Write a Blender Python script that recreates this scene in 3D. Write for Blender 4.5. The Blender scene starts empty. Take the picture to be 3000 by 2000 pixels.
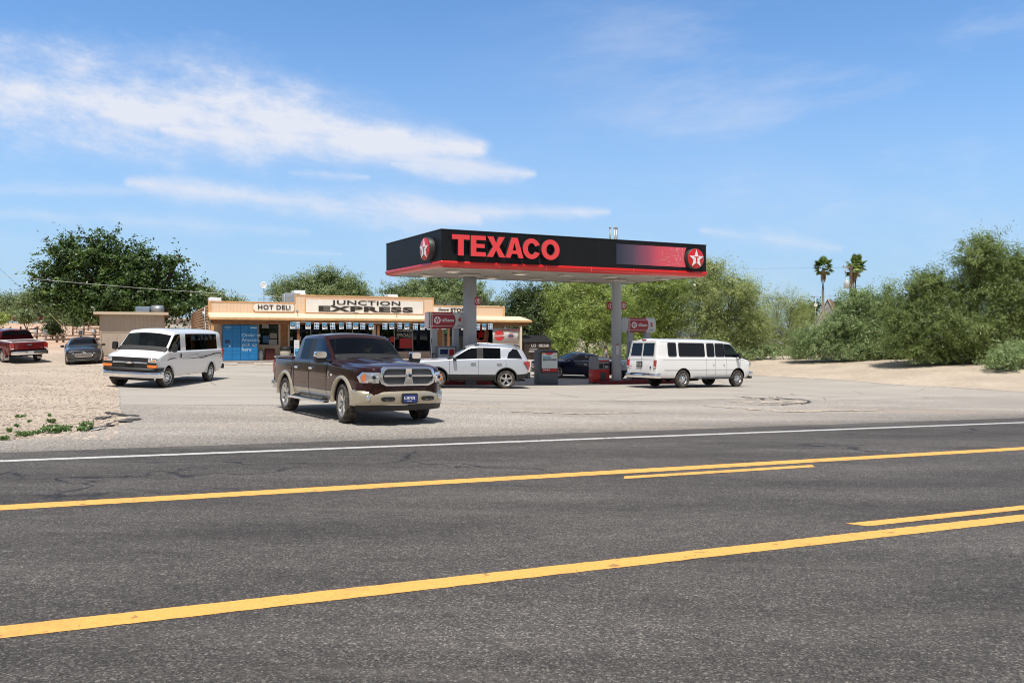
import bpy, bmesh, math, random
import numpy as np
from mathutils import Vector, Matrix, Quaternion
SC = bpy.context.scene
COL = SC.collection
R = math.radians
PI = math.pi

# ------------------------------------------------------------------ camera
F_PX, V0, EYE = 2200.0, 985.0, 1.612            # focal length and horizon in px of the 3000x2000 photograph, eye height in m
cam_d = bpy.data.cameras.new('camera')
cam_d.sensor_width = 36.0
cam_d.lens = 36.0 * F_PX / 3000.0
cam_d.clip_start = 0.1
cam_d.clip_end = 9000.0
cam = bpy.data.objects.new('camera', cam_d)
COL.objects.link(cam)
PITCH = math.atan((1000 - V0) / F_PX)
cam.location = (0, 0, EYE)
cam.rotation_euler = (PI / 2 - PITCH, 0, 0)
SC.camera = cam

# ------------------------------------------------------------------ world
SUN_EL, SUN_AZ = 66.0, -4.0                       # azimuth: degrees to the left of straight behind the camera
def setup_world():
    w = bpy.data.worlds.new('World')
    SC.world = w
    w.use_nodes = True
    nt = w.node_tree
    nt.nodes.clear()
    N, L = nt.nodes.new, nt.links.new
    out = N('ShaderNodeOutputWorld')
    bg = N('ShaderNodeBackground'); bg.inputs['Strength'].default_value = 0.12
    sky = N('ShaderNodeTexSky'); sky.sky_type = 'NISHITA'; sky.sun_disc = False
    sky.sun_elevation = R(SUN_EL); sky.sun_rotation = R(180 + SUN_AZ)
    sky.altitude = 900; sky.air_density = 1.15; sky.dust_density = 0.6; sky.ozone_density = 2.2
    tc = N('ShaderNodeTexCoord')
    sep = N('ShaderNodeSeparateXYZ'); L(tc.outputs['Generated'], sep.inputs[0])
    def M(op, a, b=None, c=None, clamp=False):
        n = N('ShaderNodeMath'); n.operation = op; n.use_clamp = clamp
        for i, v in enumerate((a, b, c)):
            if v is None: continue
            if isinstance(v, (int, float)): n.inputs[i].default_value = v
            else: L(v, n.inputs[i])
        return n.outputs[0]
    def smooth(v, a, b):
        n = N('ShaderNodeMapRange'); n.interpolation_type = 'SMOOTHSTEP'; n.clamp = True
        L(v, n.inputs[0]); n.inputs[1].default_value = a; n.inputs[2].default_value = b
        return n.outputs[0]
    yy = M('MAXIMUM', sep.outputs[1], 0.05)
    U = M('DIVIDE', sep.outputs[0], yy)              # tangent of bearing
    V = M('DIVIDE', sep.outputs[2], yy)              # tangent of elevation
    cmb = N('ShaderNodeCombineXYZ'); L(U, cmb.inputs[0]); L(V, cmb.inputs[1])
    def noise(sc, det, rough, seed, sx=1.0, sy=2.6, rot=-12):
        mp = N('ShaderNodeMapping'); mp.vector_type = 'TEXTURE'
        L(cmb.outputs[0], mp.inputs[0]); mp.inputs['Location'].default_value = (seed, seed * .7, 0)
        mp.inputs['Rotation'].default_value = (0, 0, R(rot)); mp.inputs['Scale'].default_value = (1 / sx, 1 / sy, 1)
        n = N('ShaderNodeTexNoise'); L(mp.outputs[0], n.inputs['Vector'])
        n.inputs['Scale'].default_value = sc; n.inputs['Detail'].default_value = det; n.inputs['Roughness'].default_value = rough
        return n.outputs[0]
    n1 = noise(5.0, 9, .62, 3.1)
    n2 = noise(11.0, 8, .66, 7.7, 1.0, 2.0)
    n3 = noise(2.2, 6, .6, 1.3, 1.0, 3.2, 8)
    wob = M('SUBTRACT', n1, 0.5)
    wob2 = M('SUBTRACT', n2, 0.5)
    total = None
    def px(u, v): return (u - 1500) / F_PX, (V0 - v) / F_PX
    # long banks of cloud: end points, half thickness, strength, raggedness (photograph pixels)
    BANKS = [((-420, 200), (620, 345), 132, 1.15, .8), ((60, 265), (1180, 405), 122, 1.15, .8), ((480, 380), (1400, 440), 70, 1.1, .7), ((900, 420), (1500, 505), 44, .8, .8),
             ((1150, 480), (1560, 512), 34, .8, .9), ((-100, 330), (500, 405), 38, .35, 1.0),
             ((380, 535), (1100, 625), 42, .75, .9), ((760, 580), (1400, 635), 52, .8, .9), ((1150, 618), (1780, 622), 28, .7, .8),
             ((850, 505), (1080, 520), 22, .45, 1.0), ((-50, 560), (420, 560), 26, .28, 1.2),
             ((-50, 620), (900, 680), 34, .30, 1.2), ((760, 735), (1000, 745), 12, .45, 1.0),
             ((2060, 675), (2460, 728), 34, .45, 1.0), ((1200, 465), (1500, 500), 34, .5, 1.0)]
    for (a, b, hw, s, rg) in BANKS:
        ax, ay = px(*a); bx, by = px(*b); dx, dy = bx - ax, by - ay; l2 = dx * dx + dy * dy
        pu = M('SUBTRACT', U, ax); pv = M('SUBTRACT', V, ay)
        t = M('DIVIDE', M('ADD', M('MULTIPLY', pu, dx), M('MULTIPLY', pv, dy)), l2, clamp=True)
        du = M('SUBTRACT', pu, M('MULTIPLY', t, dx)); dv = M('SUBTRACT', pv, M('MULTIPLY', t, dy))
        d = M('SQRT', M('ADD', M('MULTIPLY', du, du), M('MULTIPLY', M('MULTIPLY', dv, dv), 1.0)))
        dn = M('DIVIDE', d, M('MULTIPLY', hw / F_PX, M('SUBTRACT', 1.0, M('MULTIPLY', M('POWER', M('ABSOLUTE', M('SUBTRACT', M('MULTIPLY', t, 2.0), 1.0)), 2.5), .6))))
        dn = M('ADD', dn, M('ADD', M('MULTIPLY', wob, -2.9 * rg), M('MULTIPLY', wob2, -2.5 * rg)))
        m = M('MULTIPLY', M('ADD', M('MULTIPLY', smooth(dn, 1.9, -0.3), .45), M('MULTIPLY', smooth(dn, 1.15, -0.35), .55)), s)
        total = m if total is None else M('MAXIMUM', total, m)
    # thin veils on the right of the sky and haze of cirrus low down
    veil = M('MULTIPLY', smooth(n3, .47, .78), M('MULTIPLY', smooth(U, -.15, .35), smooth(V, .03, .25)))
    veil2 = M('MULTIPLY', smooth(n1, .42, .8), M('MULTIPLY', smooth(V, .30, .12), .22))
    total = M('MAXIMUM', total, M('MULTIPLY', veil, .40))
    total = M('MAXIMUM', total, veil2)
    n4 = noise(26.0, 6, .7, 2.2, 1.0, 2.4)
    tex = M('MULTIPLY', total, M('ADD', 0.70, M('ADD', M('MULTIPLY', n2, .40), M('MULTIPLY', n4, .26))), clamp=True)
    tint = N('ShaderNodeMix'); tint.data_type = 'RGBA'; tint.blend_type = 'MULTIPLY'; tint.inputs[0].default_value = 1.0
    L(sky.outputs[0], tint.inputs[6]); tint.inputs[7].default_value = (1.04, 1.37, 1.63, 1)
    grad = N('ShaderNodeMix'); grad.data_type = 'RGBA'      # dusty air low over the horizon
    L(M('MULTIPLY', smooth(V, .46, 0.0), .8), grad.inputs[0]); L(tint.outputs[2], grad.inputs[6])
    grad.inputs[7].default_value = (3.2, 4.5, 6.3, 1)
    up = smooth(sep.outputs[2], .40, .62)                    # unseen sky overhead and behind: added grey cloud tone, dims the fill
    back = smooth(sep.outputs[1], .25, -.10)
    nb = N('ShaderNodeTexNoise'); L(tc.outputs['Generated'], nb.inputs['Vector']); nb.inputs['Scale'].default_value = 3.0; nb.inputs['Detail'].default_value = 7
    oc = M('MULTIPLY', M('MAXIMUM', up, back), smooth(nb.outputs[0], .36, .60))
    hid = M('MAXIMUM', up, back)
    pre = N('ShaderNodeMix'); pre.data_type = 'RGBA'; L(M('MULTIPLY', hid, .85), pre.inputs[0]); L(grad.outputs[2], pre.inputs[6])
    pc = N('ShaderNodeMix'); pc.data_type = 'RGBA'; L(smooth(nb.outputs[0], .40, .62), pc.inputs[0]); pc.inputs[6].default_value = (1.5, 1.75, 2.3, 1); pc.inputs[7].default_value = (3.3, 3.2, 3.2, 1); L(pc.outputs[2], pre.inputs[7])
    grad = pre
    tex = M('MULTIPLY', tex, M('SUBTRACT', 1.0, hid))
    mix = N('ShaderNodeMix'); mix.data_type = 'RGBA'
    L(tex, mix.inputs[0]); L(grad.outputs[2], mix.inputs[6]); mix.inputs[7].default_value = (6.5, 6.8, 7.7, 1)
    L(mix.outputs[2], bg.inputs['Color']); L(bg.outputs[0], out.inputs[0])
setup_world()
sun_d = bpy.data.lights.new('sun', 'SUN')
sun_d.energy = 4.7; sun_d.angle = R(0.5); sun_d.color = (1.0, 0.94, 0.86)
sun = bpy.data.objects.new('sun', sun_d); COL.objects.link(sun)
_sd = Vector((math.sin(R(SUN_AZ)) * math.cos(R(SUN_EL)), -math.cos(R(SUN_AZ)) * math.cos(R(SUN_EL)), math.sin(R(SUN_EL))))
sun.rotation_euler = _sd.to_track_quat('Z', 'Y').to_euler()
SC.view_settings.view_transform = 'Standard'; SC.view_settings.look = 'None'
SC.view_settings.exposure = 0.0; SC.view_settings.gamma = 1.0
try: SC.cycles.max_bounces = 6; SC.cycles.transparent_max_bounces = 12; SC.cycles.glossy_bounces = 3; SC.cycles.diffuse_bounces = 3; SC.cycles.pixel_filter_type = 'BLACKMAN_HARRIS'; SC.cycles.filter_width = 1.05; SC.cycles.use_denoising = True; SC.cycles.sample_clamp_indirect = 4.0
except Exception: pass

# ------------------------------------------------------------------ terrain height
def plane_z(x, y): return -.01375 * x - .01735 * y
_cp = []
for _x, _y in [(0, 4), (-12, 8), (12, 8), (-4, 16), (8, 16), (-12, 22), (0, 24), (12, 24), (24, 22), (-2, 31), (7, 32), (14, 33), (3, 38), (9, 40),
               (18, 44), (21, 40), (24, 34), (15, 50), (-40, 0), (40, 0), (-40, -40), (40, -40), (0, -60), (30, 16), (-24, 12), (-9, 29), (-3, 36), (6, 44)]:
    _cp.append((_x, _y, plane_z(_x, _y)))
_cp += [(-13, 29, -.33), (-13, 33, -.30), (-24.9, 43.5, .11), (-22.2, 42, .11), (-27.8, 43.1, .12), (-21.5, 45, .32), (-16.6, 45.8, .03), (-10, 46.5, .02), (-1, 51, .04), (1, 53, .06),
        (-18, 50, .1), (-8, 60, .1), (2, 62, .1), (2.7, 50, -.15), (-30, 36, .12), (-35, 30, .15), (-20, 30, .1), (-27, 52, .95), (-36, 58, 1.1), (-24, 58, 1.15), (-45, 62, 1.3), (-60, 90, 2.2),
        (-40, 90, 2.2), (-78, 125, 3.8), (-45, 125, 3.6), (-110, 160, 4.4), (-60, 180, 4.6), (27.3, 40, -.28), (25.5, 50, -.1), (20.5, 58, -.15), (21, 66, -.2), (12, 62, -.1), (30, 46, -.1), (45, 60, 0), (20, 100, .4),
        (60, 100, .5), (0, 120, .8), (100, 60, 0), (60, 20, -1.0), (90, 150, .5), (-70, 30, .6), (-100, 70, 1.8), (0, 180, 1)]
_CP = np.array(_cp)
def _phi(r2): return .5 * r2 * np.log(r2 + 1e-9)
def _fit():
    P = _CP[:, :2]; n = len(P)
    K = _phi(((P[:, None] - P[None]) ** 2).sum(-1)) + np.eye(n) * 2.0
    Q = np.hstack([np.ones((n, 1)), P]); A = np.zeros((n + 3, n + 3)); A[:n, :n] = K; A[:n, n:] = Q; A[n:, :n] = Q.T
    return np.linalg.solve(A, np.concatenate([_CP[:, 2] - plane_z(P[:, 0], P[:, 1]), np.zeros(3)]))
_W = _fit()
def gz_arr(x, y):
    x = np.asarray(x, float); y = np.asarray(y, float)
    shp = x.shape; X = np.stack([x.ravel(), y.ravel()], 1)
    Xc = np.clip(X, [-130, -60], [120, 190])
    z = np.empty(len(X))
    for s in range(0, len(X), 20000):
        q = Xc[s:s + 20000]
        z[s:s + 20000] = _phi(((q[:, None] - _CP[None, :, :2]) ** 2).sum(-1)) @ _W[:-3] + _W[-3] + q @ _W[-2:]
    # paved plane stays exact near the road
    nn = -.386 * X[:, 0] + .9225 * X[:, 1]
    k = np.clip((nn - 20) / 8, 0, 1); k = k * k * (3 - 2 * k)
    z = z * k + plane_z(Xc[:, 0], Xc[:, 1])
    r = np.hypot(X[:, 0], X[:, 1]); f = np.clip((r - 170) / 300, 0, 1); f = f * f * (3 - 2 * f)
    z = z * (1 - f) + 1.0 * f
    return z.reshape(shp)
def gz(x, y): return float(gz_arr(np.array([x]), np.array([y]))[0])
def ray(u, v):
    d = Vector(((u - 1500) / F_PX, 1, (V0 - v) / F_PX)); return d
def gpt(u, v, tmax=200.0):
    """where the sight line through photo pixel (u, v) meets the ground"""
    t = np.linspace(2.5, tmax, 4000)
    dx, dz = (u - 1500) / F_PX, (V0 - v) / F_PX
    h = EYE + dz * t - gz_arr(dx * t, t)
    i = np.argmax(h < 0)
    if h[i] >= 0: i = len(t) - 1
    t0 = t[i]
    return Vector((dx * t0, t0, gz(dx * t0, t0)))
def at(u, v, Y):
    return Vector(((u - 1500) / F_PX * Y, Y, EYE + (V0 - v) / F_PX * Y))
def on(u, Y):
    x = (u - 1500) / F_PX * Y
    return Vector((x, Y, gz(x, Y)))

# ------------------------------------------------------------------ naming, linking
def tag(o, label=None, cat=None, group=None, kind=None):
    if label: o['label'] = label
    if cat: o['category'] = cat
    if group: o['group'] = group
    if kind: o['kind'] = kind
    return o
def empty(name, loc=(0, 0, 0), rz=0.0, label=None, cat=None, group=None, mat=None):
    o = bpy.data.objects.new(name, None); COL.objects.link(o)
    if mat is not None: o.matrix_world = mat
    else: o.location = loc; o.rotation_euler = (0, 0, rz)
    return tag(o, label, cat, group)
def children(o): return [c for c in bpy.data.objects if c.parent == o]
def copy_tree(o, parent=None):
    kids = children(o)
    c = o.copy(); COL.objects.link(c)
    if parent is not None: c.parent = parent
    for k in kids: copy_tree(k, c)
    return c

class MB:
    """collects faces into one mesh"""
    def __init__(s): s.v = []; s.f = []; s.m = []; s.sm = []
    def add(s, vs, fs, mi=0, smooth=False, M=None):
        b = len(s.v)
        s.v += [tuple(M @ Vector(p)) if M is not None else tuple(p) for p in vs]
        for f in fs:
            s.f.append([i + b for i in f]); s.m.append(mi); s.sm.append(smooth)
        return s
    def box(s, c, d, mi=0, M=None, rz=0.0):
        x, y, z = d[0] / 2, d[1] / 2, d[2] / 2
        vs = [(-x, -y, -z), (x, -y, -z), (x, y, -z), (-x, y, -z), (-x, -y, z), (x, -y, z), (x, y, z), (-x, y, z)]
        if rz:
            cr, sr = math.cos(rz), math.sin(rz); vs = [(a * cr - b * sr, a * sr + b * cr, h) for a, b, h in vs]
        vs = [(a + c[0], b + c[1], h + c[2]) for a, b, h in vs]
        return s.add(vs, [(0, 3, 2, 1), (4, 5, 6, 7), (0, 1, 5, 4), (1, 2, 6, 5), (2, 3, 7, 6), (3, 0, 4, 7)], mi, False, M)
    def bb(s, a, b, mi=0, M=None):
        return s.box([(p + q) / 2 for p, q in zip(a, b)], [abs(q - p) for p, q in zip(a, b)], mi, M)
    def rbox(s, c, d, r, mi=0, M=None, axis='z', n=4):
        """box with rounded corners around one axis"""
        ax = {'x': (1, 2, 0), 'y': (2, 0, 1), 'z': (0, 1, 2)}[axis]
        a, b, h = d[ax[0]] / 2, d[ax[1]] / 2, d[ax[2]] / 2
        r = min(r, a * .99, b * .99); pts = []
        for sx, sy, t0 in ((1, 1, 0), (-1, 1, 90), (-1, -1, 180), (1, -1, 270)):
            for k in range(n + 1):
                t = R(t0 + 90 * k / n); pts.append((sx * (a - r) + r * math.cos(t), sy * (b - r) + r * math.sin(t)))
        m = len(pts); vs = []
        for z in (-h, h):
            for p in pts:
                q = [0, 0, 0]; q[ax[0]] = p[0] + c[ax[0]]; q[ax[1]] = p[1] + c[ax[1]]; q[ax[2]] = z + c[ax[2]]; vs.append(tuple(q))
        fs = [tuple(range(m - 1, -1, -1)), tuple(range(m, 2 * m))]
        s.add(vs, fs, mi, False, M)
        return s.add(vs, [(i, (i + 1) % m, m + (i + 1) % m, m + i) for i in range(m)], mi, True, M)
    def prism(s, poly, axis, a, b, mi=0, M=None):
        """2D polygon (counter-clockwise) pushed from a to b along an axis; poly coords are the two other axes in order"""
        o = {'x': lambda p, h: (h, p[0], p[1]), 'y': lambda p, h: (p[0], h, p[1]), 'z': lambda p, h: (p[0], p[1], h)}[axis]
        n = len(poly); vs = [o(p, a) for p in poly] + [o(p, b) for p in poly]
        return s.add(vs, [tuple(range(n)), tuple(range(2 * n - 1, n - 1, -1))] + [(i, i + n, (i + 1) % n + n, (i + 1) % n) for i in range(n)], mi, False, M)
    def tube(s, pts, r, mi=0, n=8, M=None, r2=None, cap=True):
        pts = [Vector(p) for p in pts]; vs = []; fs = []
        r2 = r if r2 is None else r2; m = len(pts)
        for i, p in enumerate(pts):
            d = (pts[min(i + 1, m - 1)] - pts[max(i - 1, 0)])
            d = d.normalized() if d.length > 1e-9 else Vector((0, 0, 1))
            a = d.cross(Vector((0, 0, 1)));
            if a.length < 1e-3: a = d.cross(Vector((1, 0, 0)))
            a.normalize(); b = d.cross(a); rr = r + (r2 - r) * i / max(1, m - 1)
            for k in range(n):
                t = 2 * PI * k / n; vs.append(tuple(p + a * rr * math.cos(t) + b * rr * math.sin(t)))
        for i in range(m - 1):
            for k in range(n):
                fs.append((i * n + k, i * n + (k + 1) % n, (i + 1) * n + (k + 1) % n, (i + 1) * n + k))
        s.add(vs, fs, mi, True, M)
        if cap: s.add(vs, [tuple(range(n - 1, -1, -1)), tuple(range((m - 1) * n, m * n))], mi, False, M)
        return s
    def lathe(s, prof, axis='z', c=(0, 0, 0), mi=0, n=24, M=None, smooth=True, cap=False):
        """prof: (radius, height) pairs"""
        vs = []; fs = []; m = len(prof)
        for (r, h) in prof:
            for k in range(n):
                t = 2 * PI * k / n; p, q = r * math.cos(t), r * math.sin(t)
                v = {'z': (p, q, h), 'y': (p, h, q), 'x': (h, p, q)}[axis]
                vs.append((v[0] + c[0], v[1] + c[1], v[2] + c[2]))
        for i in range(m - 1):
            for k in range(n): fs.append((i * n + k, i * n + (k + 1) % n, (i + 1) * n + (k + 1) % n, (i + 1) * n + k))
        s.add(vs, fs, mi, smooth, M)
        for i in ((0, m - 1) if cap else ()):
            if prof[i][0] > 1e-4: s.add(vs[i * n:(i + 1) * n], [tuple(range(n))], mi, False, M)
        return s
    def build(s, name, mats, parent=None, M=None, recalc=True, bevel=0.0):
        me = bpy.data.meshes.new(name)
        v = [tuple(M @ Vector(p)) for p in s.v] if M is not None else s.v
        me.from_pydata(v, [], s.f)
        if not isinstance(mats, (list, tuple)): mats = [mats]
        for m in mats: me.materials.append(m)
        me.polygons.foreach_set('material_index', s.m); me.polygons.foreach_set('use_smooth', s.sm)
        if recalc:
            bm = bmesh.new(); bm.from_mesh(me); bmesh.ops.remove_doubles(bm, verts=bm.verts, dist=1e-6)
            bmesh.ops.recalc_face_normals(bm, faces=bm.faces); bm.to_mesh(me); bm.free()
        me.update()
        o = bpy.data.objects.new(name, me); COL.objects.link(o)
        if parent is not None: o.parent = parent
        if bevel:
            b = o.modifiers.new('bevel', 'BEVEL'); b.width = bevel; b.segments = 2; b.limit_method = 'ANGLE'; b.angle_limit = R(40)
        return o

def text_geo(txt, size=1.0, ext=0.005, off=0.0, sx=1.0, align='CENTER', spacing=1.0, shear=0.0, mb=None, M=None, mi=0):
    """flat lettering in the local XY plane appended to an MB"""
    cu = bpy.data.curves.new('t', 'FONT'); cu.body = txt; cu.size = size; cu.extrude = ext; cu.offset = off
    cu.align_x = align; cu.align_y = 'CENTER'; cu.space_character = spacing; cu.shear = shear; cu.resolution_u = 4
    o = bpy.data.objects.new('t', cu); COL.objects.link(o)
    dg = bpy.context.evaluated_depsgraph_get(); me = bpy.data.meshes.new_from_object(o.evaluated_get(dg))
    vs = [(v.co.x * sx, v.co.y, v.co.z) for v in me.vertices]; fs = [tuple(p.vertices) for p in me.polygons]
    bpy.data.objects.remove(o); bpy.data.curves.remove(cu); bpy.data.meshes.remove(me)
    if mb is None: mb = MB()
    mb.add(vs, fs, mi, False, M); return mb
def frame(origin, xdir, ydir):
    """matrix whose X and Y axes follow the given directions (Z = X x Y)"""
    x = Vector(xdir).normalized(); z = x.cross(Vector(ydir)).normalized(); y = z.cross(x)
    m = Matrix((x, y, z)).transposed().to_4x4(); m.translation = Vector(origin); return m

# ------------------------------------------------------------------ materials
MATS = {}
def mat(name, col=(.5, .5, .5), rough=.6, metal=0.0, spec=.5, var=0.0, vscale=3.0, bump=0.0, bscale=40.0, coat=0.0, emit=0.0, dust=0.0):
    if name in MATS: return MATS[name]
    m = bpy.data.materials.new(name); m.use_nodes = True; nt = m.node_tree; N, L = nt.nodes.new, nt.links.new
    b = nt.nodes['Principled BSDF']; b.inputs['Base Color'].default_value = (*col, 1)
    b.inputs['Roughness'].default_value = rough; b.inputs['Metallic'].default_value = metal; b.inputs['Specular IOR Level'].default_value = spec
    if coat: b.inputs['Coat Weight'].default_value = coat; b.inputs['Coat Roughness'].default_value = .04
    if emit: b.inputs['Emission Color'].default_value = (*col, 1); b.inputs['Emission Strength'].default_value = emit
    tc = N('ShaderNodeTexCoord')
    if var or dust:
        n = N('ShaderNodeTexNoise'); L(tc.outputs['Object'], n.inputs['Vector']); n.inputs['Scale'].default_value = vscale; n.inputs['Detail'].default_value = 6
        n.inputs['Roughness'].default_value = .65
        rp = N('ShaderNodeMapRange'); L(n.outputs[0], rp.inputs[0]); rp.inputs[1].default_value = .3; rp.inputs[2].default_value = .7
        rp.inputs[3].default_value = 1 - var; rp.inputs[4].default_value = 1 + var * .6
        mx = N('ShaderNodeVectorMath'); mx.operation = 'SCALE'; mx.inputs[0].default_value = col; L(rp.outputs[0], mx.inputs['Scale'])
        src = mx.outputs[0]
        if dust:
            d = N('ShaderNodeMix'); d.data_type = 'RGBA'; r2 = N('ShaderNodeMapRange'); L(n.outputs[0], r2.inputs[0])
            r2.inputs[1].default_value = .4; r2.inputs[2].default_value = .75; r2.inputs[3].default_value = 0; r2.inputs[4].default_value = dust
            L(r2.outputs[0], d.inputs[0]); L(src, d.inputs[6]); d.inputs[7].default_value = (.42, .34, .26, 1); src = d.outputs[2]
        L(src, b.inputs['Base Color'])
    if bump:
        n2 = N('ShaderNodeTexNoise'); L(tc.outputs['Object'], n2.inputs['Vector']); n2.inputs['Scale'].default_value = bscale; n2.inputs['Detail'].default_value = 4
        bp = N('ShaderNodeBump'); bp.inputs['Strength'].default_value = bump; bp.inputs['Distance'].default_value = .02
        L(n2.outputs[0], bp.inputs['Height']); L(bp.outputs[0], b.inputs['Normal'])
    MATS[name] = m; return m
def glass(name, tint=(.35, .42, .42), refl=1.0, rough=0.01):
    """thin pane: tinted, see-through, with Fresnel reflection"""
    if name in MATS: return MATS[name]
    m = bpy.data.materials.new(name); m.use_nodes = True; nt = m.node_tree; nt.nodes.clear(); N, L = nt.nodes.new, nt.links.new
    out = N('ShaderNodeOutputMaterial'); mx = N('ShaderNodeMixShader'); tr = N('ShaderNodeBsdfTransparent'); gl = N('ShaderNodeBsdfGlossy')
    tr.inputs[0].default_value = (*tint, 1); gl.inputs['Roughness'].default_value = rough; gl.inputs[0].default_value = (.9, .95, 1, 1)
    fr = N('ShaderNodeFresnel'); fr.inputs[0].default_value = 1.5
    mu = N('ShaderNodeMath'); mu.operation = 'MULTIPLY'; L(fr.outputs[0], mu.inputs[0]); mu.inputs[1].default_value = refl; mu.use_clamp = True
    L(mu.outputs[0], mx.inputs[0]); L(tr.outputs[0], mx.inputs[1]); L(gl.outputs[0], mx.inputs[2]); L(mx.outputs[0], out.inputs[0])
    MATS[name] = m; return m

class NT:
    """small helper for ground materials"""
    def __init__(s, name):
        s.m = bpy.data.materials.new(name); s.m.use_nodes = True; s.nt = s.m.node_tree; s.b = s.nt.nodes['Principled BSDF']
        s.tc = s.nt.nodes.new('ShaderNodeTexCoord'); s.P = s.tc.outputs['Object']; MATS[name] = s.m
    def L(s, a, b): s.nt.links.new(a, b)
    def N(s, t): return s.nt.nodes.new(t)
    def map(s, rot=0, scale=(1, 1, 1)):
        n = s.N('ShaderNodeMapping'); s.L(s.P, n.inputs[0]); n.inputs['Rotation'].default_value = (0, 0, rot); n.inputs['Scale'].default_value = scale; return n.outputs[0]
    def noise(s, sc, det=5, rough=.6, vec=None, dist=0):
        n = s.N('ShaderNodeTexNoise'); s.L(vec or s.P, n.inputs['Vector']); n.inputs['Scale'].default_value = sc; n.inputs['Detail'].default_value = det
        n.inputs['Roughness'].default_value = rough; n.inputs['Distortion'].default_value = dist; return n.outputs[0]
    def vor(s, sc, feat='F1', vec=None, out=0):
        n = s.N('ShaderNodeTexVoronoi'); n.feature = feat; s.L(vec or s.P, n.inputs['Vector']); n.inputs['Scale'].default_value = sc; return n.outputs[out]
    def M(s, op, a, b=None, c=None, clamp=False):
        n = s.N('ShaderNodeMath'); n.operation = op; n.use_clamp = clamp
        for i, v in enumerate((a, b, c)):
            if v is None: continue
            if isinstance(v, (int, float)): n.inputs[i].default_value = v
            else: s.L(v, n.inputs[i])
        return n.outputs[0]
    def rng(s, v, a, b, c=0, d=1):
        n = s.N('ShaderNodeMapRange'); n.interpolation_type = 'SMOOTHSTEP'; s.L(v, n.inputs[0])
        for i, x in enumerate((a, b, c, d)): n.inputs[i + 1].default_value = x
        return n.outputs[0]
    def mix(s, f, a, b, mode='MIX'):
        n = s.N('ShaderNodeMix'); n.data_type = 'RGBA'; n.blend_type = mode
        for i, v in ((0, f), (6, a), (7, b)):
            if isinstance(v, (int, float)): n.inputs[i].default_value = v
            elif isinstance(v, tuple): n.inputs[i].default_value = (*v, 1)
            else: s.L(v, n.inputs[i])
        return n.outputs[2]
    def ramp(s, f, stops):
        n = s.N('ShaderNodeValToRGB'); s.L(f, n.inputs[0]); e = n.color_ramp.elements
        while len(e) < len(stops): e.new(.5)
        for k, (p, c) in enumerate(stops): e[k].position = p; e[k].color = (*c, 1)
        return n.outputs[0]
    def done(s, col, rough=.9, bump=None, bs=.4, bd=.01, spec=.3):
        if isinstance(col, tuple): s.b.inputs['Base Color'].default_value = (*col, 1)
        else: s.L(col, s.b.inputs['Base Color'])
        s.b.inputs['Roughness'].default_value = rough; s.b.inputs['Specular IOR Level'].default_value = spec
        if bump is not None:
            n = s.N('ShaderNodeBump'); n.inputs['Strength'].default_value = bs; n.inputs['Distance'].default_value = bd; s.L(bump, n.inputs['Height']); s.L(n.outputs[0], s.b.inputs['Normal'])
        return s.m
# ================================================================== GROUND
RD = Vector((.9225, .386)); RN = Vector((-.386, .9225))      # along the road, across it (away from the camera)
RA = math.atan2(RD.y, RD.x)
def rp(s, n): return RD * s + RN * n

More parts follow.
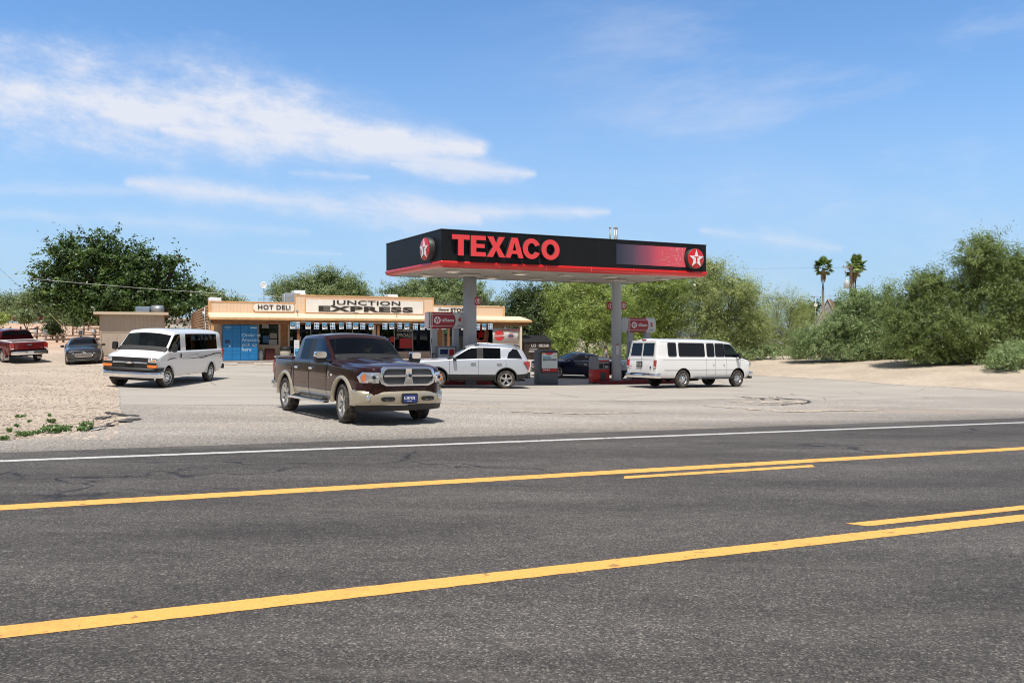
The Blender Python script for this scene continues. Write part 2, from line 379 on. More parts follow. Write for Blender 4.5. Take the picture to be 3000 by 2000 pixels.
def mk_asphalt():
    t = NT('road_asphalt')
    v1 = t.vor(88, out=1); sep = t.N('ShaderNodeSeparateColor'); t.L(v1, sep.inputs[0])
    ag = t.ramp(sep.outputs[0], [(0, (.030, .027, .026)), (.45, (.080, .074, .068)), (.78, (.135, .122, .110)), (.93, (.23, .21, .185)), (1, (.38, .345, .305))])
    v2 = t.vor(190, out=1); sp2 = t.N('ShaderNodeSeparateColor'); t.L(v2, sp2.inputs[0])
    ag2 = t.ramp(sp2.outputs[1], [(0, (.035, .032, .03)), (.6, (.092, .084, .077)), (1, (.22, .20, .175))])
    col = t.mix(.34, ag, ag2)
    big = t.noise(.5, 5, .6, t.map(-RA, (.35, 1.6, 1)))
    mid = t.noise(6, 5, .7, t.map(-RA, (.6, 1.4, 1)))
    k = t.M('ADD', t.rng(big, .3, .7, .62, 1.10), t.rng(mid, .3, .7, -.12, .14))
    kk = t.N('ShaderNodeCombineXYZ'); [t.L(k, kk.inputs[i]) for i in range(3)]
    col = t.mix(1.0, col, kk.outputs[0], 'MULTIPLY')
    sn_ = t.N('ShaderNodeSeparateXYZ'); t.L(t.map(-RA), sn_.inputs[0])
    trk = t.M('PINGPONG', t.M('ADD', sn_.outputs[1], t.M('MULTIPLY', t.noise(.2, 2), .8)), .9)
    tk = t.M('MULTIPLY', t.rng(trk, .25, .75, .93, 1.05), t.rng(t.noise(.09, 4, .6), .35, .65, .92, 1.08)); t3 = t.N('ShaderNodeCombineXYZ'); [t.L(tk, t3.inputs[i]) for i in range(3)]
    col = t.mix(1.0, col, t3.outputs[0], 'MULTIPLY')
    oil = t.M('MULTIPLY', t.rng(t.vor(.5, out=0), .16, .05), t.rng(t.noise(1.1, 5, .7), .5, .62)); col = t.mix(t.M('MULTIPLY', oil, .5), col, (.02, .02, .021))
    # dusty wheel tracks along the lane
    col = t.mix(t.M('MULTIPLY', t.rng(t.noise(1.4, 6, .7, t.map(-RA, (.12, 1.3, 1))), .5, .75), .22), col, (.25, .22, .19))
    # sealed cracks, only in the far lane
    warp = t.N('ShaderNodeVectorMath'); warp.operation = 'ADD'
    wn = t.N('ShaderNodeTexNoise'); t.L(t.P, wn.inputs['Vector']); wn.inputs['Scale'].default_value = 1.2; wn.inputs['Detail'].default_value = 5
    ws = t.N('ShaderNodeVectorMath'); ws.operation = 'SCALE'; t.L(wn.outputs[1], ws.inputs[0]); ws.inputs['Scale'].default_value = .9
    t.L(t.map(-RA, (.32, .8, 1)), warp.inputs[0]); t.L(ws.outputs[0], warp.inputs[1])
    e = t.vor(.55, 'DISTANCE_TO_EDGE', warp.outputs[0])
    sx = t.N('ShaderNodeSeparateXYZ'); t.L(t.map(-RA), sx.inputs[0])
    zone = t.M('MULTIPLY', t.rng(sx.outputs[1], 8.6, 9.3), t.rng(sx.outputs[1], 12.1, 11.2))
    ck = t.M('MULTIPLY', t.rng(e, .018, .004), t.M('MULTIPLY', zone, t.rng(t.noise(.35, 3), .44, .56)))
    col = t.mix(t.M('MULTIPLY', ck, .85), col, (.014, .015, .02))
    return t.done(col, .82, t.M('MULTIPLY', sep.outputs[0], 1.0), .5, .006, .35)
def mk_apron():
    t = NT('apron_asphalt')
    v1 = t.vor(48, out=1); sep = t.N('ShaderNodeSeparateColor'); t.L(v1, sep.inputs[0])
    ag = t.ramp(sep.outputs[0], [(0, (.20, .182, .162)), (.5, (.35, .32, .285)), (.85, (.49, .45, .40)), (1, (.66, .61, .54))])
    nn = t.N('ShaderNodeSeparateXYZ'); t.L(t.map(-RA), nn.inputs[0])
    big = t.noise(.22, 6, .62, t.map(-RA, (.5, 1.7, 1)), .4)
    far = t.rng(nn.outputs[1], 12.8, 15.2, .60, 1.0)
    k = t.M('MULTIPLY', far, t.rng(big, .3, .7, .82, 1.16))
    kk = t.N('ShaderNodeCombineXYZ'); [t.L(k, kk.inputs[i]) for i in range(3)]
    col = t.mix(1.0, ag, kk.outputs[0], 'MULTIPLY')
    col = t.mix(t.M('MULTIPLY', t.rng(t.noise(.4, 7, .66, t.map(-RA, (.3, 1.6, 1))), .50, .68), .5), col, (.44, .36, .27))
    return t.done(col, .92, sep.outputs[0], .3, .005, .2)
def mk_concrete():
    t = NT('lot_concrete')
    n1 = t.noise(.35, 7, .65, t.map(-RA, (.45, 1.5, 1)), .5); n2 = t.noise(22, 4, .7)
    col = t.ramp(n1, [(.25, (.355, .325, .285)), (.5, (.435, .40, .352)), (.75, (.50, .46, .405))])
    col = t.mix(t.M('MULTIPLY', t.rng(n2, .45, .7), .25), col, (.24, .21, .185))
    # tyre-dark streaks and oil
    st = t.noise(.9, 6, .7, t.map(-.15, (.10, 1.6, 1)))
    col = t.mix(t.M('MULTIPLY', t.rng(st, .54, .74), .45), col, (.20, .18, .165))
    spot = t.M('MULTIPLY', t.rng(t.vor(.45, out=0), .12, .02), t.rng(t.noise(2.5, 5, .7), .42, .6)); col = t.mix(t.M('MULTIPLY', spot, .55), col, (.10, .09, .085))
    e = t.vor(.16, 'DISTANCE_TO_EDGE', t.map(.2, (1, 1, 1)))
    col = t.mix(t.M('MULTIPLY', t.rng(e, .006, .001), .55), col, (.10, .09, .08))
    return t.done(col, .9, n2, .25, .006, .25)
def mk_gravel():
    t = NT('desert_ground')
    v1 = t.vor(34, out=1); sep = t.N('ShaderNodeSeparateColor'); t.L(v1, sep.inputs[0])
    stone = t.ramp(sep.outputs[0], [(0, (.33, .27, .21)), (.4, (.44, .365, .29)), (.8, (.55, .465, .38)), (1, (.72, .65, .56))])
    v2 = t.vor(13, out=1); s2 = t.N('ShaderNodeSeparateColor'); t.L(v2, s2.inputs[0])
    stone = t.mix(.35, stone, t.ramp(s2.outputs[0], [(0, (.36, .29, .22)), (.7, (.55, .45, .36)), (1, (.74, .65, .54))]))
    sand = t.ramp(t.noise(3, 7, .7), [(.3, (.44, .365, .285)), (.7, (.55, .47, .38))])
    px = t.N('ShaderNodeSeparateXYZ'); t.L(t.P, px.inputs[0])
    side = t.rng(px.outputs[0], -2, 12)                                   # pale sand on the far right, gravel on the left
    patch = t.rng(t.noise(.16, 6, .65), .46, .58)
    f = t.M('MAXIMUM', side, t.M('MULTIPLY', patch, .55))
    col = t.mix(f, stone, sand)
    hill = t.M('MULTIPLY', t.rng(px.outputs[1], 46, 54), t.rng(px.outputs[0], -10, -18))
    pink = t.ramp(t.noise(1.3, 7, .7), [(.3, (.48, .32, .23)), (.7, (.66, .48, .36))])
    col = t.mix(hill, col, pink)
    big = t.rng(t.noise(.3, 5), .3, .7, .88, 1.1); kk = t.N('ShaderNodeCombineXYZ'); [t.L(big, kk.inputs[i]) for i in range(3)]
    col = t.mix(1.0, col, kk.outputs[0], 'MULTIPLY')
    return t.done(col, .95, t.mix(f, sep.outputs[0], t.noise(6, 6, .7)), .3, .012, .15)
M_ROAD, M_APRON, M_CONC, M_GRAV = mk_asphalt(), mk_apron(), mk_concrete(), mk_gravel()

def grid_sheet(name, xs, ys, mat_, dz=0.0, kind='structure', bumpy=None):
    X, Y = np.meshgrid(xs, ys); Z = gz_arr(X, Y) + dz
    if bumpy is not None: Z = Z + bumpy(X, Y)
    v = np.stack([X.ravel(), Y.ravel(), Z.ravel()], 1); nx, ny = len(xs), len(ys)
    i = np.arange(nx - 1)[None, :] + nx * np.arange(ny - 1)[:, None]
    f = np.stack([i, i + 1, i + 1 + nx, i + nx], -1).reshape(-1, 4)
    me = bpy.data.meshes.new(name); me.from_pydata(v.tolist(), [], f.tolist()); me.materials.append(mat_)
    me.polygons.foreach_set('use_smooth', [True] * len(f)); o = bpy.data.objects.new(name, me); COL.objects.link(o); o['kind'] = kind; return o
def graded(lo, hi, step, far):
    a = list(np.arange(lo, hi + 1e-6, step)); s = step; x = hi; b = []
    while x < far: s *= 1.35; x += s; b.append(x)
    s = step; x = lo; c = []
    while x > -far: s *= 1.35; x -= s; c.append(x)
    return np.array(sorted(c) + a + b)
def _hum(X, Y):
    # paved strips lie proud of the dirt; the dirt itself is slightly uneven beyond them
    n = -.386 * X + .9225 * Y
    k = np.clip((n - 17) / 6, 0, 1)
    r = np.sin(X * .9 + 1.3 * np.sin(Y * .37)) * np.sin(Y * .8 + X * .21) * .014 + np.sin(X * 2.3 + Y * 1.1) * np.sin(Y * 2.7 - X * .6) * .005
    left = np.clip((-15 - X) / 4, 0, 1); right = np.clip((X - .55 * (60 - Y) - 10) / 6, 0, 1) * np.clip((Y - 25) / 10, 0, 1)
    return -.022 + np.where(r > 0, r, r * .5) * np.maximum(left * k, right) + .022 * np.clip((np.abs(X + 4) - 24) / 8, 0, 1)
ground = grid_sheet('ground', graded(-70, 55, 1.0, 5000), graded(-10, 125, 1.0, 5000), M_GRAV, 0.0, bumpy=_hum)

def fill_poly(name, pts, mat_, dz, step=1.0, jag=0.0, parent=None, seed=1):
    """ground sheet bounded by a polygon, cut on a grid so that it follows the terrain"""
    rnd = random.Random(seed); P = [Vector((p[0], p[1])) for p in pts]
    if jag:
        Q = []
        for i, p in enumerate(P):
            q = P[(i + 1) % len(P)]; L_ = (q - p).length; n = max(1, int(L_ / .35)); nr = Vector((-(q - p).y, (q - p).x)) / max(L_, 1e-6)
            for k in range(n):
                Q.append(p.lerp(q, k / n) + nr * (rnd.uniform(-jag, jag) if k else 0))
        P = Q
    bm = bmesh.new(); vs = [bm.verts.new((p.x, p.y, 0)) for p in P]; bm.faces.new(vs)
    x0, x1 = min(p.x for p in P), max(p.x for p in P); y0, y1 = min(p.y for p in P), max(p.y for p in P)
    for ax, lo, hi in ((0, x0, x1), (1, y0, y1)):
        c = math.floor(lo / step) * step + step
        while c < hi:
            co = (c, 0, 0) if ax == 0 else (0, c, 0); no = (1, 0, 0) if ax == 0 else (0, 1, 0)
            bmesh.ops.bisect_plane(bm, geom=bm.verts[:] + bm.edges[:] + bm.faces[:], plane_co=co, plane_no=no, dist=1e-5); c += step
    bmesh.ops.triangulate(bm, faces=[f for f in bm.faces if len(f.verts) > 4])
    zz = gz_arr(np.array([v.co.x for v in bm.verts]), np.array([v.co.y for v in bm.verts]))
    for v, z in zip(bm.verts, zz): v.co.z = z + dz
    for f in bm.faces:
        if f.normal.z < 0: f.normal_flip()
        f.smooth = True
    me = bpy.data.meshes.new(name); bm.to_mesh(me); bm.free(); me.materials.append(mat_)
    o = bpy.data.objects.new(name, me); COL.objects.link(o)
    if parent: o.parent = parent
    else: o['kind'] = 'structure'
    return o
# road: exact plane, one sheet
def strip(name, s0, s1, n0, n1, mat_, dz, ns=40, wob=0.0, seed=0, parent=None, endcut=0.0):
    rnd = random.Random(seed); vs = []; fs = []
    for i in range(ns + 1):
        s = s0 + (s1 - s0) * i / ns
        for j, n in enumerate((n0, n1)):
            q = rp(s + (endcut if j else 0), n + rnd.uniform(-wob, wob)); vs.append((q.x, q.y, plane_z(q.x, q.y) + dz))
    for i in range(ns): fs.append((2 * i, 2 * i + 2, 2 * i + 3, 2 * i + 1))
    me = bpy.data.meshes.new(name); me.from_pydata(vs, [], fs); me.materials.append(mat_); o = bpy.data.objects.new(name, me); COL.objects.link(o)
    if parent: o.parent = parent
    else: o['kind'] = 'structure'
    return o
strip('road', -55, 75, -6, 13.05, M_ROAD, -.003, 120, .035, 3)
C = lambda u, v: (lambda p: (p.x, p.y))(gpt(u, v))
# light grey apron between the road and the lot
ap = [rp(-36, 12.6), rp(70, 12.6), C(3000, 1146), C(2800, 1134), C(2586, 1122), C(2400, 1108), C(2200, 1096), C(2050, 1092), (-7, 34)]
ap += [C(352, 1180), C(350, 1194),  C(372, 1225), C(405, 1222), C(360, 1243), C(290, 1259), C(220, 1267), C(130, 1277), C(0, 1291)]
q = C(0, 1291); ap += [(q[0] - RD.x * 22, q[1] - RD.y * 22)]
ap = [(p.x, p.y) if hasattr(p, 'x') else p for p in ap]
ap[3 - 1] = ap[2]; ap.insert(2, (ap[2][0] + 26, ap[2][1] + 12)); 
fill_poly('driveway_apron', ap, M_APRON, -.010, 1.0, .05, seed=4)
# lot of pale concrete in front of the store
cq = [C(350, 1186), C(800, 1186), C(1400, 1178), C(1950, 1172), C(2160, 1166), C(2420, 1172), C(3000, 1158), C(3000, 1149), C(2586, 1124), C(2200, 1098), C(2060, 1094), (17, 57), (9, 62), (-2, 56), (-21, 46.0), C(346, 1100), C(348, 1140)]
fill_poly('lot_concrete', cq, M_CONC, -.006, 1.0, .04, seed=6)

# painted lines
m_yel = NT('line_paint_yellow')
_y = m_yel; wearn = _y.noise(38, 5, .75); chip = _y.noise(7, 3, .5)
_c = _y.mix(_y.rng(wearn, .3, .7), (.84, .40, .085), (.92, .49, .14))
_c = _y.mix(_y.rng(_y.vor(9, out=0), .075, .05), _c, (.07, .06, .055)); _c = _y.mix(_y.M('MULTIPLY', _y.rng(chip, .66, .7), .6), _c, (.12, .10, .08))
_c = _y.mix(_y.M('MULTIPLY', _y.rng(_y.noise(2.2, 7, .75), .48, .72), .38), _c, (.30, .20, .10)); _c = _y.mix(_y.M('MULTIPLY', _y.rng(_y.noise(140, 3, .6), .60, .70), .5), _c, (.10, .085, .07)); _y.done(_c, .75, wearn, .3, .004)
m_wht = NT('line_paint_white'); _w = m_wht; wn_ = _w.noise(30, 5, .75)
_c = _w.mix(_w.rng(wn_, .35, .62), (.70, .70, .68), (.50, .49, .46)); _c = _w.mix(_w.rng(_w.noise(9, 4, .6), .62, .7), _c, (.16, .15, .14)); _w.done(_c, .7, wn_, .3, .004)
def sn(u, v):
    p = gpt(u, v); return p.x * RD.x + p.y * RD.y, p.x * RN.x + p.y * RN.y
def line(name, s0, s1, nc, w, mat_, lab, cut=0.0, seed=1):
    o = strip(name, s0, s1, nc - w / 2, nc + w / 2, mat_, .0, int((s1 - s0) * 14), .005, seed, endcut=cut)
    return o
nA = sn(1500, 1688)[1]; nB = sn(1500, 1400.5)[1]; nW = sn(1500, 1294)[1]
line('edge_line', -45, 70, nW, .17, m_wht.m, '', seed=2)
line('centre_line', -45, 70, nB, .27, m_yel.m, '', seed=3)
line('centre_line', -45, 70, nA, .205, m_yel.m, '', seed=4)
def s_at(u, n): k = (u - 1500) / F_PX; return n * (k * RN.y - RN.x) / (RD.x - k * RD.y)
s0, s1 = s_at(1817, nB - .41), s_at(2375, nB - .41)
line('centre_line', s0, s1, nB - .41, .17, m_yel.m, '', .12, seed=5)
s0 = s_at(2525, nA + .335)
line('centre_line', s0, 70, nA + .335, .15, m_yel.m, '', -.12, seed=6)
# ================================================================== VEHICLES
# local frame: x forward, y left, z up, origin on the ground midway between the axles
M_TYRE = mat('tyre_rubber', (.022, .021, .02), .85, var=.3, dust=.35, vscale=8)
M_BLACK = mat('black_plastic', (.018, .018, .019), .55, var=.2)
M_WELL = mat('underbody_black', (.012, .012, .012), .9)
M_CHROME = mat('chrome', (.82, .83, .85), .09, 1.0)
M_CHROME2 = mat('brushed_alloy', (.62, .62, .62), .3, 1.0)
M_ALLOY = mat('wheel_alloy', (.60, .59, .57), .32, .85)
M_BRAKE = mat('brake_dark', (.06, .055, .05), .6, .5)
M_LAMP = mat('headlamp_reflector', (.75, .77, .8), .12, .85)
M_LENS = glass('clear_lens', (.88, .92, .95), 1.4)
M_AMBER = mat('amber_lens', (.85, .22, .02), .2, spec=.8, coat=.6)
M_REDL = mat('red_lens', (.42, .012, .012), .15, spec=.8, coat=.8)
M_WHITEL = mat('clear_lamp_white', (.75, .75, .74), .2, coat=.5)
M_PLATE_B = mat('plate_blue', (.03, .05, .22), .4)
M_PLATE_W = mat('plate_white', (.62, .68, .68), .4)
M_INK = mat('ink_dark', (.02, .02, .02), .6)
M_WHITEINK = mat('white_paint_mark', (.8, .8, .8), .5)
M_SEAT = mat('seat_cloth_dark', (.03, .032, .036), .85)
M_SEATG = mat('seat_cloth_grey', (.16, .17, .18), .85)
M_DASH = mat('dashboard_grey', (.20, .21, .21), .7)
M_DASHD = mat('dashboard_dark', (.02, .02, .022), .7)
G_DARK = glass('privacy_glass', (.02, .022, .026), .5)
G_TEAL = glass('windshield_glass', (.64, .74, .73), .85)
G_SIDE = glass('side_glass', (.15, .18, .185), .6)
G_VAN = glass('van_windshield', (.76, .86, .83), .8)
G_CLEAR = glass('clear_glass', (.62, .68, .66), 1.0)

def paint(name, col, rough=.28, metal=.0, coat=1.0, dust=.25):
    if name in MATS: return MATS[name]
    m = bpy.data.materials.new(name); m.use_nodes = True; nt = m.node_tree; N, L = nt.nodes.new, nt.links.new; b = nt.nodes['Principled BSDF']
    b.inputs['Roughness'].default_value = rough; b.inputs['Metallic'].default_value = metal
    b.inputs['Coat Weight'].default_value = coat; b.inputs['Coat Roughness'].default_value = .03; b.inputs['Specular IOR Level'].default_value = .3
    tc = N('ShaderNodeTexCoord'); n = N('ShaderNodeTexNoise'); L(tc.outputs['Object'], n.inputs['Vector']); n.inputs['Scale'].default_value = 2.2; n.inputs['Detail'].default_value = 7
    sep = N('ShaderNodeSeparateXYZ'); L(tc.outputs['Object'], sep.inputs[0])
    # road dust clings low on the flanks
    mr = N('ShaderNodeMapRange'); L(sep.outputs[2], mr.inputs[0]); mr.inputs[1].default_value = .85; mr.inputs[2].default_value = .3; mr.inputs[3].default_value = 0; mr.inputs[4].default_value = dust
    mu = N('ShaderNodeMath'); mu.operation = 'MULTIPLY'; L(mr.outputs[0], mu.inputs[0]); L(n.outputs[0], mu.inputs[1])
    mx = N('ShaderNodeMix'); mx.data_type = 'RGBA'; L(mu.outputs[0], mx.inputs[0]); mx.inputs[6].default_value = (*col, 1); mx.inputs[7].default_value = (.36, .30, .24, 1)
    L(mx.outputs[2], b.inputs['Base Color'])
    ad = N('ShaderNodeMath'); ad.operation = 'MULTIPLY_ADD'; L(n.outputs[0], ad.inputs[0]); ad.inputs[1].default_value = .10; ad.inputs[2].default_value = rough - .05; L(ad.outputs[0], b.inputs['Roughness'])
    MATS[name] = m; return m
P_MAROON = paint('maroon_metallic', (.030, .006, .006), .2, .2, coat=.55, dust=.02)
P_BEIGE = paint('champagne_metallic', (.50, .44, .33), .35, .4)
P_WHITE = paint('white_paint', (.80, .80, .79), .3)
P_WHITE2 = paint('white_fleet_paint', (.82, .82, .81), .34)
P_SILVER = paint('pearl_white_metallic', (.54, .57, .62), .3, .35)
P_RED = paint('red_metallic', (.20, .008, .014), .3, .25)
P_NAVY = paint('navy_paint', (.004, .006, .032), .2, .3, dust=.02)
P_GREY = paint('charcoal_metallic', (.030, .031, .036), .28, .5)

def S(x, zs, w, z1, z2, zb, zt=None, wt=None, crown=.03, ws=None, inn=.0):
    """half cross-section. zt None: hood or bed height section"""
    ws = w - .05 if ws is None else ws
    p = [(0, zs), (ws * .98, zs), (w - .008, z1), (w, z2), (w - .025 - inn, zb)]
    if zt is None:
        p += [(w - .06 - inn, zb + .018), (w - .12 - inn, zb + .032), (w - .19 - inn, zb + .032 + crown * .35), (w * .45, zb + .032 + crown * .85), (0, zb + .032 + crown)]
    else:
        p += [(w - .05 - inn, zb + .02), (wt + .030, zt - .10), (wt - .03, zt - .030), (wt * .5, zt + crown * .75), (0, zt + crown)]
    return (x, p)

def loft(secs, cells, mats, wheels, cut, level=2, creases=(), well_r=None, ends=(0, 0), xf=lambda x, z: x):
    """cells: {(i, j): material index} on both sides; returns {material index: (verts, faces)}"""
    uniq = []; remap = []
    for m in mats:
        if m not in uniq: uniq.append(m)
        remap.append(uniq.index(m))
    mats = uniq; cells0 = cells; cells = lambda i, j: remap[cells0(i, j)]
    bm = bmesh.new(); K = 10; rings = []
    for (x, p) in secs:
        ring = []
        for j, (y, z) in enumerate(p): ring.append(bm.verts.new((xf(x, z), y, z)))
        r2 = [ring[0]] + [bm.verts.new((xf(x, p[j][1]), -p[j][0], p[j][1])) for j in range(1, K - 1)] + [ring[-1]]
        rings.append((ring, r2))
    for i in range(len(secs) - 1):
        for side in (0, 1):
            a, b = rings[i][side], rings[i + 1][side]
            for j in range(K - 1):
                q = [a[j], b[j], b[j + 1], a[j + 1]]
                if side == 0: q.reverse()
                f = bm.faces.new(q); f.material_index = cells(i, j); f.smooth = True
    for e, i in ((0, 0), (1, len(secs) - 1)):
        l, r = rings[i]
        for j in range(K - 1):
            q = [l[j], l[j + 1], r[j + 1], r[j]]
            if j == 0: q = [l[0], l[1], r[1]]
            if j == K - 2: q = [l[j], l[j + 1], r[j]]
            f = bm.faces.new(q); f.material_index = ends[e](j) if callable(ends[e]) else ends[e]; f.smooth = True
    cl = bm.edges.layers.float.new('crease_edge')
    for (i, j, val) in creases:                       # crease along the body at rail j between sections i..i+1, or across a section (j = -1)
        for side in (0, 1):
            if j >= 0:
                for ii in (range(len(secs) - 1) if i < 0 else (i,)):
                    e = bm.edges.get((rings[ii][side][j], rings[ii + 1][side][j]))
                    if e: e[cl] = max(e[cl], val)
            else:
                for jj in range(K - 1):
                    e = bm.edges.get((rings[i][side][jj], rings[i][side][jj + 1]))
                    if e: e[cl] = max(e[cl], val)
    for j in (5, 6, 7):                               # keep the greenhouse and shoulder at full size
        for ii in range(len(secs) - 1):
            for side in (0, 1):
                e = bm.edges.get((rings[ii][side][j], rings[ii + 1][side][j]))
                if e: e[cl] = max(e[cl], {5: .75, 6: .75, 7: .6}[j])
    bmesh.ops.recalc_face_normals(bm, faces=bm.faces)
    me = bpy.data.meshes.new('tmp'); bm.to_mesh(me); bm.free()
    for k in range(len(mats)): me.materials.append(mats[k])
    o = bpy.data.objects.new('tmp', me); COL.objects.link(o)
    s = o.modifiers.new('s', 'SUBSURF'); s.levels = level; s.render_levels = level
    tmp = []
    for (wx, wy, rr, dep) in wheels:
        mb = MB(); mb.lathe([(rr, -dep / 2), (rr, dep / 2)], 'y', (wx, wy, cut), 0, 40, cap=True)
        c = mb.build('cut', [mats[-1]]); tmp.append(c)
        b = o.modifiers.new('b', 'BOOLEAN'); b.operation = 'DIFFERENCE'; b.solver = 'EXACT'; b.object = c
        try: b.material_mode = 'TRANSFER'
        except Exception: pass
    dg = bpy.context.evaluated_depsgraph_get(); ev = bpy.data.meshes.new_from_object(o.evaluated_get(dg))
    ms = [m for m in ev.materials]
    names = [m.name if m else '' for m in ms]
    out = {}
    co = [v.co.copy() for v in ev.vertices]
    for p in ev.polygons:
        nm = names[min(p.material_index, len(names) - 1)]
        out.setdefault(nm, []).append(tuple(p.vertices))
    for t in tmp: bpy.data.objects.remove(t)
    bpy.data.objects.remove(o)
    return co, out
def pick(co, polys, name, mat_, parent, offset=0.0):
    used = sorted({i for f in polys for i in f}); ix = {k: n for n, k in enumerate(used)}
    me = bpy.data.meshes.new(name); me.from_pydata([tuple(co[i]) for i in used], [], [tuple(ix[i] for i in f) for f in polys])
    if not isinstance(mat_, list): mat_ = [mat_]
    for m in mat_: me.materials.append(m)
    me.polygons.foreach_set('use_smooth', [True] * len(polys))
    o = bpy.data.objects.new(name, me); COL.objects.link(o); o.parent = parent; return o
def body_from(co, out, parent, body_mats, name='body'):
    """one body mesh out of the opaque groups"""
    polys = []; mi = []
    for k, m in enumerate(body_mats):
        for f in out.get(m.name, []): polys.append(f); mi.append(k)
    o = pick(co, polys, name, list(body_mats), parent)
    o.data.polygons.foreach_set('material_index', mi)
    o.data.set_sharp_from_angle(angle=R(38)) if hasattr(o.data, 'set_sharp_from_angle') else None
    return o
def panes(co, out, gm, parent, name='window', label=None):
    """glass of one material -> one object per connected pane"""
    polys = out.get(gm.name, [])
    par = {}
    def find(a):
        while par.setdefault(a, a) != a: par[a] = par[par[a]]; a = par[a]
        return a
    for f in polys:
        for v in f[1:]: par[find(v)] = find(f[0])
    grp = {}
    for f in polys: grp.setdefault(find(f[0]), []).append(f)
    for g in grp.values():
        c = sum((co[i] for f in g for i in f), Vector()) / sum(len(f) for f in g)
        nm = name(c) if callable(name) else name
        pick(co, g, nm, gm, parent)

def wheel(parent, x, y, r, wd, rim_r, style, side, steer=0.0, rim_mat=None):
    """side +1: outer face to +y"""
    rim_mat = rim_mat or M_ALLOY
    w = empty('wheel'); w.parent = parent; w.location = (x, y, r); w.rotation_euler = (0, 0, steer + (0 if side > 0 else PI))
    h = wd / 2
    t = MB(); t.lathe([(rim_r, -h * .8), (rim_r + .012, -h * .95), (r * .86, -h), (r * .96, -h * .88), (r, -h * .6), (r, h * .6), (r * .96, h * .88), (r * .86, h), (rim_r + .012, h * .95), (rim_r, h * .8), (rim_r - .01, 0), (rim_r, -h * .8)], 'y', n=40)
    for k in range(36):                                              # tread blocks
        a = 2 * PI * k / 36; t.box((0, 0, r - .003), (.03, wd * .8, .008), 0, Matrix.Rotation(a, 4, 'Y'))
    t.build('tyre', M_TYRE, w, recalc=True)
    m = MB()
    m.lathe([(rim_r + .006, h * .86), (rim_r - .004, h * .90), (rim_r - .02, h * .84), (rim_r - .035, h * .3), (rim_r - .04, -h * .4)], 'y', n=40)
    if style in ('spoke20', 'spoke5', 'sedan'):
        n = {'spoke20': 7, 'spoke5': 5, 'sedan': 5}[style]
        m.lathe([(0, h * .72), (.05, h * .72), (.075, h * .6), (.08, h * .3)], 'y', n=20)
        for k in range(n):
            for d in (-.13, .13):
                a = 2 * PI * k / n + d * (.9 if style != 'spoke20' else .8)
                M_ = Matrix.Rotation(a, 4, 'Y')
                wi, wo = .017, .027 if style == 'spoke20' else .024
                L0, L1 = .05, rim_r - .012
                m.add([(-wi, h * .35, L0), (wi, h * .35, L0), (wo, h * .35, L1), (-wo, h * .35, L1), (-wi * .8, h * .66, L0), (wi * .8, h * .66, L0), (wo * .8, h * .82, L1), (-wo * .8, h * .82, L1)],
                      [(0, 3, 2, 1), (4, 5, 6, 7), (0, 1, 5, 4), (1, 2, 6, 5), (2, 3, 7, 6), (3, 0, 4, 7)], 0, False, M_)
        for k in range(5):
            a = 2 * PI * k / 5; m.lathe([(0, h * .78), (.011, h * .78), (.011, h * .6)], 'y', (.035 * math.cos(a), 0, .035 * math.sin(a)), 1, 8)
    else:                                                            # pressed steel wheel with cover and hand holes
        m.lathe([(rim_r - .03, h * .35), (rim_r * .78, h * .42), (rim_r * .62, h * .68), (rim_r * .5, h * .72), (rim_r * .42, h * .55), (0, h * .55)], 'y', n=32)
        m.lathe([(rim_r * .36, h * .55), (rim_r * .34, h * .86), (rim_r * .24, h * .98), (0, h * 1.0)], 'y', n=20, mi=2)
        nh = 8
        for k in range(nh):
            a = 2 * PI * k / nh; M_ = Matrix.Rotation(a, 4, 'Y')
            m.rbox((0, h * .50, rim_r * .79), (rim_r * .22, .075, rim_r * .17), .02, 1, M_, 'y')
            m.lathe([(0, h * .80), (.010, h * .8), (.012, h * .6)], 'y', (rim_r * .52 * math.cos(a + .2), 0, rim_r * .52 * math.sin(a + .2)), 2, 8)
    m.build('rim', [rim_mat, M_BLACK, M_CHROME], w)
    d = MB(); d.lathe([(0, 0), (rim_r * .7, 0), (rim_r * .7, -.03), (0, -.03)], 'y', n=24); d.box((rim_r * .45, .015, rim_r * .2), (.09, .06, .16), 0)
    d.build('brake', M_BRAKE, w)
    return w
def arch_flare(mb, wx, y, cz, r, w, prot, a0=0, a1=180, mi=0, n=18):
    """moulding that follows a wheel arch"""
    prev = None; sg = 1 if y > 0 else -1
    vs = []; fs = []
    for k in range(n + 1):
        a = R(a0 + (a1 - a0) * k / n); ca, sa = math.cos(a), math.sin(a)
        for (rr, yy) in ((r - .012, y - sg * .05), (r - .012, y + sg * prot), (r + w * .55, y + sg * prot * .8), (r + w, y - sg * .05)):
            vs.append((wx + rr * ca, yy, cz + rr * sa))
    for k in range(n):
        for j in range(3): fs.append((4 * k + j, 4 * k + j + 1, 4 * k + 5 + j, 4 * k + 4 + j))
    mb.add(vs, fs, mi, True); return mb
def seats(parent, rows, m=M_SEAT, z=.62):
    for (x, y) in rows:
        s = MB(); s.rbox((x, y, z), (.50, .50, .16), .06, 0, None, 'z'); s.rbox((x - .27, y, z + .36), (.14, .48, .66), .06, 0, None, 'x'); s.rbox((x - .30, y, z + .77), (.10, .26, .16), .04, 0, None, 'x')
        s.build('seat', m, parent)
def steering(parent, x, y, z):
    s = MB(); pts = [(x + .04 * math.sin(a), y + .185 * math.cos(a), z + .175 * math.sin(a)) for a in [2 * PI * k / 24 for k in range(25)]]
    s.tube(pts, .016, 0, 6, cap=False); s.box((x + .03, y, z), (.04, .14, .12)); s.box((x + .02, y, z), (.03, .34, .03)); s.tube([(x, y, z), (x + .4, y, z - .15)], .03)
    s.build('steering_wheel', M_BLACK, parent)
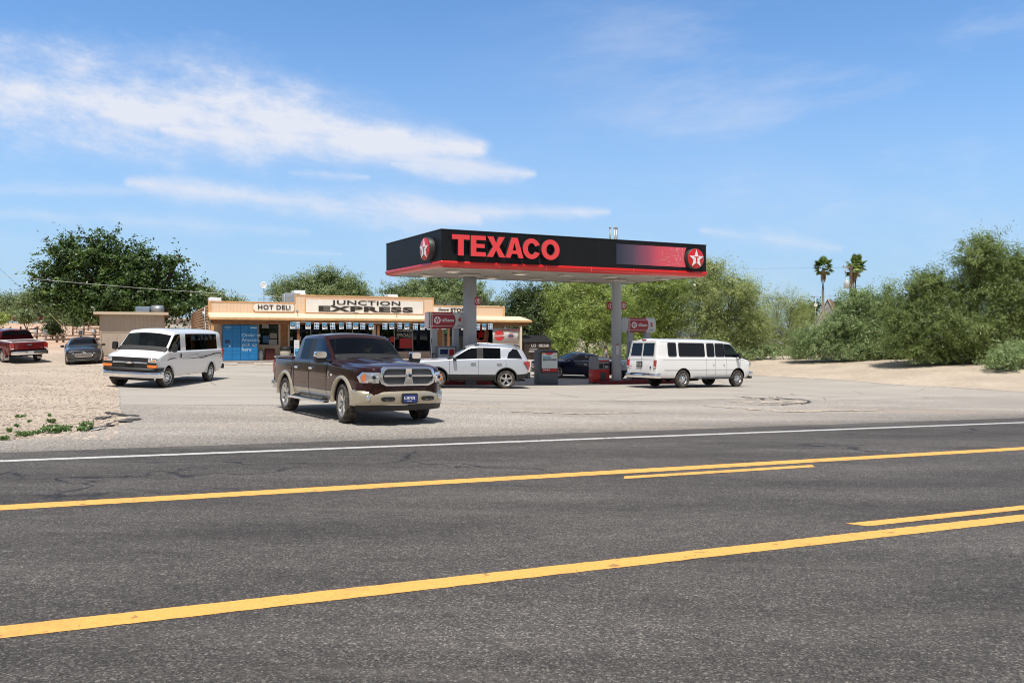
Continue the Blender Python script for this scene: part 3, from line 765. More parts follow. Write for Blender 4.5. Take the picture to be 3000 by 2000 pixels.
def slope_mat(x, y, rz):
    e = .9; dx = (gz(x + e, y) - gz(x - e, y)) / (2 * e); dy = (gz(x, y + e) - gz(x, y - e)) / (2 * e)
    n = Vector((-dx, -dy, 1)).normalized(); f = Vector((math.cos(rz), math.sin(rz), 0)); f = (f - n * f.dot(n)).normalized(); l = n.cross(f)
    m = Matrix((f, l, n)).transposed().to_4x4(); m.translation = (x, y, gz(x, y)); return m
def mirror_pair(parent, x, y, z, size, m_shell, m_arm=M_BLACK, arm=.12, chrome_top=False):
    for sg in (1, -1):
        b = MB(); l, w, h = size
        vs = []
        b.rbox((x, sg * (y + arm + w / 2), z), (l, w, h), min(l, w) * .42, 0, None, 'x')
        b.rbox((x + .01, sg * (y + arm / 2), z - h * .32), (l * .6, arm + .06, .05), .02, 1, None, 'y')
        if chrome_top: b.rbox((x + .012, sg * (y + arm + w / 2), z + h * .22), (l + .01, w * 1.02, h * .62), .05, 2, None, 'x')
        b.add([(x - l / 2 - .003, sg * (y + arm + w * .08), z - h * .4), (x - l / 2 - .003, sg * (y + arm + w * .92), z - h * .4), (x - l / 2 - .003, sg * (y + arm + w * .92), z + h * .4), (x - l / 2 - .003, sg * (y + arm + w * .08), z + h * .4)], [(0, 1, 2, 3)], 3)
        b.build('side_mirror', [m_shell, m_arm, M_CHROME, M_CHROME], parent, bevel=.012)
class Seams:
    """each seam line becomes a part of its own"""
    def __init__(s): s.l = []
    def build(s, name, m, parent):
        for pts, w in s.l:
            b = MB(); b.tube(pts, w, 0, 4); b.build(name, m, parent)
def seam(mb, pts, w=.006, mi=0):
    if isinstance(mb, Seams): mb.l.append((pts, w))
    else: mb.tube(pts, w, mi, 4)
class Arches:
    def __init__(s): s.l = []
    def add(s, vs, fs, mi=0, sm=True): s.l.append((vs, fs))
    def build(s, name, m, parent):
        for vs, fs in s.l:
            b = MB(); b.add(vs, fs, 0, True); b.build(name, m, parent)

# ------------------------------------------------------------------ pickup truck
def body_width(secs, x, j):
    for a, b in zip(secs, secs[1:]):
        if min(a[0], b[0]) <= x <= max(a[0], b[0]):
            t = (x - a[0]) / (b[0] - a[0] + 1e-9); return a[1][j][0] * (1 - t) + b[1][j][0] * t, a[1][j][1] * (1 - t) + b[1][j][1] * t
    return secs[0][1][j]
def pickup(kind, label, group, paint_, lower, loc_rz):
    big = kind == 'crew'
    root = empty('pickup_truck', mat=slope_mat(*loc_rz), label=label, cat='pickup truck', group=group)
    if big:
        secs = [S(2.86, .50, .62, .62, .90, 1.12, crown=.03, ws=.55), S(2.80, .44, .78, .60, .92, 1.16, crown=.035, ws=.70), S(2.60, .42, .94, .62, .93, 1.18, crown=.07, ws=.86), S(2.25, .42, 1.01, .64, .95, 1.195, crown=.085),
                S(1.50, .42, 1.012, .64, .96, 1.235, crown=.09), S(1.12, .42, 1.012, .64, .97, 1.255, crown=.09),
                S(.98, .42, 1.01, .64, .97, 1.26, 1.40, .86, -.02), S(.36, .42, 1.005, .64, .97, 1.275, 1.895, .785, .03), S(.24, .42, 1.005, .64, .97, 1.275, 1.91, .79, .03),
                S(-.12, .42, 1.0, .64, .97, 1.28, 1.925, .795, .03), S(-.24, .42, 1.0, .64, .97, 1.28, 1.925, .795, .03), S(-1.0, .42, 1.0, .64, .97, 1.285, 1.91, .79, .03), S(-1.12, .42, 1.0, .64, .97, 1.285, 1.895, .785, .03),
                S(-1.30, .42, 1.0, .64, .97, 1.285, 1.62, .80, .03), S(-1.36, .42, 1.0, .64, .97, 1.285, crown=.03), S(-2.83, .48, .995, .66, .97, 1.285, crown=.03), S(-2.88, .55, .95, .70, .97, 1.27, crown=.02)]
        glassc = {6, 7, 8, 9, 10, 11}
    else:
        secs = [S(2.75, .50, .80, .60, .82, 1.0, crown=.03, ws=.72), S(2.70, .44, .92, .60, .84, 1.04, crown=.04, ws=.86), S(2.5, .42, .975, .60, .86, 1.07, crown=.06), S(2.1, .42, .98, .62, .88, 1.09, crown=.08),
                S(1.4, .42, .985, .62, .90, 1.12, crown=.09), S(1.02, .42, .985, .62, .92, 1.15, crown=.09),
                S(.88, .42, .985, .62, .92, 1.16, 1.30, .84, -.02), S(.30, .42, .98, .62, .92, 1.17, 1.73, .73, .05), S(.20, .42, .98, .62, .92, 1.17, 1.745, .735, .05),
                S(-.35, .42, .98, .62, .92, 1.18, 1.765, .745, .05), S(-.45, .42, .98, .62, .92, 1.18, 1.765, .745, .05), S(-.95, .42, .98, .62, .92, 1.18, 1.755, .74, .05), S(-1.08, .42, .98, .62, .92, 1.18, 1.74, .735, .04),
                S(-1.20, .42, .98, .62, .92, 1.18, 1.50, .78, .03), S(-1.26, .42, .98, .62, .92, 1.18, crown=-.02), S(-2.86, .46, .975, .64, .92, 1.18, crown=-.02), S(-2.90, .55, .95, .70, .92, 1.17, crown=-.02)]
    mats = [paint_, lower, G_TEAL if big else G_SIDE, G_DARK, M_WELL, M_BLACK]
    def cells(i, j):
        if j == 0: return 4
        if j == 1 and big: return 1
        if j in (7, 8) and i == 6: return 2                       # windshield lower part
        if j in (6, 7, 8) and i == 5: return 5 if j > 6 else 0
        if j == 5 and i in (6, 7): return 2 if i == 6 or True else 0
        if j == 5 and i in (8,): return 2
        if j == 5 and i in (9,): return 5
        if j == 5 and i in (10,): return 3
        if j in (7, 8) and i in (12,): return 3
        if i == 13 and j in (5, 6, 7, 8): return 0
        return 0
    zt = (1.275, 1.885)
    wx = 1.785 if big else 1.70
    r = .415 if big else .37
    co, out = loft(secs, cells, mats, [(wx, sg * .93, r + .10, .52) for sg in (1, -1)] + [(-wx, sg * .93, r + .10, .52) for sg in (1, -1)], r + .03,
                   creases=[(5, -1, .6), (14, -1, .8), (13, -1, .6)] + [(i, 4, .4) for i in range(16)] + [(i, 1, .6) for i in range(16)] + ([(i, 2, 1) for i in range(16)] if big else []))
    body_from(co, out, root, [paint_, lower, M_WELL, M_BLACK])
    panes(co, out, mats[2], root, lambda c: 'windshield' if abs(c.y) < .2 else 'side_window'); panes(co, out, G_DARK, root, lambda c: 'rear_window' if abs(c.y) < .2 else 'side_window')
    tw = .87 if big else .85
    for sx in (1, -1):
        for sg in (1, -1):
            wheel(root, sx * wx, sg * tw, r, .275 if big else .24, .288 if big else .225, 'spoke20' if big else 'spoke5', sg, R(-7) if (sx > 0 and big) else 0)
    # interior
    i_ = MB(); i_.bb((-1.1, -.9, .66), (1.1, .9, .70)); i_.build('cabin_floor', M_WELL, root)
    d = MB(); d.prism([(.74, .95), (1.16, .95), (1.16, 1.235 if big else 1.1), (.80, 1.26 if big else 1.14), (.70, 1.15 if big else 1.05)], 'y', -.86, .86); d.build('dashboard', M_DASHD if big else M_DASH, root)
    seats(root, [(.05, .42), (.05, -.42), (-.8, .42), (-.8, -.42)] if big else [(-.2, .42), (-.2, -.42)], M_SEAT, .80 if big else .7)
    steering(root, .60, .42, 1.22 if big else 1.1)
    rear = -2.88 if big else -2.90; top = 1.285 if big else 1.18
    # bed cover / open box
    if big:
        b = MB(); b.rbox((-2.11, 0, top + .055), (1.46, 1.92, .05), .05, 0); b.build('bed_cover', P_MAROON, root, bevel=.012)
        k = MB(); k.box((-2.62, -.965, top + .045), (.09, .03, .02)); k.build('cover_latch', M_CHROME, root)
    else:
        b = MB(); b.bb((-2.84, -.80, top - .0), (-1.30, .80, top + .006)); b.build('bed_floor', M_BLACK, root)
        b = MB()
        b.bb((-2.84, .83, top + .02), (-1.30, .90, top + .075)); b.bb((-2.84, -.90, top + .02), (-1.30, -.83, top + .075)); b.bb((-1.38, -.83, top + .02), (-1.30, .83, top + .075))
        b.bb((-2.86, -.92, top + .012), (-2.79, .92, top + .055)); b.build('bed_rail', M_WHITEINK, root, bevel=.01)
    # rear end
    b = MB(); b.rbox((rear - .012, 0, top - .19), (.05, 1.50, .40), .03, 0, None, 'x'); b.rbox((rear - .016, 0, top - .045), (.06, 1.52, .06), .02, 0, None, 'x'); tg = b.build('tailgate', paint_, root, bevel=.012)
    b = MB(); b.box((rear - .05, 0, top - .12), (.03, .22, .05), 0); b.box((rear - .042, 0, top - .12), (.02, .30, .085), 1); b.build('tailgate_handle', [M_CHROME2, M_BLACK], tg)
    if not big:
        b = MB(); text_geo('XLT', .07, .003, .002, 1.2, mb=b, M=frame((rear - .043, -.62, top - .30), (0, -1, 0), (0, 0, 1))); b.build('badge', M_CHROME2, tg)
    for sg in (1, -1):
        b = MB(); b.rbox((rear + (.02 if not big else .055), sg * .86, top - .20), (.12, .19, .34), .02, 0, None, 'x'); b.rbox((rear + (.017 if not big else .052), sg * .86, top - .33), (.124, .17, .06), .01, 1, None, 'x'); b.build('tail_light', [M_REDL, M_WHITEL], root, bevel=.01)
    b = MB(); b.rbox((rear - (.10 if not big else .02), 0, .62), (.22, 1.86 if not big else 1.92, .20), .07, 0, None, 'z'); b.rbox((rear - (.10 if not big else .02), 0, .725), (.20, 1.5, .012), .05, 1); bp = b.build('rear_bumper', [M_CHROME, M_BLACK], root, bevel=.02)
    b = MB(); b.box((rear - (.222 if not big else .142), -.0, .63), (.012, .31, .155)); b.build('licence_plate', M_PLATE_W, bp)
    b = MB(); b.tube([(rear + .3, 0, .45), (rear + 1.2, 0, .42)], .07); b.lathe([(0, -.14), (.12, -.08), (.14, 0), (.12, .08), (0, .14)], 'x', (-wx, 0, .40), n=14); b.tube([(-wx, -.8, r), (-wx, .8, r)], .05); b.tube([(wx, -.8, r), (wx, .8, r)], .04)
    b.bb((-2.8, .35, .42), (2.4, .45, .54)); b.bb((-2.8, -.45, .42), (2.4, -.35, .54)); b.tube([(-2.4, -.55, .40), (rear - .05, -.62, .38)], .035); b.build('undercarriage', M_WELL, root)
    # doors: seams, handles
    b = Seams(); db = [.92, -.18, -1.20] if big else [.80, -.42]
    for x in db:
        for sg in (1, -1):
            pts = [(x, sg * (body_width(secs, x, j)[0] + .001), body_width(secs, x, j)[1]) for j in (1, 2, 3, 4)]
            seam(b, pts, .0045)
    seam(b, [(-1.37, .99, .5), (-1.37, 1.0, .95), (-1.37, .975, top)], .01); seam(b, [(-1.37, -.99, .5), (-1.37, -1.0, .95), (-1.37, -.975, top)], .01)
    b.build('door_seam', M_BLACK, root)
    for x in ([-.10, -1.04] if big else [-.30]):
        for sg in (1, -1):
            b = MB(); b.rbox((x + .10, sg * 1.012, top - .17), (.20, .045, .05), .02, 0, None, 'y'); b.build('door_handle', M_CHROME if big else P_RED, root, bevel=.008)
    if big:
        mirror_pair(root, .98, .90, 1.38, (.16, .24, .25), M_BLACK, arm=.16, chrome_top=True)
    else:
        mirror_pair(root, .72, .88, 1.24, (.12, .22, .18), M_CHROME, arm=.08)
    if big:
        fl = Arches()
        for sx in (1, -1):
            for sg in (1, -1): arch_flare(fl, sx * wx, sg * 1.0, r + .03, r + .10, .075, .035, -4, 184)
        fl.build('wheel_arch_moulding', P_BEIGE, root)
        for sg in (1, -1):
            b = MB(); b.rbox((-.12, sg * 1.04, .40), (2.25, .17, .055), .03, 0); b.rbox((-.12, sg * 1.02, .432), (2.0, .10, .012), .02, 1)
            b.box((.8, sg * .9, .44), (.05, .3, .05), 1); b.box((-1.0, sg * .9, .44), (.05, .3, .05), 1); b.build('running_board', [M_CHROME, M_BLACK], root, bevel=.01)
        # front end: crosshair grille
        g = MB(); gx = 2.875
        def rr(cy, cz, w, h, rad, x0, x1, mi): g.rbox(((x0 + x1) / 2, cy, cz), (x1 - x0, w, h), rad, mi, None, 'x')
        # outer ring: trapezoid wider at the top
        def ringpoly(sc, dz=0.0):
            P = [(-.60, .32), (-.53, .36), (.53, .36), (.60, .32), (.66, .13), (.61, .02), (.50, -.035), (-.50, -.035), (-.61, .02), (-.66, .13)]
            return [(p[0] * sc[0], (p[1] - .16) * sc[1] + .16 + dz) for p in P]
        zc = .93 - .085 + .085
        a, bq = ringpoly((1, 1)), ringpoly((.90, .80))
        vs = []; n = len(a)
        for lst, xx in ((a, gx - .06), (a, gx + .02), (bq, gx + .035), (bq, gx - .06)):
            vs += [(xx, p[0], p[1] + .855) for p in lst]
        fs = [(k * n + i, k * n + (i + 1) % n, (k + 1) * n + (i + 1) % n, (k + 1) * n + i) for k in range(3) for i in range(n)]
        g.add(vs, fs, 0, True)
        rr(0, 1.03, 1.12, .04, .01, gx - .05, gx + .045, 0); rr(0, 1.02, .14, .33, .02, gx - .05, gx + .05, 0)
        # trapezoid lower plate
        g.prism([(-.075, 1.0), (.075, 1.0), (.11, .85), (-.11, .85)], 'x', gx - .02, gx + .055, 0)
        g.prism([(-.56, .84), (.56, .84), (.58, 1.19), (-.58, 1.19)], 'x', gx - .05, gx - .004, 1)
        gr = g.build('grille', [M_CHROME, M_BLACK], root, bevel=.006)
        ms = MB()
        for row in range(22):
            z = .865 + row * .0150
            for c in range(46):
                y = -.56 + c * .025 + (.0125 if row % 2 else 0)
                if abs(y) > .56 or abs(y) < .075 or abs(z - 1.03) < .022: continue
                ms.add([(gx, y - .010, z), (gx + .008, y, z - .007), (gx, y + .010, z), (gx + .008, y, z + .007), (gx + .018, y, z)], [(0, 1, 4), (1, 2, 4), (2, 3, 4), (3, 0, 4)])
        ms.build('grille_mesh', M_CHROME2, gr)
        e = MB(); e.lathe([(0, .02), (.055, .015), (.06, 0)], 'x', (gx + .055, 0, 1.03), 0, 16)
        e.add([(gx + .085, y_, z_ + .07) for y_, z_ in ((-.05, .99), (-.018, .99), (-.012, .92), (0, .905), (.012, .92), (.018, .99), (.05, .99), (.055, .95), (.03, .93), (0, 1.0))], [(0, 1, 2, 8 - 6), (1, 9, 5, 3), (5, 6, 7, 4)], 1)
        e.build('emblem', [M_CHROME, M_BLACK], gr)
        for sg in (1, -1):
            h = MB()
            P = [(.64, 1.10), (.90, 1.10), (.955, 1.00), (.93, .88), (.655, .885)]
            def hx(y): return 2.885 - max(0, (y - .60) / .35) ** 1.7 * .30
            vs = [(hx(p[0]) + .012, sg * p[0], p[1]) for p in P] + [(hx(p[0]) - .12, sg * p[0], p[1]) for p in P]
            nP = len(P); mid = (hx(.8) + .045, sg * .79, .99)
            vs.append(mid); ix = len(vs) - 1
            fs = [(i, (i + 1) % nP, ix) for i in range(nP)] + [(i, (i + 1) % nP, nP + (i + 1) % nP, nP + i) for i in range(nP)]
            h.add(vs, fs, 0)
            hl = h.build('headlight', M_LAMP, root)
            d_ = MB(); d_.lathe([(0, .012), (.04, .012), (.055, .02), (.062, 0)], 'x', (hx(.76) + .045, sg * .76, 1.0), 0, 20); d_.lathe([(0, .026), (.03, .022), (.04, .01)], 'x', (hx(.76) + .045, sg * .76, 1.0), 1, 16)
            d_.box((hx(.76) + .03, sg * .77, .905), (.03, .24, .022), 0); d_.lathe([(0, .01), (.03, .01), (.035, 0)], 'x', (hx(.68) + .035, sg * .69, .98), 0, 14); d_.build('projector', [M_CHROME, M_BLACK], hl)
            d_ = MB(); d_.prism([(sg * .875, .91), (sg * .935, .93), (sg * .925, 1.06), (sg * .885, 1.05)], 'x', hx(.90) + .0, hx(.90) + .04, 0); d_.build('turn_signal', M_AMBER, hl)
        # bumper
        b = MB(); P = []; yy = [-1.03, -1.01, -.93, -.72, -.35, 0, .35, .72, .93, 1.01, 1.03]
        prof = [(.40, -.10), (.42, -.02), (.47, .02), (.60, .035), (.70, .02), (.73, -.06)]
        vs = []
        for y in yy:
            xx = 2.90 - abs(y) ** 3.4 * .30 - (.22 if abs(y) > 1.02 else 0)
            for (z, dx) in prof: vs.append((xx + dx, y, z + (.035 if abs(y) < .5 and z < .41 else 0)))
        m_ = len(prof); fs = [(i * m_ + j, (i + 1) * m_ + j, (i + 1) * m_ + j + 1, i * m_ + j + 1) for i in range(len(yy) - 1) for j in range(m_ - 1)]
        b.add(vs, fs, 0, True); bu = b.build('front_bumper', P_BEIGE, root)
        s_ = bu.modifiers.new('s', 'SUBSURF'); s_.levels = 1; s_.render_levels = 1
        b = MB(); vs = []
        for y in yy:
            xx = 2.86 - abs(y) ** 3.4 * .30
            vs += [(xx, y * .985, .42), (xx - .03, y * .97, .30), (xx - .25, y * .97, .29)]
        b.add(vs, [(i * 3 + j, (i + 1) * 3 + j, (i + 1) * 3 + j + 1, i * 3 + j + 1) for i in range(len(yy) - 1) for j in range(2)], 0, True); b.build('air_dam', M_BLACK, root)
        b = MB(); vs = []
        for y in yy:                                                  # painted cap between bumper and grille
            xx = 2.885 - abs(y) ** 3.4 * .32
            vs += [(xx - .04, y * .985, .71), (xx, y * .98, .725), (xx + .005, y * .975, .78), (xx - .05, y * .95, .87)]
        b.add(vs, [(i * 4 + j, (i + 1) * 4 + j, (i + 1) * 4 + j + 1, i * 4 + j + 1) for i in range(len(yy) - 1) for j in range(3)], 0, True); b.build('bumper_cap', P_MAROON, root)
        b = MB(); b.rbox((2.945, .02, .56), (.04, .36, .21), .03, 0, None, 'x'); pl = b.build('plate_frame', M_BLACK, bu)
        b = MB(); b.rbox((2.968, .02, .56), (.008, .305, .155), .01, 0, None, 'x'); text_geo('5-39717B', .082, .002, .0015, .82, mb=b, M=frame((2.974, .0, .565), (0, 1, 0), (0, 0, 1)), mi=1); text_geo('MONTANA', .022, .002, .0, 1, mb=b, M=frame((2.974, .0, .505), (0, 1, 0), (0, 0, 1)), mi=1)
        b.build('licence_plate', [M_PLATE_B, M_WHITEINK], pl)
        for sg in (1, -1):
            b = MB(); b.rbox((2.915, sg * .46, .555), (.06, .29, .085), .04, 0, None, 'x'); b.tube([(2.93, sg * .46 - .09, .55), (2.985, sg * .46 - .07, .53), (2.995, sg * .46, .525), (2.985, sg * .46 + .07, .53), (2.93, sg * .46 + .09, .55)], .016, 1, 8); b.build('tow_hook', [M_BLACK, M_BRAKE], bu)
            b = MB(); b.lathe([(0, .02), (.045, .018), (.055, 0)], 'x', (2.775, sg * .84, .575), 0, 18); b.build('fog_light', M_LAMP, bu)
            b = MB(); b.tube([(1.18, sg * .10 + .05, 1.335), (1.10, sg * .35, 1.345), (1.03, sg * .72 - .1, 1.36)], .011, 0, 6); b.tube([(1.12, sg * .35 - .26, 1.37), (1.04, sg * .35 + .22, 1.385)], .009, 0, 5); b.build('wiper', M_BLACK, root)
        b = MB(); b.tube([(1.22, -.93, 1.27), (1.22, -.93, 2.05)], .006, 0, 6, r2=.003); b.lathe([(.025, 0), (.02, .03), (.008, .06)], 'z', (1.22, -.93, 1.265), 0, 12); b.build('antenna', M_BLACK, root)
        for sg in (1, -1):
            b = MB(); b.rbox((1.06, sg * 1.008, 1.01), (.10, .012, .13), .02, 0, None, 'y'); b.rbox((1.06, sg * 1.013, 1.01), (.08, .012, .11), .02, 1, None, 'y'); b.box((1.06, sg * 1.019, 1.03), (.07, .006, .015), 0); b.box((1.06, sg * 1.019, .99), (.07, .006, .015), 0)
            b.rbox((1.22, sg * 1.008, 1.0), (.12, .012, .045), .015, 0, None, 'y'); b.build('side_badge', [M_CHROME, M_BRAKE], root)
        # hood ridges
        b = MB()
        for sg in (1, -1):
            pts = [(1.15, sg * .42, 1.372), (1.8, sg * .40, 1.348), (2.4, sg * .36, 1.285), (2.72, sg * .34, 1.232)]
            vs = []
            for (x, y, z) in pts: vs += [(x, y + .07, z - .022), (x, y + .02, z + .010), (x, y - .02, z + .010), (x, y - .07, z - .022)]
            b.add(vs, [(4 * i + j, 4 * i + 4 + j, 4 * i + 5 + j, 4 * i + 1 + j) for i in range(3) for j in range(3)], 0, True)
        hb = b.build('hood_ridge', P_MAROON, root); ss = hb.modifiers.new('s', 'SUBSURF'); ss.levels = 2; ss.render_levels = 2
    else:
        b = MB(); b.rbox((2.77, 0, .86), (.05, 1.1, .26), .04, 1, None, 'x')
        for k in range(3): b.box((2.80, 0, .78 + k * .08), (.03, 1.08, .02), 0)
        b.build('grille', [M_CHROME, M_BLACK], root)
        for sg in (1, -1):
            b = MB(); b.rbox((2.72, sg * .72, .88), (.12, .30, .24), .04, 0, None, 'x'); b.build('headlight', M_LAMP, root)
        b = MB(); b.rbox((2.78, 0, .56), (.22, 1.92, .22), .08, 0, None, 'z'); b.build('front_bumper', [M_CHROME], root, bevel=.02)
        fl = Arches()
        for sx in (1, -1):
            for sg in (1, -1): arch_flare(fl, sx * wx, sg * .97, r + .03, r + .10, .06, .03, 0, 180)
        fl.build('wheel_arch_moulding', lower, root)
        for sg in (1, -1):
            b = MB(); b.bb((-2.06, sg * .85 - .12, .16), (-2.04, sg * .85 + .12, .52)); b.build('mud_flap', M_BLACK if False else M_CHROME2, root)
        b = MB(); b.rbox((-1.15, 0, 1.775), (.05, .3, .04), .015, 0, None, 'x'); b.build('brake_light', M_REDL, root)
    return root
# ------------------------------------------------------------------ passenger vans
def van(kind, label, loc_rz, steer=0.0):
    ex = kind == 'front'                     # the van seen from the front; the other is seen from behind
    root = empty('passenger_van', mat=slope_mat(*loc_rz), label=label, cat='van', group='white passenger vans')
    pt = P_WHITE if ex else P_WHITE2
    if ex:
        wxf, wxr, r = 1.97, -1.97, .385
        secs = [S(2.90, .55, .84, .66, .90, 1.04, crown=.02, ws=.76), S(2.86, .48, .95, .62, .90, 1.09, crown=.03, ws=.9), S(2.55, .42, 1.0, .62, .92, 1.20, crown=.05), S(2.15, .40, 1.005, .62, .95, 1.31, crown=.05),
                S(2.05, .40, 1.005, .62, .96, 1.335, 1.46, .92, -.02), S(1.42, .40, 1.005, .62, .98, 1.35, 2.10, .84, .055), S(1.30, .40, 1.005, .62, .98, 1.35, 2.125, .85, .07),
                S(.92, .40, 1.005, .62, .98, 1.35, 2.145, .86, .08), S(.76, .40, 1.005, .62, .98, 1.35, 2.15, .86, .08), S(-.9, .40, 1.005, .62, .98, 1.35, 2.155, .86, .085), S(-1.0, .40, 1.005, .62, .98, 1.35, 2.155, .86, .085),
                S(-2.92, .42, 1.0, .62, .98, 1.35, 2.145, .85, .08), S(-3.05, .44, .995, .64, .98, 1.35, 2.135, .84, .07), S(-3.22, .48, .975, .66, .98, 1.35, 2.10, .82, .05), S(-3.27, .52, .93, .68, .98, 1.35, 2.07, .78, .03)]
        G1 = G_TEAL
        def cells(i, j):
            if j == 0: return 4
            if j in (7, 8) and i == 4: return 1
            if i == 3 and j >= 6: return 3
            if j == 5 and i in (4, 5, 6): return 5
            if j == 5 and i in (8, 9, 10): return 2
            return 0
    else:
        wxf, wxr, r = 1.75, -1.75, .39
        secs = [S(2.66, .52, .82, .66, .95, 1.12, crown=.02, ws=.74), S(2.62, .46, .94, .64, .95, 1.17, crown=.03, ws=.88), S(2.35, .42, .99, .64, .96, 1.25, crown=.04), S(2.02, .42, 1.0, .64, .98, 1.31, crown=.04),
                S(1.92, .42, 1.0, .64, .98, 1.33, 1.42, .90, -.02), S(1.42, .42, 1.0, .64, 1.0, 1.34, 2.060, .82, .06), S(1.30, .42, 1.0, .64, 1.0, 1.34, 2.085, .83, .07),
                S(.86, .42, 1.0, .64, 1.0, 1.34, 2.110, .84, .09), S(.70, .42, 1.0, .64, 1.0, 1.34, 2.115, .84, .09), S(.02, .42, 1.0, .64, 1.0, 1.34, 2.120, .84, .09), S(-.12, .42, 1.0, .64, 1.0, 1.34, 2.120, .84, .09),
                S(-3.05, .44, 1.0, .66, 1.0, 1.34, 2.115, .84, .085), S(-3.20, .46, .995, .66, 1.0, 1.34, 2.100, .83, .07), S(-3.32, .48, .98, .67, 1.0, 1.34, 2.080, .82, .05), S(-3.36, .50, .95, .70, 1.0, 1.33, 2.050, .80, .02)]
        def cells(i, j):
            if j == 0: return 4
            if j in (7, 8) and i == 4: return 1
            if i == 3 and j >= 6: return 3
            if j == 5 and i in (4, 5, 6): return 5
            return 0
    mats = [pt, G_VAN, G_DARK, M_BLACK, M_WELL, G_SIDE]
    co, out = loft(secs, cells, mats, [(x, sg * .92, r + .085, .5) for sg in (1, -1) for x in (wxf, wxr)], r + .02, xf=(lambda x, z: x + max(0, z - 1.05) * .16 * min(1, max(0, (-x - 2.6) / .6))),
                   creases=[(3, -1, .6), (13, -1, .5), (14, -1, .3)] + [(i, 1, .7) for i in range(14)] + [(i, 4, .3) for i in range(14)] + [(i, 6, .25) for i in range(14)])
    body_from(co, out, root, [pt, M_BLACK, M_WELL])
    panes(co, out, G_VAN, root, 'windshield'); panes(co, out, G_SIDE, root, 'side_window'); panes(co, out, G_DARK, root, 'side_window')
    for x in (wxf, wxr):
        for sg in (1, -1): wheel(root, x, sg * .86, r, .25, .235, 'steel', sg, steer if x == wxf else 0, M_CHROME2 if not ex else M_ALLOY)
    b = MB(); b.bb((-3.0, -.9, .55), (2.0, .9, .60)); b.build('cabin_floor', M_WELL, root)
    b = MB(); b.prism([(1.30, .85), (2.0, .85), (2.0, 1.39), (1.55, 1.40), (1.32, 1.24)], 'y', -.86, .86); b.build('dashboard', mat('dashboard_pale', (.34, .37, .36), .7), root)
    seats(root, [(.75, .45), (.75, -.45), (-.3, .3), (-.3, -.5), (-1.3, .3), (-1.3, -.5)], M_SEATG, .80); steering(root, 1.25, .45, 1.22)
    b = MB(); b.bb((-3.1, .3, .42), (2.4, .42, .54)); b.bb((-3.1, -.42, .42), (2.4, -.3, .54)); b.tube([(wxr, -.8, r), (wxr, .8, r)], .055); b.lathe([(0, -.15), (.13, -.08), (.15, 0), (.13, .08), (0, .15)], 'x', (wxr, 0, .38), n=14)
    b.tube([(-.4, -.5, .38), (-1.0, -.5, .38)], .1); b.tube([(-1.0, -.5, .38), (-3.2, -.62, .40)], .035); b.tube([(wxf, -.8, r), (wxf, .8, r)], .04); b.build('undercarriage', M_WELL, root)
    if ex:
        gx = 2.905
        b = MB(); b.rbox((gx - .02, 0, .915), (.08, 1.88, .45), .04, 1, None, 'x'); gp = b.build('grille', [M_CHROME, M_BLACK], root)
        b = MB()
        for row in range(10):
            for c in range(44):
                y = -.64 + c * .0295 + (.0147 if row % 2 else 0); z = (1.02 + row * .014) if row < 5 else (.765 + (row - 5) * .024)
                b.add([(gx + .015, y - .009, z), (gx + .022, y, z - .006), (gx + .015, y + .009, z), (gx + .022, y, z + .006)], [(0, 1, 2, 3)], 0)
        b.build('grille_mesh', M_BRAKE, gp)
        b = MB(); vs = []; yy = [-.98, -.9, -.6, 0, .6, .9, .98]
        for y in yy:
            xx = gx + .05 - abs(y) ** 4 * .16; vs += [(xx - .03, y, .985), (xx, y, .975), (xx, y, .925), (xx - .03, y, .915)]
        b.add(vs, [(4 * i + j, 4 * i + 4 + j, 4 * i + 5 + j, 4 * i + 1 + j) for i in range(6) for j in range(3)], 0, True); b.build('chrome_bar', M_CHROME, gp)
        e = MB(); s = 1.15
        P = [(-.13, .012), (-.055, .012), (-.055, .042), (.075, .042), (.065, .012), (.14, .012), (.12, -.03), (.055, -.03), (.055, -.05), (-.07, -.05), (-.065, -.03), (-.15, -.03)]
        e.prism([(p[0] * s, p[1] * s + .95) for p in P], 'x', gx + .05, gx + .075, 0); e.prism([(p[0] * s * .82, p[1] * s * .72 + .95) for p in P], 'x', gx + .07, gx + .080, 1); e.build('emblem', [M_BLACK, M_LAMP], gp)
        for sg in (1, -1):
            b = MB(); b.rbox((gx - .055, sg * .815, 1.045), (.18, .31, .15), .03, 0, None, 'x'); hl = b.build('headlight', M_LAMP, root, bevel=.01)
            b = MB(); b.lathe([(0, .02), (.04, .02), (.055, .0)], 'x', (gx + .035, sg * .78, 1.045), 0, 18); b.lathe([(0, .02), (.03, .02), (.04, 0)], 'x', (gx + .035, sg * .89, 1.045), 1, 14); b.build('bulb_reflector', [M_CHROME, M_AMBER], hl)
            b = MB(); b.rbox((gx - .05, sg * .815, .83), (.18, .33, .10), .02, 0, None, 'x'); b.build('turn_signal', M_AMBER, root, bevel=.008)
        b = MB(); vs = []; yy = [-1.04, -1.03, -.93, -.6, 0, .6, .93, 1.03, 1.04]; pr = [(.40, -.06), (.41, 0), (.52, .03), (.63, .02), (.64, -.04)]
        for y in yy:
            xx = 3.04 - abs(y) ** 4 * .22 - (.35 if abs(y) > 1.035 else 0)
            for z, dx in pr: vs.append((xx + dx, y, z))
        b.add(vs, [(i * 5 + j, (i + 1) * 5 + j, (i + 1) * 5 + j + 1, i * 5 + j + 1) for i in range(8) for j in range(4)], 0, True); bu = b.build('front_bumper', M_CHROME, root)
        b = MB(); vs = []; pr = [(.635, -.05), (.645, .03), (.75, .02), (.78, -.16)]
        for y in yy:
            xx = 3.05 - abs(y) ** 4 * .22 - (.35 if abs(y) > 1.035 else 0)
            for z, dx in pr: vs.append((xx + dx, y, z))
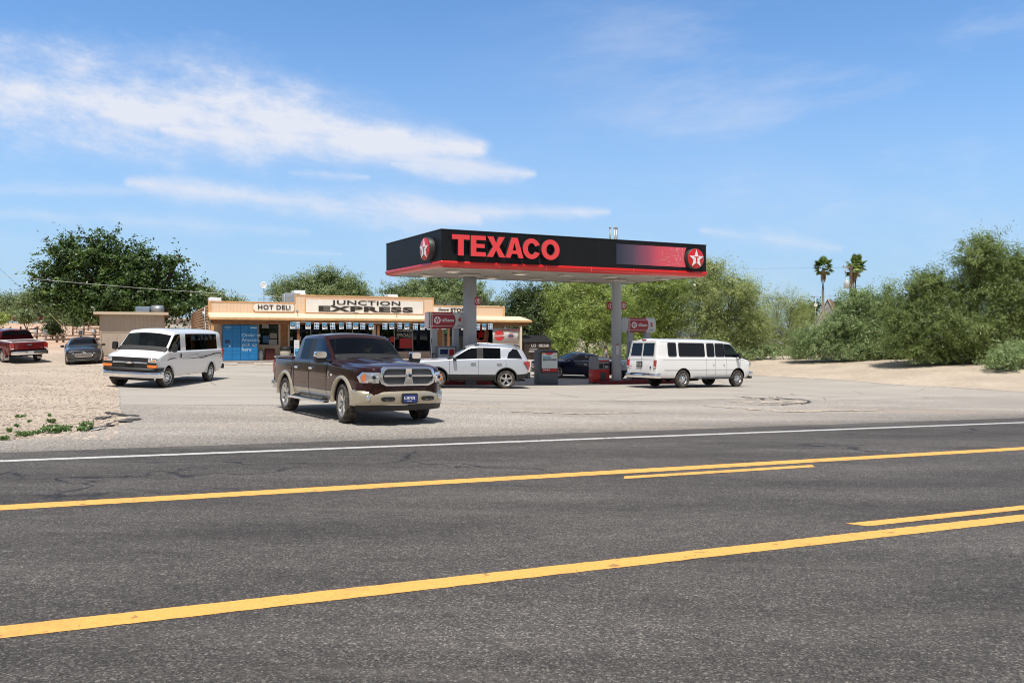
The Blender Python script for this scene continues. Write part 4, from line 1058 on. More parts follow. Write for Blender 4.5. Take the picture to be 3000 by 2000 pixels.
        b.add(vs, [(i * 4 + j, (i + 1) * 4 + j, (i + 1) * 4 + j + 1, i * 4 + j + 1) for i in range(8) for j in range(3)], 0, True); b.build('bumper_pad', M_BLACK, bu)
        b = MB(); b.bb((2.62, -.78, .30), (2.84, .78, .46)); b.build('air_dam', M_BLACK, root)
        mirror_pair(root, 1.88, .95, 1.50, (.14, .17, .30), M_BLACK, arm=.10)
        for sg in (1, -1):
            b = MB(); b.tube([(2.20, sg * .3 + .15, 1.33), (2.1, sg * .3 - .05, 1.36), (2.03, sg * .3 - .35, 1.40)], .012, 0, 6); b.tube([(2.06, sg * .3 - .55, 1.395), (2.02, sg * .3 - .02, 1.42)], .009, 0, 5); b.build('wiper', M_BLACK, root)
        b = MB(); b.tube([(2.4, -.85, 1.25), (2.18, -.88, 1.95)], .005, 0, 6, r2=.003); b.build('antenna', M_BLACK, root)
        # swoosh decals on both flanks
        for sg in (1, -1):
            d = MB()
            def sw(pts, wd):
                vs = []
                for k, (x, z) in enumerate(pts):
                    w_ = wd * math.sin(PI * min(1, max(.06, (k + .4) / len(pts)))) ; bw, _ = body_width(secs, x, 3); y = sg * (bw + .004 - max(0, z - .98) * .075)
                    vs += [(x, y, z - w_), (x, y, z + w_)]
                d.add(vs, [(2 * k, 2 * k + 2, 2 * k + 3, 2 * k + 1) for k in range(len(pts) - 1)], 0)
            sw([(2.15, 1.03), (2.0, 1.07), (1.8, 1.10), (1.55, 1.105), (1.35, 1.09)], .022)
            sw([(.9, 1.07), (.3, 1.06), (-.4, 1.065), (-1.1, 1.09), (-1.8, 1.14), (-2.5, 1.20), (-2.95, 1.20), (-3.05, 1.12), (-2.95, 1.04), (-2.85, 1.0)], .020)
            sw([(-.6, 1.05), (-.9, 1.04), (-1.2, 1.045), (-1.5, 1.09)], .012); sw([(-1.6, 1.13), (-1.9, 1.16), (-2.3, 1.23)], .012)
            d.build('swoosh_decal', M_BLACK, root, recalc=False)
            d = MB(); sw([(1.3, 1.08), (.8, 1.10), (.3, 1.15), (-.3, 1.21), (-.6, 1.24), (-.5, 1.17), (-.9, 1.16), (-1.6, 1.14)], .016); d.build('stripe_decal', mat('decal_grey', (.38, .39, .41), .4), root, recalc=False)
            b = MB(); b.rbox((1.02, sg * 1.015, 1.20), (.045, .03, .17), .015, 0, None, 'y'); b.build('door_handle', M_BLACK, root)
        fl = Arches()
        for x in (wxf, wxr):
            for sg in (1, -1): arch_flare(fl, x, sg * .99, r + .02, r + .085, .05, .02, 0, 180)
        fl.build('wheel_arch_moulding', pt, root)
        b = MB(); b.rbox((-3.33, 0, .60), (.14, 1.98, .20), .05, 0, None, 'z'); b.build('rear_bumper', M_BLACK, root)
        for sg in (1, -1):
            b = MB(); b.rbox((-3.26, sg * .92, 1.15), (.07, .14, .5), .02, 0, None, 'x'); b.build('tail_light', M_REDL, root)
    else:
        # side glass is set into the flank behind the front doors
        for sg in (1, -1):
            for (x0, x1) in ((.86, .30), (.20, -.24), (-.42, -1.98), (-2.16, -2.62)):
                b = MB(); x = (x0 + x1) / 2; z0, z1 = 1.42, 1.98
                yb, yt = sg * .955, sg * .878
                def pane(mb, gr, off, mi, rad):
                    pts = []; w_, h_ = abs(x1 - x0) / 2 + gr, (z1 - z0) / 2 + gr
                    for sx, sz, t0 in ((1, 1, 0), (-1, 1, 90), (-1, -1, 180), (1, -1, 270)):
                        for k in range(5):
                            t = R(t0 + 90 * k / 4); px_, pz = sx * (w_ - rad) + rad * math.cos(t), sz * (h_ - rad) + rad * math.sin(t)
                            zz = (z0 + z1) / 2 + pz; yy_ = yb + (yt - yb) * (zz - z0) / (z1 - z0)
                            pts.append((x + px_, yy_ + sg * off, zz))
                    n = len(pts); inner = [(p[0], p[1] - sg * .03, p[2]) for p in pts]
                    mb.add(pts + inner, [tuple(range(n))] + [(i, (i + 1) % n, n + (i + 1) % n, n + i) for i in range(n)], mi)
                pane(b, .022, .012, 1, .07); pane(b, 0, .016, 0, .06)
                b.build('side_window', [mat('tinted_glass_solid', (.007, .008, .010), .06, spec=.35), M_BLACK], root)
        bx = -3.362
        def tilt(z): return bx + max(0, z - 1.05) * .16
        for sg in (1, -1):
            b = MB(); P = [(.07, 1.43), (.72, 1.43), (.69, 1.96), (.07, 1.96)]
            for (g_, off, mi) in ((.018, .006, 1), (0, .011, 0)):
                pts = []
                cy, cz = .38, 1.7
                for (y, z) in P: pts.append((y + (g_ if y > cy else -g_), z + (g_ if z > cz else -g_)))
                q = [(tilt(z) - off - .012, sg * y, z) for y, z in pts] + [(tilt(z) + .05, sg * y, z) for y, z in pts]
                b.add(q, [(0, 1, 2, 3)] + [(i, (i + 1) % 4, 4 + (i + 1) % 4, 4 + i) for i in range(4)], mi)
            b.build('rear_window', [MATS['tinted_glass_solid'], M_BLACK], root, bevel=0)
            b = MB(); b.rbox((-3.345, sg * .885, 1.06), (.07, .14, .34), .02, 0, None, 'x'); b.rbox((-3.348, sg * .885, .925), (.07, .13, .05), .01, 1, None, 'x'); b.build('tail_light', [M_REDL, M_WHITEL], root, bevel=.008)
        b = Seams(); seam(b, [(-3.375, 0, .72), (-3.345, 0, 1.33), (-3.215, 0, 2.06)], .006); seam(b, [(-3.37, .80, .72), (-3.335, .80, 1.33), (-3.215, .76, 2.03)], .005); seam(b, [(-3.37, -.80, .72), (-3.335, -.80, 1.33), (-3.215, -.76, 2.03)], .005)
        seam(b, [(-3.345, -.80, 1.26), (-3.345, .80, 1.26)], .004)
        for sg in (1, -1):
            for x in (1.90, .98, .25, -.32):
                seam(b, [(x, sg * 1.001, .55), (x, sg * 1.003, 1.0), (x, sg * .976, 1.34)], .0045)
            seam(b, [(1.9, sg * 1.0, .54), (-.32, sg * 1.0, .54)], .0045); seam(b, [(1.9, sg * 1.004, .80), (-2.9, sg * 1.004, .80)], .004); seam(b, [(2.2, sg * .988, 1.245), (-3.0, sg * .993, 1.245)], .003)
        b.build('door_seam', M_BRAKE, root)
        b = MB(); b.rbox((-3.375, .10, 1.03), (.03, .36, .24), .02, 0, None, 'x'); b.build('plate_frame', M_BLACK, root)
        b = MB(); b.box((-3.395, .10, 1.03), (.012, .30, .15), 1); text_geo('J7C8K', .07, .002, 0, .8, mb=b, M=frame((-3.403, .10, 1.03), (0, -1, 0), (0, 0, 1)), mi=0); b.build('licence_plate', [M_INK, mat('plate_dim', (.28, .30, .27), .4)], root)
        b = MB(); text_geo('XLT', .06, .002, .001, 1.2, mb=b, M=frame((-3.385, .66, .93), (0, -1, 0), (0, 0, 1))); b.lathe([(0, .01), (.045, .008), (.05, 0)], 'x', (-3.382, -.62, .90), 1, 16); b.build('badge', [M_BRAKE, M_PLATE_B], root)
        b = MB(); vs = []; yy = [-1.02, -1.0, -.9, 0, .9, 1.0, 1.02]; pr = [(.44, .03), (.45, -.02), (.53, -.05), (.60, -.05), (.635, -.03), (.64, .12)]
        for y in yy:
            xx = -3.46 + abs(y) ** 5 * .10 + (.25 if abs(y) > 1.01 else 0)
            for z, dx in pr: vs.append((xx + dx, y, z))
        b.add(vs, [(i * 6 + j, (i + 1) * 6 + j, (i + 1) * 6 + j + 1, i * 6 + j + 1) for i in range(6) for j in range(5)], 0, True); b.bb((-3.50, -.62, .637), (-3.38, .62, .65), 1); b.build('rear_bumper', [M_CHROME, M_BLACK], root)
        b = MB(); b.rbox((-3.18, 0, 2.11), (.06, .24, .045), .015, 0, None, 'x'); b.build('brake_light', M_REDL, root)
        mirror_pair(root, 1.66, .93, 1.42, (.14, .16, .26), M_BLACK, arm=.09)
        for x in (.80, .12):
            for sg in (1, -1):
                b = MB(); b.rbox((x, sg * 1.006, 1.10), (.10, .02, .16), .02, 0, None, 'y'); b.rbox((x, sg * 1.02, 1.10), (.04, .03, .14), .012, 0, None, 'y'); b.build('door_handle', pt, root)
        for sg in (1, -1):
            b = MB(); b.rbox((.25, sg * .99, .40), (2.5, .14, .045), .03, 0); b.build('running_board', M_BLACK, root)
            b = MB(); b.rbox((2.60, sg * .80, 1.02), (.12, .28, .20), .03, 0, None, 'x'); b.build('headlight', M_LAMP, root)
        b = MB(); b.rbox((2.66, 0, .60), (.26, 2.0, .22), .09, 0, None, 'z'); b.rbox((2.68, 0, .44), (.22, 1.9, .12), .08, 1, None, 'z'); b.build('front_bumper', [M_CHROME, M_BLACK], root, bevel=.02)
        b = MB(); b.rbox((2.655, 0, 1.0), (.05, 1.2, .25), .03, 0, None, 'x'); b.build('grille', M_CHROME2, root)
        # drip rail along the roof edge
        b = MB()
        for sg in (1, -1): b.tube([(1.35, sg * .845, 2.015), (.9, sg * .872, 2.055), (-.1, sg * .876, 2.065), (-2.9, sg * .876, 2.06), (-3.15, sg * .862, 2.045)], .010, 0, 6)
        b.tube([(-3.195, .80, 2.065), (-3.195, -.80, 2.065)], .009, 0, 6); b.build('drip_rail', P_WHITE2, root)
    return root

# ------------------------------------------------------------------ SUV
def suv(label, loc_rz, name='suv', group=None, pt=P_SILVER):
    root = empty(name, mat=slope_mat(*loc_rz), label=label, cat='SUV', group=group)
    wx, r = 1.43, .375
    secs = [S(2.42, .45, .78, .60, .82, .98, crown=.03, ws=.7), S(2.36, .36, .90, .56, .84, 1.03, crown=.04, ws=.84), S(2.1, .33, .975, .56, .88, 1.07, crown=.06), S(1.3, .33, 1.0, .56, .92, 1.12, crown=.08), S(.98, .33, 1.0, .56, .93, 1.14, crown=.07),
            S(.86, .33, 1.0, .56, .93, 1.15, 1.24, .88, -.02), S(.12, .33, 1.0, .56, .94, 1.165, 1.735, .76, .04), S(-.02, .33, 1.0, .56, .94, 1.17, 1.76, .77, .045), S(-.22, .33, 1.0, .56, .94, 1.175, 1.775, .775, .045), S(-.32, .33, 1.0, .56, .94, 1.18, 1.78, .775, .045),
            S(-1.30, .33, 1.0, .56, .94, 1.20, 1.77, .77, .045), S(-1.62, .33, 1.0, .56, .94, 1.21, 1.76, .765, .045), S(-1.96, .36, .985, .58, .94, 1.215, 1.72, .75, .04), S(-2.12, .40, .965, .60, .94, 1.20, 1.66, .73, .03), S(-2.34, .46, .93, .62, .94, 1.14, 1.26, .80, .02), S(-2.42, .50, .85, .66, .93, 1.08, 1.14, .74, .01)]
    G_SUV = glass('suv_glass', (.05, .065, .065), .8)
    mats = [pt, M_BLACK, G_TEAL, G_DARK, M_WELL, G_SUV]
    def cells(i, j):
        if j == 0: return 4
        if j == 1: return 1
        if j in (7, 8) and i == 5: return 2
        if i == 4 and j >= 6: return 1
        if j == 5 and i in (5, 6, 7): return 5
        if j == 5 and i == 8: return 1
        if j == 5 and i == 9: return 3
        if j in (7, 8) and i == 13: return 3
        return 0
    co, out = loft(secs, cells, mats, [(x, sg * .90, r + .075, .5) for sg in (1, -1) for x in (wx, -wx)], r + .015,
                   creases=[(4, -1, .5), (13, -1, .3)] + [(i, 1, .6) for i in range(15)] + [(i, 2, .9) for i in range(15)] + [(i, 4, .4) for i in range(15)])
    body_from(co, out, root, [pt, M_BLACK, M_WELL])
    panes(co, out, G_TEAL, root, 'windshield'); panes(co, out, G_SUV, root, 'side_window'); panes(co, out, G_DARK, root, lambda c: 'rear_window' if abs(c.y) < .2 else 'side_window')
    for x in (wx, -wx):
        for sg in (1, -1): wheel(root, x, sg * .87, r, .245, .255, 'spoke5', sg)
    b = MB(); b.bb((-2.2, -.85, .5), (1.2, .85, .54)); b.build('cabin_floor', M_WELL, root)
    b = MB(); b.prism([(.55, .75), (1.15, .75), (1.15, 1.10), (.66, 1.14), (.52, 1.0)], 'y', -.84, .84); b.build('dashboard', M_DASHD, root)
    seats(root, [(.0, .42), (.0, -.42), (-.95, .42), (-.95, -.42)], M_SEAT, .62); steering(root, .45, .42, 1.02)
    for sg in (1, -1):
        # rear quarter glass: slanted dark pane behind a body-coloured pillar
        P = [(-1.46, 1.255), (-2.08, 1.265), (-1.90, 1.61), (-1.66, 1.65), (-1.58, 1.63)]
        def yy(z): return sg * (.962 - (z - 1.21) * .42)
        b = MB(); q = [(x, yy(z) + sg * .012, z) for x, z in P] + [(x, yy(z) - sg * .05, z) for x, z in P]; n = len(P)
        b.add(q, [tuple(range(n))] + [(i, (i + 1) % n, n + (i + 1) % n, n + i) for i in range(n)]); b.build('quarter_window', mat('tinted_glass_solid', (.007, .008, .010), .06, spec=.35), root)
        b = Seams(); seam(b, [(.92, sg * 1.001, .56), (.92, sg * 1.0, 1.14)], .005); seam(b, [(-.27, sg * 1.001, .56), (-.27, sg * 1.003, .94), (-.27, sg * .978, 1.17)], .005); seam(b, [(-1.32, sg * 1.001, .72), (-1.42, sg * 1.002, .94), (-1.40, sg * .975, 1.2)], .005)
        b.build('door_seam', M_BRAKE, root)
        b = MB(); b.tube([(-.15, sg * .81, 1.785), (-.25, sg * .80, 1.845), (-1.85, sg * .78, 1.82), (-1.98, sg * .78, 1.765)], .02, 0, 8); b.tube([(-.12, sg * .81, 1.77), (-.30, sg * .80, 1.81)], .028, 1, 8); b.tube([(-1.75, sg * .78, 1.795), (-2.02, sg * .78, 1.735)], .028, 1, 8); b.build('roof_rail', [M_CHROME2, M_BLACK], root)
        for x in (.0, -1.08):
            b = MB(); b.rbox((x - .05, sg * 1.018, 1.02), (.22, .05, .045), .02, 0, None, 'y'); b.build('door_handle', M_CHROME, root)
        b = MB(); b.add([(-2.14, sg * .985, 1.10), (-2.34, sg * .955, 1.13), (-2.42, sg * .87, 1.12), (-2.43, sg * .87, .92), (-2.36, sg * .955, .76), (-2.30, sg * .975, .92), (-2.20, sg * .985, 1.02)], [(0, 1, 2, 3, 4, 5, 6)]); tl = b.build('tail_light', M_REDL, root)
        so = tl.modifiers.new('s', 'SOLIDIFY'); so.thickness = .03; so.offset = 0 if True else 1
        b = MB(); b.rbox((2.34, sg * .72, .92), (.16, .34, .16), .05, 0, None, 'x'); b.build('headlight', M_LAMP, root)
        b = MB(); b.rbox((.0, sg * 1.0, .50), (2.0, .03, .07), .015, 0, None, 'y'); b.build('rocker_trim', M_BLACK, root)
    fl = Arches()
    for x in (wx, -wx):
        for sg in (1, -1): arch_flare(fl, x, sg * .985, r + .015, r + .075, .06, .03, -14, 194)
    fl.build('wheel_arch_moulding', M_BLACK, root)
    mirror_pair(root, .72, .90, 1.19, (.13, .20, .15), M_BLACK, arm=.10)
    b = MB(); b.rbox((2.42, 0, .86), (.06, 1.2, .24), .05, 0, None, 'x')
    for k in range(3): b.box((2.455, 0, .79 + .07 * k), (.02, 1.1, .025), 1)
    b.build('grille', [M_BLACK, M_CHROME], root)
    b = MB(); b.rbox((-2.39, 0, .55), (.16, 1.84, .26), .08, 0, None, 'z'); b.build('rear_bumper', M_BLACK, root, bevel=.02)
    b = MB(); b.tube([(wx, -.8, r), (wx, .8, r)], .05); b.tube([(-wx, -.8, r), (-wx, .8, r)], .05); b.bb((-2.3, -.6, .30), (2.1, .6, .36)); b.build('undercarriage', M_WELL, root)
    return root

# ------------------------------------------------------------------ sedans
def sedan(kind, label, loc_rz, pt, grp='parked sedans'):
    root = empty('sedan', mat=slope_mat(*loc_rz), label=label, cat='sedan', group=grp)
    wx, r = 1.42, .33
    secs = [S(2.36, .34, .70, .46, .62, .72, crown=.03, ws=.62), S(2.28, .24, .84, .44, .64, .78, crown=.05, ws=.78), S(2.0, .20, .905, .44, .68, .84, crown=.07), S(1.3, .19, .925, .44, .72, .90, crown=.09), S(1.02, .19, .925, .44, .74, .925, crown=.09),
            S(.88, .19, .925, .44, .74, .93, 1.02, .80, -.01), S(.0, .19, .925, .44, .76, .96, 1.38, .60, .045), S(-.14, .19, .925, .44, .76, .965, 1.40, .61, .05), S(-.30, .19, .925, .44, .77, .97, 1.405, .61, .05), S(-.42, .19, .925, .44, .77, .97, 1.405, .61, .05),
            S(-.98, .19, .92, .44, .78, .985, 1.365, .60, .045), S(-1.12, .19, .92, .44, .78, .99, 1.35, .60, .04), S(-1.75, .20, .905, .46, .78, 1.0, 1.09, .72, .02), S(-1.95, .22, .895, .46, .78, .99, crown=.03), S(-2.30, .28, .86, .48, .78, .97, crown=.03), S(-2.42, .34, .76, .52, .76, .92, crown=.02)]
    gw = G_CLEAR
    mats = [pt, M_BLACK, G_TEAL, gw, M_WELL]
    def cells(i, j):
        if j == 0: return 4
        if j in (7, 8) and i == 5: return 2
        if i == 4 and j >= 6: return 1
        if j == 5 and i in (5, 6, 7): return 3
        if j == 5 and i == 8: return 1
        if j == 5 and i in (9, 10): return 3
        if j in (7, 8) and i == 11: return 2
        return 0
    co, out = loft(secs, cells, mats, [(x, sg * .84, r + .06, .46) for sg in (1, -1) for x in (wx, -wx)], r + .01,
                   creases=[(4, -1, .5)] + [(i, 1, .6) for i in range(15)] + [(i, 3, .3) for i in range(15)] + [(i, 4, .5) for i in range(15)])
    body_from(co, out, root, [pt, M_BLACK, M_WELL])
    panes(co, out, G_TEAL, root, lambda c: 'windshield' if c.x > 0 else 'rear_window'); panes(co, out, gw, root, 'side_window')
    for x in (wx, -wx):
        for sg in (1, -1): wheel(root, x, sg * .80, r, .215, .225, 'sedan', sg, 0, M_ALLOY)
    b = MB(); b.bb((-1.7, -.8, .32), (1.1, .8, .35)); b.build('cabin_floor', M_WELL, root)
    b = MB(); b.prism([(.55, .55), (1.1, .55), (1.1, .90), (.62, .94), (.50, .82)], 'y', -.76, .76); b.build('dashboard', M_DASHD, root)
    seats(root, [(-.12, .38), (-.12, -.38)], M_SEAT, .42); steering(root, .38, .38, .86)
    b = MB(); b.rbox((-1.2, 0, .70), (.18, 1.3, .5), .06, 0, None, 'x'); b.build('rear_seat', M_SEAT, root)
    for sg in (1, -1):
        b = Seams(); seam(b, [(.90, sg * .926, .3), (.90, sg * .926, .9)], .004); seam(b, [(-.36, sg * .926, .3), (-.36, sg * .922, .95)], .004); b.build('door_seam', M_WELL, root)
        b = MB(); b.tube([(.86, sg * .895, .955), (.0, sg * .895, .985), (-1.1, sg * .89, 1.01)], .009, 0, 6); b.build('window_trim', M_CHROME, root)
        for x in (-.22, -.95):
            b = MB(); b.rbox((x, sg * .93, .80), (.18, .04, .035), .015, 0, None, 'y'); b.build('door_handle', M_CHROME if kind == 'side' else pt, root)
        b = MB(); q = [(2.31, sg * .45, .70), (2.02, sg * .88, .82), (1.92, sg * .905, .80), (2.10, sg * .875, .68), (2.30, sg * .62, .61), (2.36, sg * .46, .62)]
        b.add([(x + .015, y * 1.01, z + .012) for x, y, z in q], [tuple(range(6))]); hl = b.build('headlight', M_LAMP, root); so = hl.modifiers.new('s', 'SOLIDIFY'); so.thickness = .04; so.offset = 0
        b = MB(); b.rbox((-2.32, sg * .62, .82), (.14, .36, .15), .04, 0, None, 'x'); b.build('tail_light', M_REDL, root)
    mirror_pair(root, .66, .86, 1.0, (.11, .19, .13), pt, pt, arm=.07)
    # six-sided mouth with bright bars
    g = MB(); gx = 2.375
    P = [(-.46, .585), (-.34, .66), (.34, .66), (.46, .585), (.36, .46), (-.36, .46)]
    g.prism(P, 'x', gx - .05, gx + .01, 1)
    for k in range(5):
        z = .485 + k * .038; hw = .36 + (z - .46) * .8 if z < .585 else .46 - (z - .585) * 1.6
        g.box((gx + .022, 0, z), (.02, 2 * hw * .96, .012), 0)
    n = len(P)
    for i in range(n): g.tube([(gx + .015, *P[i]), (gx + .015, *P[(i + 1) % n])], .013, 0, 6)
    g.build('grille', [M_CHROME, M_BLACK], root)
    b = MB(); b.lathe([(0, .012), (.04, .01), (.05, 0)], 'x', (gx - .01, 0, .715), 0, 16); b.build('emblem', M_CHROME, root)
    b = MB(); b.rbox((2.34, 0, .355), (.10, 1.0, .12), .04, 1, None, 'x'); b.box((2.40, 0, .30), (.02, 1.0, .014), 0); b.rbox((2.27, 0, .25), (.2, 1.5, .08), .06, 1, None, 'z')
    for sg in (1, -1): b.rbox((2.28, sg * .66, .39), (.10, .20, .10), .03, 1, None, 'x')
    b.build('lower_intake', [M_CHROME2, M_BLACK], root)
    b = MB(); b.rbox((-2.40, 0, .50), (.10, 1.5, .24), .06, 0, None, 'z'); b.build('rear_bumper', pt, root, bevel=.02)
    return root

def place(front, rear_dir=None): pass
def hd(fx, fy): return math.atan2(fy, fx)
ram = pickup('crew', 'dark maroon crew-cab pickup truck with beige lower body, chrome grille and blue front plate', 'pickup trucks', P_MAROON, P_BEIGE, (-3.88, 18.05, hd(.584, -.812)))
van_a = van('front', 'white passenger van facing the road, with dark swoosh stripes and amber front lamps', (-14.0, 30.4, hd(-.01, -1)), R(-14))
van_b = van('rear', 'long white passenger van seen from behind, chrome rear bumper, beside the round canopy column', (8.57, 35.05, hd(.85, .527)))
suv_a = suv('pearl white SUV with black lower trim and roof rails, partly behind the maroon pickup', (-1.82, 31.65, hd(-.985, -.17)), group='white SUVs')
sed_a = sedan('side', 'dark navy sedan parked at the pump under the canopy, facing left', (3.45, 42.6, hd(-.91, -.41)), P_NAVY)
sed_b = sedan('front', 'charcoal sedan facing the road beside the tan shed', (-24.85, 43.6, hd(.497, -.868)), P_GREY)
red_a = pickup('plain', 'red pickup truck with white bed rails seen from behind, left edge of the lot', 'pickup trucks', P_RED, P_RED, (-29.8, 44.5, hd(-.80, .60)))
# ================================================================== STORE
BA = R(26); BX = Vector((math.cos(BA), math.sin(BA), 0)); BN = Vector((math.sin(BA), -math.cos(BA), 0))   # along the front, outward
B0 = Vector((-18.16, 45.0, 0)); BZ = .06
def bl(u, d=0.0):
    """distance along the store front at photo column u, on a line d metres out from the wall"""
    k = (u - 1500) / F_PX; p = B0 + BN * d
    return (k * p.y - p.x) / (BX.x - k * BX.y)
BM = Matrix((BX, -BN, Vector((0, 0, 1)))).transposed().to_4x4(); BM.translation = Vector((B0.x, B0.y, BZ))   # local: x along, y into the building, z up
store = empty('convenience_store', mat=BM, label='peach wooden convenience store with stepped parapet and sloping porch roof', cat='store')
M_PEACH = NT('peach_siding')
_t = M_PEACH; _s = _t.N('ShaderNodeSeparateXYZ'); _t.L(_t.P, _s.inputs[0])
_g = _t.M('PINGPONG', _t.M('ADD', _s.outputs[0], 50.0), .10); _gr = _t.rng(_g, .0, .010)
_pl = _t.M('PINGPONG', _t.M('ADD', _s.outputs[0], 50.0), 1.22); _pr = _t.rng(_pl, .0, .014)
_c = _t.ramp(_t.noise(.8, 7, .7, _t.map(0, (1, 1, .3))), [(.25, (.70, .52, .365)), (.6, (.77, .59, .43)), (.85, (.80, .64, .49))])
_c = _t.mix(_t.M('MULTIPLY', _t.M('SUBTRACT', 1.0, _gr), .35), _c, (.42, .24, .13)); _c = _t.mix(_t.M('MULTIPLY', _t.M('SUBTRACT', 1.0, _pr), .5), _c, (.38, .21, .11))
_c = _t.mix(_t.M('MULTIPLY', _t.rng(_t.noise(9, 6, .75, _t.map(0, (1, 1, .15))), .60, .74), .35), _c, (.50, .30, .17))
_t.done(_c, .85, _gr, .5, .01)
M_PEACH = M_PEACH.m
M_TRIM = mat('orange_trim', (.70, .42, .19), .75, var=.25, vscale=4, bump=.2)
M_PORCH = mat('porch_sheet', (.86, .68, .47), .8, var=.14, vscale=2.5)
M_PORCHW = mat('porch_timber_brown', (.26, .115, .045), .85, var=.35, vscale=3, bump=.3)
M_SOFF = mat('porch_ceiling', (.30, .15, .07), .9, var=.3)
M_DOOR = mat('door_wood', (.36, .17, .07), .6, var=.35, vscale=6)
M_CREAM = mat('cream_panel', (.82, .72, .56), .8, var=.12, vscale=2)
M_SIGNW = mat('sign_board_white', (.80, .79, .75), .55, var=.08, vscale=1.5)
M_LETTER = mat('sign_letter_black', (.03, .024, .02), .6)
M_STEELW = mat('white_sheet_metal', (.78, .79, .80), .45, var=.08, vscale=2)
M_STEELG = mat('grey_galvanised', (.40, .42, .43), .45, .6, var=.2, vscale=5)
M_LOG = NT('log_siding_tan'); _t = M_LOG; _c = _t.ramp(_t.noise(3, 7, .7, _t.map(0, (1, .3, 3))), [(.3, (.30, .19, .12)), (.7, (.46, .31, .20))]); _t.done(_c, .85, _t.noise(8, 5, .7), .3, .02); M_LOG = M_LOG.m
M_ROOFW = mat('roof_membrane', (.60, .58, .54), .9, var=.2)
L_ = 19.6; DP = 18.0; ZW = 3.62; ZC = 4.12
lc0, lc1 = bl(864.5), bl(1270)            # raised middle part of the parapet
# front wall with openings (x ranges), built from solid pieces
OPEN = [(bl(757), bl(818), 1.0, 2.34, 'w'), (bl(847), bl(1092), .45, 2.36, 'w'), (bl(1100), bl(1262), .5, 2.38, 'w'), (bl(1275), bl(1296), 0, 2.35, 'd'), (bl(1300), bl(1421), .5, 2.40, 'w'), (bl(1428), bl(1446), .9, 2.4, 'w')]
def wallpiece(x0, x1, z0, z1, y0=0.0, y1=.16, m=0):
    w.bb((x0, y0, z0), (x1, y1, z1), m)
w = MB(); cur = 0.0
for (a, b_, z0, z1, k) in OPEN:
    wallpiece(cur, a, 0, 3.0); wallpiece(a, b_, z1, 3.0)
    if z0 > 0: wallpiece(a, b_, 0, z0)
    cur = b_
wallpiece(cur, L_, 0, 3.0); w.build('front_wall', M_PEACH, store)
w = MB(); w.bb((0, .16, 0), (.16, DP, 3.42)); w.bb((L_ - .16, .16, 0), (L_, DP, 3.42)); w.bb((0, DP, 0), (L_, DP + .16, 3.42)); w.build('side_wall', M_PEACH, store)
w = MB()
for k in range(19):                                                   # half-round log boards on the left flank
    z = .14 + k * .178; w.tube([(.02, .05, z), (.02, DP, z)], .105, 0, 10)
w.build('log_siding', M_LOG, store)
w = MB(); w.tube([(-.16, 1.0, 1.2), (-.16, 1.0, 3.3)], .03); w.rbox((-.2, 1.6, 2.9), (.12, .3, .35), .02); w.tube([(-.16, .4, .2), (-.16, .4, 2.4), (-.16, 2.6, 2.4)], .02); w.build('conduit', M_STEELG, store)
# parapet above the porch, standing 3 mm proud of nothing: it rises from 3.0
w = MB(); w.bb((0, 0, 3.0), (lc0, .16, ZW)); w.bb((lc0, 0, 3.0), (lc1, .16, ZC)); w.bb((lc1, 0, 3.0), (L_, .16, ZW)); w.build('parapet', M_PEACH, store)
w = MB(); w.bb((-.02, -.03, ZW), (lc0 - .03, .2, ZW + .06)); w.bb((lc0 - .03, -.03, ZC), (lc1 + .03, .2, ZC + .06)); w.bb((lc1 + .03, -.03, ZW), (L_ + .02, .2, ZW + .06))
w.bb((-.03, -.035, 2.85), (.12, -.004, ZW)); w.bb((L_ - .12, -.035, 2.85), (L_ + .02, -.004, ZW)); w.bb((lc0 - .02, -.02, ZW + .06), (lc0 + .05, -.004, ZC)); w.bb((lc1 - .05, -.02, ZW + .06), (lc1 + .02, -.004, ZC))
w.build('parapet_trim', M_TRIM, store)
w = MB(); w.bb((.16, .2, 3.30), (L_ - .16, DP, 3.36)); w.bb((L_ - 2.2, .1, ZW + .061), (L_ - .3, .5, ZW + .10)); w.build('roof', M_ROOFW, store)
# porch roof: slopes down towards the viewer, carries on past the right end
PX1 = L_ + 1.25; PD = 1.85
w = MB(); zt0, zt1 = 2.98, 2.66
w.prism([(-.004, zt0), (-PD, zt1), (-PD, zt1 - .05), (-.004, zt0 - .05)], 'x', -.05, PX1, 0); w.build('porch_roof', M_PORCH, store)
w = MB(); w.bb((-.05, -PD - .04, zt1 - .13), (PX1, -PD - .002, zt1 + .005)); w.prism([(-PD, zt1 - .052), (-PD, zt1 - .14), (-.01, zt0 - .2), (-.01, zt0 - .052)], 'x', -.09, -.052); w.build('porch_fascia', M_TRIM, store)
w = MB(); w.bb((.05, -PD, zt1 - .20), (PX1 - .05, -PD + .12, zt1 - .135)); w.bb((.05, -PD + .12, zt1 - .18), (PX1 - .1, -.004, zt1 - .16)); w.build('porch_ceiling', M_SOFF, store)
w = MB(); w.bb((.1, -.055, 2.36), (L_, -.003, 2.47)); w.bb((.1, -PD + .14, 2.27), (L_ + 1.0, -PD + .24, 2.455)); w.build('porch_beam', M_PORCHW, store)
for u in (622, 873, 1107, 1312, 1524):
    x = bl(u, PD - .25); w = MB(); w.bb((x - .07, -PD + .10, .10), (x + .07, -PD + .24, 2.27)); w.build('porch_post', M_PORCHW if u not in (622, 1524) else (M_CREAM if u == 1524 else M_TRIM), store)
w = MB(); w.bb((-.05, -PD - .05, -.12), (PX1, -.002, .10)); w.build('porch_slab', mat('porch_concrete', (.44, .38, .33), .9, var=.25), store)
